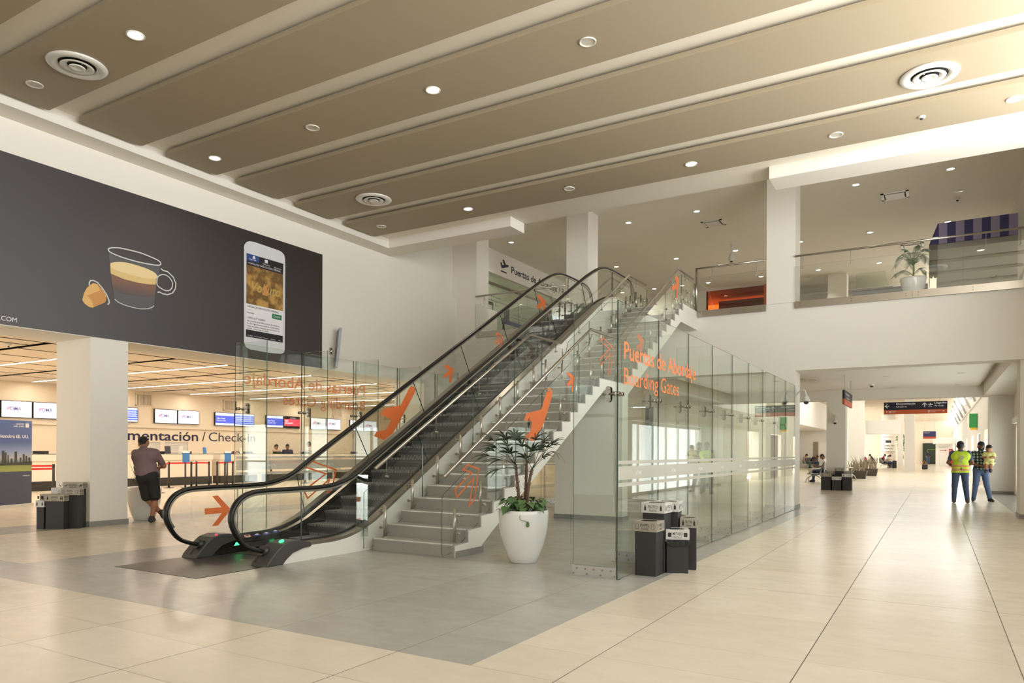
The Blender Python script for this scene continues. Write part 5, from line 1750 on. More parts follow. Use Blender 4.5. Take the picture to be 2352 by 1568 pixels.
small('check-in agent with dark tied hair working behind the counter, seen through the left glass partition', (-26.1, 23.6, 0), AZ + math.pi, STAND, dict(shirt='uniform', legs='short_black', sleeve=1.2, hair='bun', skin='skin'), .96)
small('person in a white shirt with shaved head standing at the far check-in counter', (-26.15, 25.0, 0), AZ + 1.7, STAND, dict(shirt='tee_white', legs='short_black', sleeve=.7, hair='short'), 1.04)
small('person standing just left of the check-in agent with tied hair', (-26.1, 22.95, 0), AZ + 2.6, STAND, dict(shirt='tee_beige', legs='short_black', sleeve=.7), .95)
# ------------------------------------------------------------ recycling bins
def poly_ring(n, r, a0):
    return [(r * math.cos(a0 + 2 * math.pi * k / n), r * math.sin(a0 + 2 * math.pi * k / n)) for k in range(n)]


def bin_(label, x, y, h, ang, w=.30, texts=('', ''), icon='bottle', band='bin_band', bag=False, group='recycling bins', face=0, d=None):
    d = d or w
    t = thing('recycling_bin', label, 'bin', (x, y, 0), group, ang)
    hw, hd = w / 2, d / 2
    mb = MB(); mb.box(-hw, hw, -hd, hd, 0, h - .10)
    bo = part('body', _m(mb), 'bin_black', t)
    mb = MB()
    e = .012
    for a in ((-hw - e, hw + e, -hd - e, -hd + .004), (-hw - e, hw + e, hd - .004, hd + e), (-hw - e, -hw + .004, -hd, hd), (hw - .004, hw + e, -hd, hd)):
        mb.box(a[0], a[1], a[2], a[3], h - .115, h)
    mb.box(-hw, hw, -hd, hd, h - .012, h - .004)
    bd = part('rim_band', _m(mb), band, t)
    ro = min(hw, hd) * .75
    mb = MB(); mb.lathe([(ro, h - .003), (ro, h - .0015)], (0, 0, 0), 22); part('round_opening', _m(mb), 'black_plastic', t)
    mb = MB()
    for (O, U) in (((0, -hd - e - .001, 0), (1, 0, 0)), ((hw + e + .001, 0, 0), (0, 1, 0)), ((-hw - e - .001, 0, 0), (0, -1, 0))):
        O = Vector(O); U = Vector(U)
        if texts[0]:
            put_text(mb, texts[0], O + Vector((0, 0, h - .062)), U, (0, 0, 1), h=.034, w=min(.021 * len(texts[0]), hw * .92), align='C', bold=.006)
            put_text(mb, texts[1], O + Vector((0, 0, h - .098)), U, (0, 0, 1), h=.024, w=min(.016 * len(texts[1]), hw * .72), align='C')
        for s in (-1, 1):
            c = hw * .74 * s
            if icon == 'bottle': pg = [(-.011, -.03), (.011, -.03), (.011, .008), (.004, .02), (.004, .034), (-.004, .034), (-.004, .02), (-.011, .008)]
            elif icon == 'can': pg = [(-.017, -.024), (.017, -.024), (.02, -.018), (.02, .018), (.017, .024), (-.017, .024), (-.02, .018), (-.02, -.018)]
            elif icon == 'banana': pg = [(-.03, -.005), (-.005, -.018), (.022, -.005), (.026, .022), (.018, .020), (.006, .002), (-.012, .0)]
            else: pg = None
            if pg: mb.prism([(c + p[0], h - .058 + p[1]) for p in pg], O, U, (0, 0, 1), -.001)
            elif icon == 'paper': stroke(mb, [(c - .016, h - .085), (c + .014, h - .085), (c + .014, h - .045), (c + .004, h - .03), (c - .016, h - .03)], .003, O, U, (0, 0, 1), True, -.001)
    part('lettering', _m(mb), 'ink', bd)
    if bag:
        mb = MB()
        random.seed(5)
        pts = [(-hw - .02, -hd - .02), (hw + .03, -hd - .02), (hw + .03, hd), (-hw - .02, hd)]
        n = 9
        for k in range(n):
            a, b = k / n, (k + 1) / n
            x0, x1 = -hw - .02 + (2 * hw + .05) * a, -hw - .02 + (2 * hw + .05) * b
            f = lambda u: .02 + .055 * math.sin(math.pi * u) + .012 * math.sin(9 * u)
            mb.hexa([(x0, -hd - .022, h - .115 - f(a)), (x1, -hd - .022, h - .115 - f(b)), (x1, -hd - .004, h - .115 - f(b)), (x0, -hd - .004, h - .115 - f(a))],
                    [(x0, -hd - .016 - .006 * (k % 2), h - .112), (x1, -hd - .016 - .006 * (k % 2), h - .112), (x1, -hd - .003, h - .112), (x0, -hd - .003, h - .112)])
        mb.box(hw + .006, hw + .022, -hd, hd * .6, h - .15, h - .112)
        part('bin_bag', _m(mb), mat('bag_black', '1C1A1A', .25, bump=.8, scale=30), t)
    return t


CW = 'beside the tall glass partition'
bin_('tall black recycling bin with a white band marked PLÁSTICO by the glass partition', -2.745, 7.93, .785, 0, .25, ('PLÁSTICO', 'PLASTIC'), 'bottle', 'bin_band_light')
bin_('tall black recycling bin behind the METALES bin, with a bottle on its white band', -2.70, 8.22, .785, R(8), .25, ('VIDRIO', 'GLASS'), 'bottle', 'bin_band_light')
bin_('medium black recycling bin marked PAPEL, corner forwards at the front of its cluster', -2.74, 7.655, .60, 0, .24, ('PAPEL', 'PAPER'), 'paper', 'bin_band')
bin_('medium black recycling bin half hidden behind the PAPEL bin by the glass partition', -2.665, 8.48, .60, 0, .2, ('VIDRIO', 'GLASS'), 'bottle', 'bin_band')
bin_('medium black recycling bin marked CARTÓN, right rear by the glass partition', -2.475, 8.27, .60, R(14), .17, ('CARTÓN', 'CARDBOARD'), 'bottle', 'bin_band')
bin_('low black recycling bin marked METALES with torn bin bag under its band', -2.535, 8.00, .49, R(22), .235, ('METALES', 'METALS'), 'can', 'bin_band_light', bag=True)
# left cluster
def lc(u, v):
    """position in the left bin cluster: u to the right, v away from the hall"""
    return -12.96 + .861 * u - .508 * (v - .13), 6.69 + .508 * u + .861 * (v - .13)


for lb_, u0, u1, v, d_, h_, tx, ic, bd_ in (
        ('black recycling bin marked BASURA ORGÁNICA by the left column, tallest there', -.02, .33, .30, .10, .79, ('BASURA ORGÁNICA', 'ORGANIC WASTE'), 'banana', 'bin_band'),
        ('black paper recycling bin against the left column, right of the VIDRIO bin', .02, .34, .18, .10, .69, ('PAPEL', 'PAPER'), 'paper', 'bin_band'),
        ('black recycling bin with blank glaring white band, near the left column', -.22, -.04, .30, .10, .69, ('', ''), 'none', 'bin_band_light'),
        ('black recycling bin marked VIDRIO at the front of the left column cluster', -.165, .16, .05, .12, .59, ('VIDRIO', 'GLASS'), 'bottle', 'bin_band'),
        ('black metals recycling bin at the left rear of the left column cluster', -.34, -.06, .18, .10, .59, ('METALES', 'METALS'), 'can', 'bin_band'),
        ('low grey-fronted recycling bin with small white band near the left column', -.32, -.18, .05, .12, .49, ('', ''), 'bottle', 'bin_band_light')):
    x_, y_ = lc((u0 + u1) / 2, v)
    bin_(lb_, x_, y_, h_, AZ, u1 - u0 - .02, tx, ic, bd_, d=d_)
# far cluster
for (x, y, h, w, band, lb) in ((-3.45, 28.6, .60, .33, 'bin_band', 'left end, medium height'), (-3.34, 28.95, .68, .26, 'bin_band', 'rear left, brownish band'), (-3.05, 28.93, .80, .28, 'bin_band', 'tallest, in the middle'),
                               (-3.09, 28.58, .49, .30, 'bin_band_light', 'lowest, front middle'), (-2.76, 28.95, .68, .24, 'bin_band', 'right of the tallest'), (-2.75, 28.6, .60, .30, 'bin_band_light', 'right end, white band')):
    bin_('black recycling bin before the corridor column, %s' % lb, x, y, h, 0, w, ('', ''), 'bottle', band, group='recycling bins in the corridor')

# ------------------------------------------------------------ planters and plants
def fan_palm(label, loc, potlabel=None):
    x, y, _ = loc
    t = thing('potted_palm', label, 'plant', loc)
    mb = MB()
    mb.lathe([(.155, 0), (.165, .008), (.205, .10), (.25, .22), (.285, .36), (.303, .50), (.307, .60), (.303, .645), (.285, .645), (.282, .60), (.25, .56)], (0, 0, 0), 48)
    pot = part('pot', _m(mb), 'white_gloss', t)
    mb = MB(); mb.lathe([(.284, .585), (.15, .60), (.01, .605)], (0, 0, 0), 24, capb=False); part('soil', _m(mb), 'soil', t)
    rg = random.Random(11)
    # in camera facing coordinates: u right, v away
    ux, vx = Vector((math.cos(AZ), math.sin(AZ), 0)), Vector((-math.sin(AZ), math.cos(AZ), 0))
    W = lambda u, v, z: ux * u + vx * v + Vector((0, 0, z))
    stems = [[(-.06, .0, .58), (-.065, .0, .85), (-.085, .01, 1.05), (-.10, .02, 1.20)], [(.0, .03, .58), (.02, .03, .80), (.03, .02, 1.0), (.035, .02, 1.22)], [(.04, -.02, .58), (.05, -.02, .85), (.08, -.02, 1.05), (.10, -.02, 1.14)]]
    for s in stems:
        mb = MB()
        pts = crv([tuple(W(*p)) for p in s], 6)
        rr_ = [.019 - .004 * i / len(pts) + .003 * (i % 2) for i in range(len(pts))]
        mb.tube(pts, rr_, 8)
        for i in range(46):
            k = rg.randrange(1, len(pts) - 1)
            a = rg.uniform(0, 6.28)
            b = Vector(pts[k]) + Vector((math.cos(a), math.sin(a), 0)) * .022 + Vector((0, 0, rg.uniform(-.02, .02)))
            mb.tube([b, b + Vector((math.cos(a) * .018, math.sin(a) * .018, .035))], [.003, .0008], 4)
        part('trunk', _m(mb), mat('palm_trunk', '6B5240', .85, var=.35, scale=50), t)

    def leaf(base, tip, spread, n, L, droop=.25, up=None, m='palm_green'):
        b, p = Vector(base), Vector(tip)
        mb = MB()
        mid = b.lerp(p, .5) + Vector((0, 0, .02))
        mb.tube([b, mid, p], [.004, .0035, .003], 5)
        d = (p - b).normalized()
        side = d.cross(Vector((0, 0, 1))).normalized()
        upv = side.cross(d).normalized()
        for i in range(n):
            a = (i / (n - 1) - .5) * spread
            dd = (d * math.cos(a) + (side * .85 + upv * .25 * (1 if i % 2 else -1)) * math.sin(a)).normalized()
            l = L * (1 - .28 * abs(i / (n - 1) - .5) * 2) * rg.uniform(.88, 1.08)
            w = .012 * L / .22
            wv = dd.cross(upv).normalized()
            fold = upv * .006
            prev = None
            for k in range(6):
                u = k / 5
                c = p + dd * l * u - Vector((0, 0, 1)) * droop * l * u * u * 1.0
                ww = w * (math.sin(math.pi * min(1, u * .85 + .13)) ** .7) * (1 if u < .95 else .45)
                cur = [mb.bm.verts.new(c - wv * ww), mb.bm.verts.new(c + fold), mb.bm.verts.new(c + wv * ww)]
                if prev:
                    for j in (0, 1):
                        f = mb.bm.faces.new((prev[j], prev[j + 1], cur[j + 1], cur[j])); f.smooth = True
                prev = cur
        part('palm_leaf', _m(mb), mat(m, '46523F' if m == 'palm_green' else '6E6A45', .5, var=.25, scale=14), t)
    c = 1.20
    L_ = [((-.10, .02, 1.2), (-.42, .0, 1.30), 1.8, 8, .2), ((.10, -.02, 1.14), (.34, .02, 1.44), 1.8, 7, .2), ((-.10, .02, 1.2), (-.38, .06, 1.50), 2.0, 9, .2), ((-.09, .0, 1.15), (-.30, -.12, 1.14), 1.6, 6, .18), ((-.10, .02, 1.2), (-.34, .02, 1.40), 2.0, 9, .23), ((-.10, .02, 1.2), (-.22, -.06, 1.50), 2.3, 9, .22), ((-.10, .02, 1.2), (-.10, .05, 1.50), 2.4, 10, .21), ((-.10, .02, 1.2), (-.36, -.05, 1.36), 1.8, 8, .20),
          ((-.10, .02, 1.18), (-.29, -.04, 1.25), 1.9, 7, .21), ((-.09, .02, 1.18), (-.16, -.10, 1.33), 2.2, 8, .22), ((.035, .02, 1.22), (.06, .02, 1.66), 1.6, 8, .17), ((.035, .02, 1.22), (-.02, .0, 1.42), 2.5, 10, .21),
          ((.035, .02, 1.2), (.14, .06, 1.50), 2.2, 9, .20), ((.035, .02, 1.2), (.10, -.08, 1.36), 2.3, 9, .22), ((.10, -.02, 1.14), (.24, .0, 1.46), 2.2, 9, .20), ((.10, -.02, 1.14), (.28, -.03, 1.40), 1.9, 8, .21),
          ((.10, -.02, 1.14), (.22, -.08, 1.28), 1.9, 7, .21), ((.10, -.02, 1.14), (.02, -.10, 1.27), 2.1, 8, .19), ((-.10, .02, 1.2), (-.20, .10, 1.42), 2.2, 8, .2), ((.03, .02, 1.2), (.20, .12, 1.40), 2.2, 8, .2)]
    for b, p, sp, n, L in L_:
        leaf(W(*b), W(*p), sp, n, L * 1.22, .42)
    leaf(W(.10, -.02, 1.14), W(.33, -.02, 1.33), .5, 4, .24, 1.1, m='palm_dry')
    # trailing vine leaves around the rim
    for i in range(84):
        a = rg.uniform(0, 6.28); rad = rg.uniform(.08, .31)
        z = .70 + rg.uniform(-.03, .09) - max(0, rad - .24) * .7
        bl = Vector((rad * math.cos(a), rad * math.sin(a), z))
        out = Vector((math.cos(a + rg.uniform(-.8, .8)), math.sin(a + rg.uniform(-.8, .8)), rg.uniform(-.75, .05))).normalized()
        S = rg.uniform(.05, .085)
        sd = out.cross(Vector((0, 0, 1))).normalized()
        nn = sd.cross(out).normalized()
        prof = [(0, .0), (-.12, .35), (.05, .62), (.35, .66), (.7, .42), (1.05, .18), (1.35, 0)]
        mb = MB()
        prev = None
        for u, w in prof:
            cc = bl + out * S * u - Vector((0, 0, .25 * S * u * u)) + nn * .1 * S
            cur = [mb.bm.verts.new(cc - sd * S * w + nn * .22 * S * w), mb.bm.verts.new(cc), mb.bm.verts.new(cc + sd * S * w + nn * .22 * S * w)]
            if prev:
                for j in (0, 1):
                    f = mb.bm.faces.new((prev[j], prev[j + 1], cur[j + 1], cur[j])); f.smooth = True
            prev = cur
        mb.tube([Vector((rad * .5 * math.cos(a), rad * .5 * math.sin(a), .60)), bl], .0025, 4)
        part('vine_leaf', _m(mb), mat('vine_green', '567545', .4, var=.35, scale=9), t)
    # one hanging tendril
    mb = MB(); mb.tube(crv([tuple(W(-.02, -.26, .66)), tuple(W(-.05, -.315, .58)), tuple(W(-.03, -.315, .54)), tuple(W(.02, -.31, .53)), tuple(W(.05, -.305, .47))], 5), .003, 5)
    mb.prism([(0, 0), (.02, .02), (.018, .055), (0, .08), (-.018, .055), (-.02, .02)], W(.045, -.318, .455), ux, (0, 0, 1), .002)
    part('vine_tendril', _m(mb), 'vine_green', t)
    return t


fan_palm('white egg-shaped planter with a three-stemmed fan palm and trailing vine, in front of the staircase', (-4.36, 7.68, 0))


def feather_palm(label, loc):
    t = thing('potted_palm', label, 'plant', loc)
    mb = MB(); mb.lathe([(.185, 0), (.20, .02), (.268, .40), (.272, .44), (.255, .44), (.24, .38)], (0, 0, 0), 32); part('pot', _m(mb), 'white_gloss', t)
    mb = MB(); mb.lathe([(.245, .40), (.01, .41)], (0, 0, 0), 20, capb=False); part('soil', _m(mb), 'soil', t)
    rg = random.Random(4)
    mb = MB(); mb.tube([(0, 0, .38), (.01, 0, .65), (.0, 0, .85)], [.022, .02, .014], 8); part('trunk', _m(mb), mat('green_stem', '6F7A4A', .6, var=.2, scale=20), t)
    ux, vx = Vector((math.cos(AZ), math.sin(AZ), 0)), Vector((-math.sin(AZ), math.cos(AZ), 0))
    for (u, v, h, L, dr) in ((-.42, 0, .85, 1, .5), (.36, .1, 1.02, 1, .45), (-.30, .1, 1.05, 1, .4), (.05, -.1, 1.28, 1, .25), (.26, -.15, 1.18, 1, .35), (-.12, .15, 1.25, 1, .3), (.42, .0, .92, 1, .5), (-.48, -.1, .60, 1, .25), (.30, .0, .70, 1, .3), (-.2, -.2, .78, 1, .4), (.1, .2, 1.2, 1, .3)):
        b = Vector((0, 0, .72 if h > .75 else .5)); e = ux * u + vx * v + Vector((0, 0, h - .10))
        m_ = b.lerp(e, .5) + Vector((0, 0, dr * .42))
        pts = [Vector(p) for p in crv([tuple(b), tuple(m_), tuple(e)], 9)]
        mb = MB(); mb.tube(pts, [.006 - .004 * i / len(pts) for i in range(len(pts))], 5)
        n = len(pts)
        for i in range(3, n):
            d = (pts[i] - pts[i - 1]).normalized()
            sd = d.cross(Vector((0, 0, 1))).normalized()
            for s in (-1, 1):
                for q in (0, .5):
                    o = pts[i] - d * (pts[i] - pts[i - 1]).length * q
                    l = .19 * (1 - abs(i / n - .5) * .9)
                    tip = o + (sd * s * .8 + d * .6).normalized() * l - Vector((0, 0, .05 + .05 * i / n))
                    w = d * .0035
                    mb.face([o - w, o + w, o.lerp(tip, .55) + w * 1.3, tip, o.lerp(tip, .55) - w * 1.3])
        part('frond', _m(mb), mat('frond_green', '61775A', .5, var=.3, scale=10), t)
    return t


feather_palm('potted feather palm in a white tapered pot standing behind the right balcony balustrade', (-.46, 18.95, 4.95))

t = thing('planter', 'white planter with dark foliage half hidden behind the big left column, beside the person leaning', 'plant', (-13.22, 8.38, 0))
mb = MB(); mb.lathe([(.17, 0), (.18, .01), (.24, .16), (.29, .36), (.31, .56), (.305, .64), (.28, .64)], (0, 0, 0), 36); part('pot', _m(mb), 'white_gloss', t)
mb = MB(); mb.lathe([(.28, .60), (.01, .61)], (0, 0, 0), 18, capb=False); part('soil', _m(mb), 'soil', t)
rg = random.Random(9)
for i in range(26):
    a = rg.uniform(0, 6.28); r_ = rg.uniform(.05, .22); h = rg.uniform(.75, 1.25)
    mb = MB()
    tip = Vector((math.cos(a) * (r_ + .14), math.sin(a) * (r_ + .14), h))
    b = Vector((math.cos(a) * r_ * .4, math.sin(a) * r_ * .4, .6))
    sd = Vector((-math.sin(a), math.cos(a), 0)) * .03
    m_ = b.lerp(tip, .6)
    mb.face([b, m_ + sd, tip]); mb.face([b, tip, m_ - sd])
    part('leaf', _m(mb), mat('dark_leaf', '2C3A26', .5, var=.3), t)

# ------------------------------------------------------------ check-in hall
w = thing('wall_lettering', 'large navy lettering Documentación / Check-in on the check-in wall', 'sign', (-26.99, 18.5, 1.9))
x = -26.985
letters('lettering', [dict(s='Docu', O=(x, 16.36, 1.735), U=OY, V=OZ, h=.40, align='R', bold=.012, w=1.72), dict(s='mentación', O=(x, 16.42, 1.735), U=OY, V=OZ, h=.40, w=3.09, bold=.012),
                      dict(s='/', O=(x, 19.70, 1.735), U=OY, V=OZ, h=.42, w=.17), dict(s='Check-in', O=(x, 20.03, 1.735), U=OY, V=OZ, h=.41, w=2.44, bold=-.004)], 'navy', w)


def screen(y0, y1, kind, label):
    t = thing('flat_screen', label, 'screen', (-26.85, (y0 + y1) / 2, 2.7), 'paired screens over check-in')
    MB().box(-26.92, -26.84, y0, y1, 2.42, 2.995).obj('housing', 'screen_black', t)
    xs_ = -26.838
    b = .018
    def rect(a, c, z0, z1, m, nm, dx=0.0):
        return MB().box(xs_ + dx, xs_ + dx + .001, a, c, z0, z1).obj(nm, m, t)
    Y0, Y1, Z0, Z1 = y0 + b, y1 - b, 2.44, 2.975
    rect(Y0, Y1, Z0, Z1, 'screen_white', 'display')
    wd = Y1 - Y0
    mb = MB()
    if kind == 'oma':
        oma_polys(mb, Y0 + wd * .18, 2.66, .20, xs_ + .003, 0, 1, text=False)
        mb.obj('logo_swoosh', mat('logo_pink', (.72, .25, .38), .4, emit=.5, var=0), t, fixn=False)
        letters('lettering', [dict(s='OMA', O=(xs_ + .003, Y0 + wd * .27, 2.67), U=OY, V=OZ, w=wd * .38, h=.125, bold=.012), ], 'screen_ink', t)
        letters('fine_print', [dict(s='Aeropuerto de San Luis Potosí', O=(xs_ + .003, Y0 + wd * .33, 2.59), U=OY, V=OZ, w=wd * .58, h=.035)], mat('screen_grey', (.55, .52, .68), .3, emit=.6, var=0), t)
    elif kind == 'clase':
        rect(Y0, Y1, 2.53, 2.86, 'screen_blue', 'blue_panel', .002)
        letters('lettering', [dict(s='Clase Turista', O=(xs_ + .005, Y0 + .06, 2.71), U=OY, V=OZ, w=.42, h=.062, bold=.012), dict(s='Economy Class', O=(xs_ + .005, Y0 + .06, 2.62), U=OY, V=OZ, w=.47, h=.062, bold=.004)], 'screen_white', t)
        letters('header_lettering', [dict(s='AEROMÉXICO', O=(xs_ + .003, Y0 + wd * .38, 2.895), U=OY, V=OZ, w=.34, h=.04)], 'screen_blue', t)
    elif kind == 'sky':
        rect(Y0, Y1, Z0, Z1, 'screen_black', 'frame_field', .001)
        rect(Y0, Y1, 2.53, 2.86, 'screen_red', 'red_panel', .002)
        letters('lettering', [dict(s='SKY', O=(xs_ + .005, Y0 + .05, 2.73), U=OY, V=OZ, w=.22, h=.08, bold=.02), dict(s='PRIORITY', O=(xs_ + .005, Y0 + .05, 2.62), U=OY, V=OZ, w=.50, h=.08, bold=.02), dict(s='AEROMÉXICO', O=(xs_ + .005, Y0 + wd * .38, 2.895), U=OY, V=OZ, w=.34, h=.04)], 'screen_white', t)
    elif kind == 'board':
        for k in range(5):
            rect(Y0, Y1, 2.50 + k * .085, 2.545 + k * .085, 'screen_blue', 'table_row', .002)
            rect(Y0, Y1, 2.545 + k * .085, 2.585 + k * .085, 'screen_lblue', 'table_row', .002)
        letters('lettering', [dict(s='Vuelo Destino Hora', O=(xs_ + .004, Y0 + .05, 2.88), U=OY, V=OZ, w=.8, h=.035)], 'screen_blue', t)
        letters('lettering', [dict(s='AM 2581 México 15:40', O=(xs_ + .005, Y0 + .05, 2.85 - .085 * k), U=OY, V=OZ, w=.8, h=.028) for k in range(3)], 'screen_white', t)
    return t


SC = [(11.0, 11.93, 'board', 'blue flight table screen left of the leftmost white logo screen'), (11.97, 12.93, 'oma', 'white logo screen at far left, above the blue roll-up banner'), (12.96, 13.93, 'oma', 'white logo screen directly left of the big column'),
      (14.80, 15.75, 'clase', 'screen hidden behind the big left column'), (15.78, 16.74, 'board', 'blue table screen just right of the big left column'),
      (17.44, 18.43, 'oma', 'left white logo screen of the pair over the start of the wall lettering'), (18.46, 19.45, 'oma', 'right white logo screen of the pair over the slash of the wall lettering'),
      (20.23, 21.22, 'clase', 'screen reading Clase Turista over the word Check-in'), (21.25, 22.30, 'board', 'blue flight table screen at the edge of the left glass partition'),
      (22.98, 24.0, 'clase', 'screen reading Clase Turista beside the red priority screen'), (24.03, 25.03, 'sky', 'red and black screen reading SKY PRIORITY'),
      (25.75, 26.78, 'oma', 'white logo screen right of the red priority screen, left of its pair'), (26.81, 27.84, 'oma', 'white logo screen right of the red priority screen, right of its pair'),
      (28.54, 29.58, 'oma', 'left white logo screen of the last pair, above the escalator handrail'), (29.61, 30.65, 'oma', 'right white logo screen of the last pair, beside the orange aeroplane film')]
for a in SC: screen(*a)
for y0, y1, lb in ((16.68, 17.35, 'wall vent above the blue table screen right of the big left column'), (20.69, 21.40, 'wall vent above the screens at the edge of the left glass partition'), (27.35, 28.0, 'wall vent seen under the mirrored word Boarding'), (31.4, 32.1, 'dark wall vent behind the orange aeroplane film')):
    t = thing('wall_vent', lb, 'air vent', (-26.9, (y0 + y1) / 2, 3.3), 'wall vents of check-in')
    mb = MB()
    for a in ((y0, y1, 3.08, 3.11), (y0, y1, 3.53, 3.56), (y0, y0 + .03, 3.08, 3.56), (y1 - .03, y1, 3.08, 3.56)): mb.box(-26.92, -26.88, a[0], a[1], a[2], a[3])
    mb.obj('frame', 'wall_warm', t)
    MB().box(-26.92, -26.915, y0, y1, 3.08, 3.56).obj('duct', mat('vent_dark', '6B6458', .8), t)
    mb = MB()
    for k in range(12): mb.box(-26.915, -26.89, y0 + .04 + k * .05, y0 + .06 + k * .05, 3.11, 3.53)
    mb.obj('louvre', 'wall_warm', t)
# ticket window with shutters
t = thing('ticket_window', 'recessed ticket window with white roller shutters under the wall lettering', 'window', (-26.99, 18.1, 1.2))
mb = MB()
for a in ((16.85, 19.45, 1.66, 1.69), (16.85, 19.45, .98, 1.0), (16.85, 16.9, 1.0, 1.66), (17.75, 17.95, 1.0, 1.66), (19.0, 19.45, 1.0, 1.66)): mb.box(-27.0, -26.93, a[0], a[1], a[2], a[3])
mb.obj('frame', 'wall_warm', t)
for a, b in ((16.9, 17.75), (17.95, 19.0)):
    mb = MB()
    for k in range(11): mb.box(-26.985, -26.965, a, b, 1.0 + k * .06, 1.052 + k * .06)
    mb.obj('roller_shutter', 'white_metal', t)


def counter(y0, y1, label):
    t = thing('check_in_counter', label, 'counter', (-25.3, (y0 + y1) / 2, 0), 'check-in counters')
    MB().box(-25.6, -25.02, y0, y1, .31, 1.12).obj('body', mat('counter_white', 'E4D9C8', .45), t)
    MB().box(-25.5, -25.0, y0 + .01, y1 - .01, 0, .31).obj('kick_plate', 'black_plastic', t)
    MB().box(-25.62, -24.97, y0 - .02, y1 + .02, .97, 1.185).obj('upper_shelf', 'counter_white', t)
    MB().box(-25.6, -24.96, y0 - .02, y1 + .02, 1.185, 1.20).obj('top_edge', 'glass_edge', t)
    return t


for y0, y1, lb in ((8.6, 14.2, 'white check-in counter with black base left of the big column, behind the roll-up banner'), (15.0, 18.72, 'white check-in counter with black base under the wall lettering, beside the person in mauve'),
                   (19.12, 20.95, 'white check-in counter at the edge of the left glass partition'), (21.6, 25.4, 'white check-in counter in front of the agent with tied hair'), (26.0, 31.0, 'last white check-in counter, seen behind the black escalator handrail')):
    counter(y0, y1, lb)
for i, (y, lb) in enumerate([(12.45, 'on the leftmost counter'), (16.75, 'at left end of the second counter'), (17.75, 'in the middle of the second counter'), (19.75, 'on the counter at the glass partition edge, left'), (20.7, 'on the counter at the glass partition edge, right'),
                             (22.3, 'left on the counter of the agent with tied hair'), (23.9, 'right on the counter of the agent with tied hair'), (27.2, 'on the last counter')]):
    t = thing('monitor', 'low black monitor back ' + lb, 'monitor', (-25.3, y, 1.2), 'monitors on the counters')
    MB().box(-25.32, -25.28, y - .24, y + .24, 1.205, 1.30).obj('screen_back', 'black_plastic', t)
    MB().box(-25.36, -25.24, y - .08, y + .08, 1.2, 1.21).obj('foot', 'black_plastic', t)
# small stands
def card(x, y, z, w_, h_, m, label, name='display_card', tilt=.12):
    t = thing(name, label, 'sign', (x, y, z))
    mb = MB(); mb.hexa([(x, y - w_ / 2, z), (x + .012, y - w_ / 2, z), (x + .012, y + w_ / 2, z), (x, y + w_ / 2, z)], [(x - tilt * h_, y - w_ / 2, z + h_), (x - tilt * h_ + .012, y - w_ / 2, z + h_), (x - tilt * h_ + .012, y + w_ / 2, z + h_), (x - tilt * h_, y + w_ / 2, z + h_)])
    mb.obj('card', m, t)
    MB().box(x - .06, x + .03, y - w_ / 2, y + w_ / 2, z, z + .01).obj('foot', 'white_metal', t)
    return t
mat('card_blue', '3F78B8', .5)
card(-25.1, 16.85, 1.20, .24, .30, mat('card_dark', '3A3A40', .5), 'dark picture card standing on the second counter')
card(-25.1, 17.35, 1.20, .16, .30, 'white_ink', 'white leaning card beside the dark picture card on the second counter', tilt=-.3)
card(-25.1, 18.45, 1.20, .16, .26, 'card_blue', 'small blue card at the right end of the second counter')
card(-25.1, 20.2, 1.20, .16, .26, 'white_ink', 'white card beside the pink flowers on the counter at the glass partition edge')
t = thing('flower_arrangement', 'small pink and dark flowers on the counter at the glass partition edge', 'flowers', (-25.2, 19.95, 1.2))
rg = random.Random(2)
for i in range(10):
    c_ = (-25.2 + rg.uniform(-.05, .05), 19.95 + rg.uniform(-.22, .22), 1.24 + rg.uniform(0, .07))
    MB().lathe([(.005, -.03), (.03, -.01), (.028, .015), (.005, .03)], c_, 8).obj('bloom', mat('pink', 'B8486A', .6) if i % 2 else 'dark_leaf', t)
for (x, y, lb) in ((-22.9, 16.05, 'beside the elbow of the person in mauve'), (-22.65, 17.6, 'between the belt posts')):
    t = thing('notice_stand', 'blue notice card on a black post, %s' % lb, 'sign', (x, y, 0), 'blue notice stands')
    MB().tube([(x, y, .02), (x, y, .95)], .03, 10).obj('post', 'black_plastic', t)
    MB().lathe([(.17, 0), (.16, .015), (.04, .025)], (x, y, 0), 20).obj('foot', 'black_plastic', t)
    MB().box(x + .03, x + .04, y - .14, y + .14, .92, 1.30).obj('card', 'card_blue', t)
    MB().box(x + .025, x + .045, y - .15, y + .15, 1.25, 1.32).obj('header', 'white_ink', t)
card(-25.0 + .02, 20.75, 1.0, .22, .22, 'screen_black', 'black square scanner plate on a white stand before the counter at the glass edge')

posts = [(-23.4, 15.75), (-23.2, 16.5), (-23.6, 17.0), (-22.95, 17.05), (-22.75, 17.25), (-23.1, 17.85), (-23.1, 18.2), (-21.0, 13.8), (-21.85, 11.1), (-21.9, 9.75), (-22.6, 19.6), (-22.4, 21.2)]
pl_ = ['first of the row right of the person in mauve', 'second right of the person in mauve', 'third right of the person in mauve', 'left one of the close pair', 'right one of the close pair', 'next to the close pair on its right', 'before the glass partition edge', 'just right of the shorts of the person in mauve',
       'left of the big column, with a white clip', 'behind the roll-up banner edge', 'first one seen through the left glass partition', 'second one seen through the left glass partition']
proto = None
SP = {}
for (x, y), lb in zip(posts, pl_):
    lab = 'black retractable belt post, ' + lb
    if proto is None:
        t = thing('belt_post', lab, 'queue post', (x, y, 0), 'queue belt posts')
        MB().tube([(x, y, .02), (x, y, .90)], .035, 14).obj('post', 'black_plastic', t)
        MB().lathe([(.18, 0), (.175, .012), (.06, .03), (.035, .035)], (x, y, 0), 24).obj('base', 'black_plastic', t)
        MB().lathe([(.037, .83), (.037, .925), (.03, .935)], (x, y, 0), 14).obj('belt_head', 'black_plastic', t)
        proto = t
    else:
        dup(proto, (x, y, 0), 0, lab)
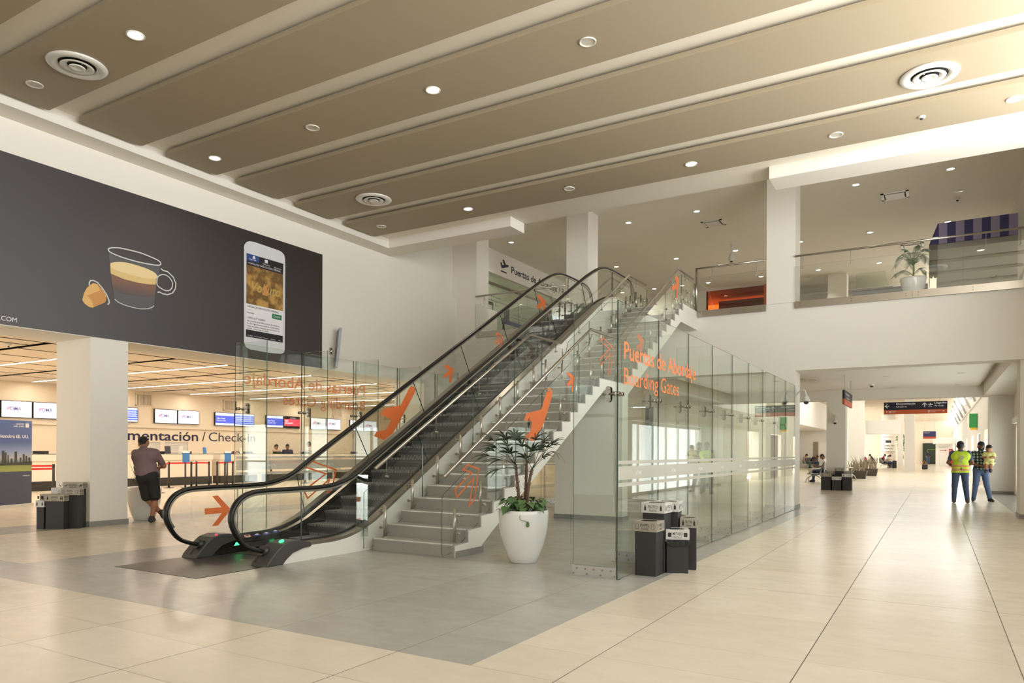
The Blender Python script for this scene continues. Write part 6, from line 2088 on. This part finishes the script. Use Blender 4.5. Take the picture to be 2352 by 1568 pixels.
for a, b, z, lb in ((0, 1, .885, 'right of the person in mauve'), (1, 2, .875, 'second span right of the person in mauve'), (2, 3, .885, 'before the blue notice stand'), (4, 5, .885, 'right of the close pair of posts'), (5, 6, .90, 'ending at the glass partition edge'), (8, 9, .80, 'lower one left of the big column'), (8, 9, .885, 'upper one left of the big column'),
                    (10, 11, .885, 'seen through the left glass partition'), (7, 0, .88, 'running back from the post by the person in mauve')):
    (x0, y0), (x1, y1) = posts[a], posts[b]
    mb = MB(); mb.hexa([(x0, y0, z - .03), (x1, y1, z - .03), (x1 + .004, y1, z - .03), (x0 + .004, y0, z - .03)], [(x0, y0, z + .025), (x1, y1, z + .025), (x1 + .004, y1, z + .025), (x0 + .004, y0, z + .025)])
    tag(mb.obj('belt', 'belt_red'), 'red queue belt between black posts, ' + lb, 'queue belt', 'red queue belts')

# roll-up banner
def banner_mat():
    m = bpy.data.materials.new('banner_print'); m.use_nodes = True
    nt = m.node_tree; N, L = nt.nodes, nt.links; b = N['Principled BSDF']; b.inputs['Roughness'].default_value = .5
    geo = N.new('ShaderNodeNewGeometry'); sep = N.new('ShaderNodeSeparateXYZ'); L.new(geo.outputs['Position'], sep.inputs[0])
    r = N.new('ShaderNodeValToRGB'); el = r.color_ramp.elements
    mr = N.new('ShaderNodeMapRange'); mr.inputs['From Min'].default_value = 0; mr.inputs['From Max'].default_value = 2.05
    L.new(sep.outputs[2], mr.inputs['Value']); L.new(mr.outputs[0], r.inputs[0])
    el[0].position = 0; el[0].color = hexc('4A4F66'); el[1].position = 1; el[1].color = hexc('5A70A8')
    for p_, c_ in ((.405, '4A4F66'), (.41, 'A0A860'), (.50, '8E9C58'), (.515, '6F7F86'), (.56, 'B9BAC0'), (.63, '8FA0C4'), (.74, '56699E')):
        e = el.new(p_); e.color = hexc(c_)
    L.new(r.outputs[0], b.inputs['Base Color'])
    MATS['banner_print'] = m
banner_mat()
A_, B_ = Vector((-18.22, 7.90, 0)), Vector((-18.70, 9.0, 0))
bu = (B_ - A_).normalized(); bl_ = (B_ - A_).length
t = thing('roll_up_banner', 'blue roll-up banner with city skyline over grass, reading Descubra EE. UU.', 'banner', tuple((A_ + B_) / 2))
MB().prism([(0, .07), (bl_, .07), (bl_, 2.03), (0, 2.03)], A_, bu, OZ, .006).obj('printed_sheet', 'banner_print', t)
MB().prism([(-.02, 0), (bl_ + .02, 0), (bl_ + .02, .07), (-.02, .07)], A_ + Vector((bu.y, -bu.x, 0)) * .05, bu, OZ, -.12).obj('base_case', 'white_metal', t)
o_ = A_ + Vector((bu.y, -bu.x, 0)) * .010
mb = MB()
for (c_, w_, h_) in ((.15, .05, .16), (.25, .04, .12), (.36, .07, .28), (.43, .05, .24), (.50, .03, .18), (.60, .05, .10), (.72, .07, .26), (.86, .04, .12), (.95, .05, .20), (1.03, .05, .16), (1.12, .06, .12)):
    mb.prism([(c_ - w_ / 2, 1.02), (c_ + w_ / 2, 1.02), (c_ + w_ / 2, 1.04 + h_), (c_ - w_ / 2, 1.04 + h_)], o_, bu, OZ, .002)
mb.prism([(0, 1.02), (bl_, 1.06), (bl_, .98), (0, .98)], o_, bu, OZ, .002)
mb.obj('skyline_print', mat('skyline', '4B4A48', .6, var=.3, scale=20), t)
letters('lettering', [dict(s='Descubra EE. UU.', O=o_ + bu * .22 + Vector((0, 0, 1.62)), U=bu, V=OZ, w=.88, h=.075, bold=.02), dict(s='UNITED', O=o_ + bu * .72 + Vector((0, 0, 1.93)), U=bu, V=OZ, w=.24, h=.035, bold=.02), dict(s='AIRLINES', O=o_ + bu * .65 + Vector((0, 0, 1.875)), U=bu, V=OZ, w=.31, h=.035, bold=.02),
                      dict(s='united.com', O=o_ + bu * .93 + Vector((0, 0, .72)), U=bu, V=OZ, w=.2, h=.03, bold=.01)], 'white_ink', t)
MB().prism([(1.0, 1.87), (1.10, 1.87), (1.10, 1.97), (1.0, 1.97)], o_, bu, OZ, .002).obj('globe_mark', 'white_ink', t)
# ------------------------------------------------------------ balcony furniture
t = thing('orange_glass_wall', 'translucent orange glass screen wall at the back of the balcony, left of the middle column', 'glass wall', (-7, 29.9, 4.95))
mb = MB(); mb.prism([(-8.26, 4.98), (-5.85, 4.98), (-5.85, 8.05), (-8.26, 8.05)], (0, 29.9, 0), (1, 0, 0), OZ, .012); mb.obj('pane', 'glass_orange', t)
MB().box(-5.95, -5.75, 29.86, 29.95, 4.95, 8.09).obj('end_frame', mat('orange_paint', 'C0601F', .5), t)
MB().box(-8.26, -5.75, 29.86, 29.95, 4.95, 5.35).obj('bottom_frame', 'orange_paint', t)
MB().box(-8.26, -5.7, 31.9, 32.0, 4.95, 8.0).obj('backing', mat('orange_dark', '7A3E1C', .5), t)
t = thing('service_counter', 'pale panelled kiosk counter with marble top and a slanted glass guard on the balcony', 'counter', (-1.6, 22.9, 4.95))
MB().box(-2.10, -.2, 22.75, 23.4, 4.95, 5.98).obj('body', mat('counter_pale', 'B9BBBE', .5), t)
MB().box(-2.18, -1.05, 22.68, 23.45, 5.98, 6.03).obj('marble_top', mat('marble', 'B6B3AE', .3, var=.25, scale=6), t)
MB().box(-1.05, -.2, 22.72, 23.42, 5.98, 6.01).obj('rear_top', 'counter_pale', t)
mb = MB()
for k in range(3):
    a = -2.05 + k * .62
    stroke(mb, [(a, 5.2), (a + .56, 5.2), (a + .56, 5.88), (a, 5.88)], .02, (0, 22.748, 0), (1, 0, 0), OZ)
    stroke(mb, [(a + .08, 5.3), (a + .52, 5.3), (a + .52, 5.80), (a + .08, 5.80)], .012, (0, 22.748, 0), (1, 0, 0), OZ)
mb.obj('panel_mouldings', mat('moulding', '9DA0A6', .5), t)
mb = MB(); mb.prism([(-2.0, 6.03), (-1.15, 6.03), (-1.25, 6.52), (-2.0, 6.52)], (0, 22.9, 0), (1, 0, 0), OZ, .01, 0, 1); mb.obj('glass_guard', ['glass', 'glass_edge'], t)
k_ = thing('kiosk', 'grey kiosk front with blue and lilac striped awning on the balcony at the far right', 'kiosk', (.9, 22.4, 4.95))
MB().box(.02, 1.76, 22.0, 22.05, 4.95, 6.95).obj('front_panel', mat('kiosk_grey', 'A9A79E', .5), k_)
mb = MB(); mb.box(.005, .025, 21.99, 22.06, 4.95, 6.95); mb.box(.60, .604, 21.994, 22.0, 4.95, 6.95); mb.obj('panel_joint', 'steel_dark', k_)
aw = None
xt0, xt1, xb0, xb1 = .02, 1.76, -.17, 1.80
yt, yb, zt, zb = 22.0, 21.93, 7.42, 6.90
n = 10
mb = MB()
for i in range(n):
    a0, a1 = i / n, (i + 1) / n
    xs0 = .02 + (xt1 - .02) * max(0, (i - 1 + (1 if i else 0)) / (n - 0)) if 0 else None
cols_x = [.0] + [.0 + 1.76 * k / 9.0 for k in range(1, 10)]
# front curtain stripes (flat front) and slanted left end
for k in range(9):
    mb.hexa([(.05 + .19 * k, 21.93, 6.86), (.05 + .19 * (k + 1), 21.93, 6.86), (.05 + .19 * (k + 1), 22.0, 6.86), (.05 + .19 * k, 22.0, 6.86)],
            [(.05 + .19 * k, 21.96, 7.40), (.05 + .19 * (k + 1), 21.96, 7.40), (.05 + .19 * (k + 1), 22.0, 7.40), (.05 + .19 * k, 22.0, 7.40)], mi=k % 2)
mb.hexa([(-.17, 21.93, 6.86), (.05, 21.93, 6.86), (.05, 23.2, 6.86), (-.17, 23.2, 6.86)], [(.03, 21.96, 7.40), (.05, 21.96, 7.40), (.05, 23.2, 7.40), (.03, 23.2, 7.40)], mi=1)
mb.obj('striped_awning', [mat('lilac', '9C93B8', .5), mat('indigo', '413F74', .5)], k_)
mb = MB()
for k in range(5):
    y0 = 21.95 + k * .25
    mb.box(-.17, -.16, y0, y0 + .25, 6.05, 6.86)
    mb.prism([(y0 + .125 + .125 * math.cos(a), 6.05 - .09 * math.sin(a)) for a in [math.pi * j / 8 for j in range(9)]], (-.17, 0, 0), OY, OZ, .01)
mb.box(-.16, .02, 21.95, 21.96, 6.05, 6.86)
for k in range(2): mb.prism([(-.115 + .09 * k + .045 * math.cos(a), 6.05 - .08 * math.sin(a)) for a in [math.pi * j / 8 for j in range(9)]], (0, 21.96, 0), (1, 0, 0), OZ, .01)
mb.obj('scalloped_valance', mat('valance', '77706A', .7), k_)
MB().tube([(1.2, 21.98, 5.86), (1.32, 21.98, 5.88)], .03, 8).obj('door_knob', 'steel', k_)
t = thing('belt_post', 'dark queue belt with navy band standing behind the balcony glass near the notice panel', 'queue post', (-11.93, 19.66, 4.95))
MB().tube([(-11.93, 19.66, 4.95), (-11.93, 19.66, 5.62)], .04, 10).obj('post', 'black_plastic', t)
MB().box(-11.935, -11.925, 19.66, 21.3, 5.45, 5.58).obj('belt', mat('belt_navy', '2F3D66', .6), t)
MB().lathe([(.17, 0), (.05, .03)], (-11.93, 19.66, 4.95), 16).obj('base', 'black_plastic', t)

# ------------------------------------------------------------ far hall furniture
def bench(label, loc, rz, n=3, group='steel waiting benches'):
    t = thing('waiting_bench', label, 'bench', loc, group, rz)
    for i in range(n):
        x = (i - (n - 1) / 2) * .58
        mb = MB()
        pr = [(.30, .43), (-.10, .40), (-.16, .41), (-.36, .92), (-.385, .92), (-.20, .37), (-.10, .36), (.30, .395)]
        mb.yz([(-p[0] * -1, p[1]) for p in pr], x - .27, x + .27)
        part('seat', _m(mb), mat('seat_grey', '5A5857', .35, .6), t)
        mb = MB()
        for k in range(7): mb.box(x - .24 + k * .08, x - .225 + k * .08, -.40, -.385, .45, .90)
        part('seat_slats', _m(mb), 'steel_light', t)
    mb = MB(); mb.tube([(-.58 * n / 2, 0, .36), (.58 * n / 2, 0, .36)], .035, 8); part('beam', _m(mb), 'steel_dark', t)
    for s in (-1, 1):
        x = s * .58 * (n / 2 - .3)
        mb = MB(); mb.tube(crv([(x, .38, .02), (x, .30, .22), (x, .10, .33), (x, -.05, .34), (x, -.25, .22), (x, -.34, .02)], 5), .022, 7); part('leg', _m(mb), 'steel', t)
    for i in range(n + 1):
        x = (i - n / 2) * .58
        mb = MB(); mb.tube([(x, .22, .40), (x, .26, .62), (x, -.22, .64)], .014, 6); part('armrest', _m(mb), 'steel', t)
    return t


bench('steel waiting bench left of the corridor column, in front of the person in white', (-4.75, 35.6, 0), R(95), 4)
bench('steel waiting bench right of the corridor column, behind the dry grass planter', (-3.9, 39.9, 0), R(-80), 4)
bench('distant waiting bench at the left wall with two people', (-9.3, 68.3 - .9, 0), R(-100), 3)
bench('distant waiting bench facing left, used by the person in jeans', (-4.95, 73.0, 0), R(95), 3)
bench('distant waiting bench with the long-haired person, beside the black backpack', (-3.9, 73.2, 0), R(-95), 3)


def sit(label, x, y, rz, look, bend=0.0, s=1.0):
    J = dict(SEAT)
    if bend:
        J.update(head=(0, .06 + .30 * bend, 1.17 - .16 * bend), neck=(0, .16 * bend, 1.02 - .06 * bend), chest=(0, .06 * bend, .86), face=(0, 1, -bend), sh_l=(-.17, .12 * bend, .93), sh_r=(.17, .12 * bend, .93))
    return small(label, (x, y, 0), rz, J, look, s)


sit('person in a white T-shirt seated on the near bench, half hidden by the corridor column', -4.45, 35.9, R(95), dict(shirt='tee_white', legs='denim', sleeve=.6))
sit('person with a hair bun reading a phone on the bench at the far left wall', -9.9, 67.4, R(-100), dict(shirt='tee_beige', legs='tee_teal', sleeve=1.2, hair='bun'), .3)
sit('person in black bent forward on the bench at the far left wall', -9.25, 67.6, R(-105), dict(shirt='tee_black', legs='denim', sleeve=.6), 1.0)
sit('person in a dark shirt and jeans slouching on the far bench under the white beam', -5.0, 73.1, R(100), dict(shirt='uniform', legs='denim', sleeve=.6), .3)
sit('person in magenta lying over the far bench under the white beam', -5.6, 73.6, R(60), dict(shirt='tee_magenta', legs='tee_black', sleeve=1.1), 1.0)
sit('long-haired person in white seated near the black backpack', -3.75, 73.1, R(-95), dict(shirt='tee_white', legs='denim', sleeve=.6, hair='long'), .5)
sit('person in a red top sitting behind the long-haired person', -4.15, 73.9, R(-90), dict(shirt=mat('tee_red', '9A3A34', .7), legs='denim', sleeve=.6), .3)
small('person standing with dark clothes before the green shop front far down the corridor', (-.75, 98.0, 0), R(20), STAND, dict(shirt='tee_black', legs='denim', sleeve=1.1))
t = thing('backpack', 'black backpack standing on the floor by the far benches', 'bag', (-3.15, 73.2, 0))
MB().box(-3.35, -3.0, 73.0, 73.25, 0, .68, bev=.06).obj('bag_body', 'black_plastic', t)
MB().tube([(-3.25, 73.0, .62), (-3.18, 72.98, .78), (-3.1, 73.0, .62)], .02, 6).obj('handle', 'black_plastic', t)
t = thing('suitcase', 'grey suitcase beside the black backpack at the far benches', 'bag', (-3.55, 73.2, 0))
MB().box(-3.72, -3.42, 73.1, 73.35, .03, .62, bev=.04).obj('shell', 'cover_grey', t)
MB().tube([(-3.65, 73.2, .6), (-3.65, 73.2, .85), (-3.5, 73.2, .85), (-3.5, 73.2, .6)], .012, 6).obj('handle', 'steel', t)
t = thing('duffel_bag', 'black and orange duffel bag on the floor right of the far white column', 'bag', (-.8, 70, 0))
MB().box(-1.0, -.55, 69.8, 70.2, 0, .42, bev=.1).obj('bag_body', 'black_plastic', t)
MB().tube([(-.98, 69.9, .4), (-.8, 69.9, .75), (-.65, 69.9, .4)], .035, 6).obj('strap', 'orange_film', t)


def grass_planter(label, loc, w, seed):
    t = thing('grass_planter', label, 'plant', loc)
    mb = MB(); mb.hexa([(-w / 2 * .8, -.22, 0), (w / 2 * .8, -.22, 0), (w / 2 * .8, .22, 0), (-w / 2 * .8, .22, 0)], [(-w / 2, -.3, .42), (w / 2, -.3, .42), (w / 2, .3, .42), (-w / 2, .3, .42)])
    part('planter_box', _m(mb), mat('planter_brown', '4A4038', .5), t)
    rg = random.Random(seed)
    mb = MB()
    for i in range(48):
        b = Vector((rg.uniform(-w / 2, w / 2) * .75, rg.uniform(-.2, .2), .42))
        tip = b + Vector((rg.uniform(-.35, .35), rg.uniform(-.2, .2), rg.uniform(.3, .85)))
        m_ = b.lerp(tip, .55) + Vector((0, 0, .1)); s = Vector((.018, 0, 0))
        mb.face([b - s, b + s, m_ + s * .8, tip, m_ - s * .8])
    o = part('dry_grass', _m(mb), mat('dry_grass', '9C8F74', .7, var=.3, scale=8), t)
    o['kind'] = 'stuff'
    return t


grass_planter('dark planter of dry grass just right of the corridor column', (-3.55, 41.9, 0), .95, 1)
grass_planter('dark planter of dry grass farther right, before the tall white wall', (-3.35, 47.6, 0), .85, 2)
t = thing('potted_tree', 'leafy green ficus tree in a white pot far down the corridor', 'plant', (-2.9, 82.3, 0))
mb = MB(); mb.lathe([(.28, 0), (.40, .75), (.36, .75)], (0, 0, 0), 20); part('pot', _m(mb), 'white_gloss', t)
mb = MB(); mb.tube(crv([(0, 0, .6), (.08, 0, 1.0), (-.04, 0, 1.4), (.03, 0, 1.9)], 5), .06, 7); part('trunk', _m(mb), 'palm_trunk', t)
rg = random.Random(3); mb = MB()
for i in range(420):
    a, b_ = rg.uniform(0, 6.28), rg.uniform(-1, 1); r_ = .62 * rg.uniform(.35, 1) ** .5
    cen = (.0, 0, 2.75) if i % 3 else (.1, 0, 2.0)
    c_ = Vector((cen[0] + r_ * math.cos(a) * math.sqrt(1 - b_ * b_), r_ * math.sin(a) * .7 * math.sqrt(1 - b_ * b_), cen[2] + r_ * b_ * .85))
    d1 = Vector((rg.uniform(-1, 1), rg.uniform(-1, 1), rg.uniform(-1, 1))).normalized() * .10; d2 = Vector((rg.uniform(-1, 1), rg.uniform(-1, 1), rg.uniform(-1, 1))).normalized() * .05
    mb.face([c_ - d1, c_ + d2, c_ + d1, c_ - d2])
part('leaves', _m(mb), mat('ficus_green', '4E7A38', .5, var=.35, scale=6), t)['kind'] = 'stuff'

# rental sign on the round column
t = thing('wall_lettering', 'black and orange rental car lettering on the far round column', 'sign', (-4.25, 84.3, 2))
O_ = (-4.25 - .0, 84.32, 0)
letters('lettering', [dict(s='Renta de', O=(-4.25, 84.31, 2.05), U=UX, V=OZ, w=1.1, h=.2, align='C'), dict(s='Autos', O=(-4.25, 84.31, 1.75), U=UX, V=OZ, w=.8, h=.2, align='C'), dict(s='Rental Cars', O=(-4.25, 84.31, 1.42), U=UX, V=OZ, w=1.15, h=.18, align='C')], 'ink', t)
for z_ in (3.0, 1.32, .62): MB().box(-4.7, -3.8, 84.30, 84.33, z_, z_ + .035).obj('orange_line', 'sign_orange', t)
MB().box(-4.5, -4.0, 84.30, 84.33, 2.42, 2.68).obj('car_icon', 'ink', t)
t = thing('hanging_sign', 'distant navy and orange hanging sign right of the far white column', 'sign', (-.6, 70, 2.9))
MB().box(-.92, .02, 69.97, 70.03, 2.75, 3.2).obj('navy_panel', mat('navy_light', '33356B', .5), t)
MB().box(-.92, .02, 69.97, 70.03, 2.58, 2.75).obj('orange_panel', 'sign_orange', t)
letters('lettering', [dict(s='Llegada', O=(-.88, 69.96, 3.05), U=UX, V=OZ, w=.45, h=.08)], 'white_ink', t)
for xx in (-.8, -.1): MB().tube([(xx, 70, 3.2), (xx, 70, 5.4)], .01, 5).obj('hanging_wire', 'steel', t)
# parking booth
t = thing('payment_booth', 'cream prepaid parking booth with flat white roof at the end of the corridor', 'booth', (.8, 88, 0))
MB().box(.0, 1.5, 87.5, 90, 0, 2.35).obj('walls', 'wall_paint', t)
MB().box(-.25, 1.8, 87.2, 90.3, 2.35, 3.0).obj('roof_box', 'white_paint', t)
letters('lettering', [dict(s='Prepago Estacionamiento', O=(.72, 87.48, 2.08), U=UX, V=OZ, w=1.2, h=.09, align='C'), dict(s='Prepaid Parking', O=(.72, 87.48, 1.93), U=UX, V=OZ, w=.8, h=.09, align='C')], 'ink', t)
mb = MB(); stroke(mb, [(.4, 1.65), (.9, 1.65)], .05, (0, 87.48, 0), UX, OZ, False); mb.prism([(.85, 1.57), (1.0, 1.65), (.85, 1.73)], (0, 87.48, 0), UX, OZ, -.01); mb.obj('red_arrow', mat('sign_red', 'A8232C', .5), t)
MB().box(1.2, 1.55, 87.40, 87.5, .05, 1.8).obj('red_door', 'sign_red', t)
MB().box(1.26, 1.49, 87.38, 87.42, .9, 1.65).obj('door_window', 'steel_light', t)
t = thing('shop_facade', 'dark green shop front at the very end of the corridor', 'shop', (-.6, 103.5, 0))
MB().box(-1.4, .4, 103.5, 103.9, 0, 2.6).obj('facade', mat('shop_green', '1C2A16', .5), t)
letters('lettering', [dict(s='green', O=(-.9, 103.48, 1.75), U=UX, V=OZ, w=.9, h=.18)], mat('green_ink', '6DA23A', .5), t)
t = thing('shop_sign', 'green and yellow box sign over the shop doors on the right side of the corridor', 'sign', (1.6, 43, 3.0))
MB().box(1.45, 1.79, 42.6, 42.9, 2.65, 3.35).obj('green_box', mat('sign_green', '2F7F3E', .4, emit=.3), t)
MB().box(1.50, 1.79, 42.95, 43.3, 2.55, 3.15).obj('yellow_box', mat('sign_yellow', 'D9A42E', .4, emit=.5), t)
for i in range(7):
    y = 36.5 + i * 6.5
    t = thing('roof_strut', 'slanted steel strut under the corridor skylight, %s from the near end' % ordw[i], 'strut', (1.5, y, 4.2), 'skylight struts')
    MB().tube([(1.72, y, 3.98), (1.18, y, 5.25)], .06, 10).obj('tube', 'steel_light', t)
    MB().tube([(1.5, y, 4.5), (1.8, y, 4.55)], .02, 6).obj('bracket_arm', 'steel', t)
for i in range(5):
    y = 50 + i * 4.3
    downlight(3.3, -8.55, y, True, 'small glowing downlight over the far waiting area, %s from the near end' % ordw[i], 'downlights of the far waiting area', .16)
sbox('door_2', 'steel_dark', (-9.35, -8.95, 68.44, 68.5, 0, 2.3))
sbox('door_3', mat('door_mauve', '8B6F68', .5), (1.83, 1.87, 40.0, 42.2, 0, 2.3))
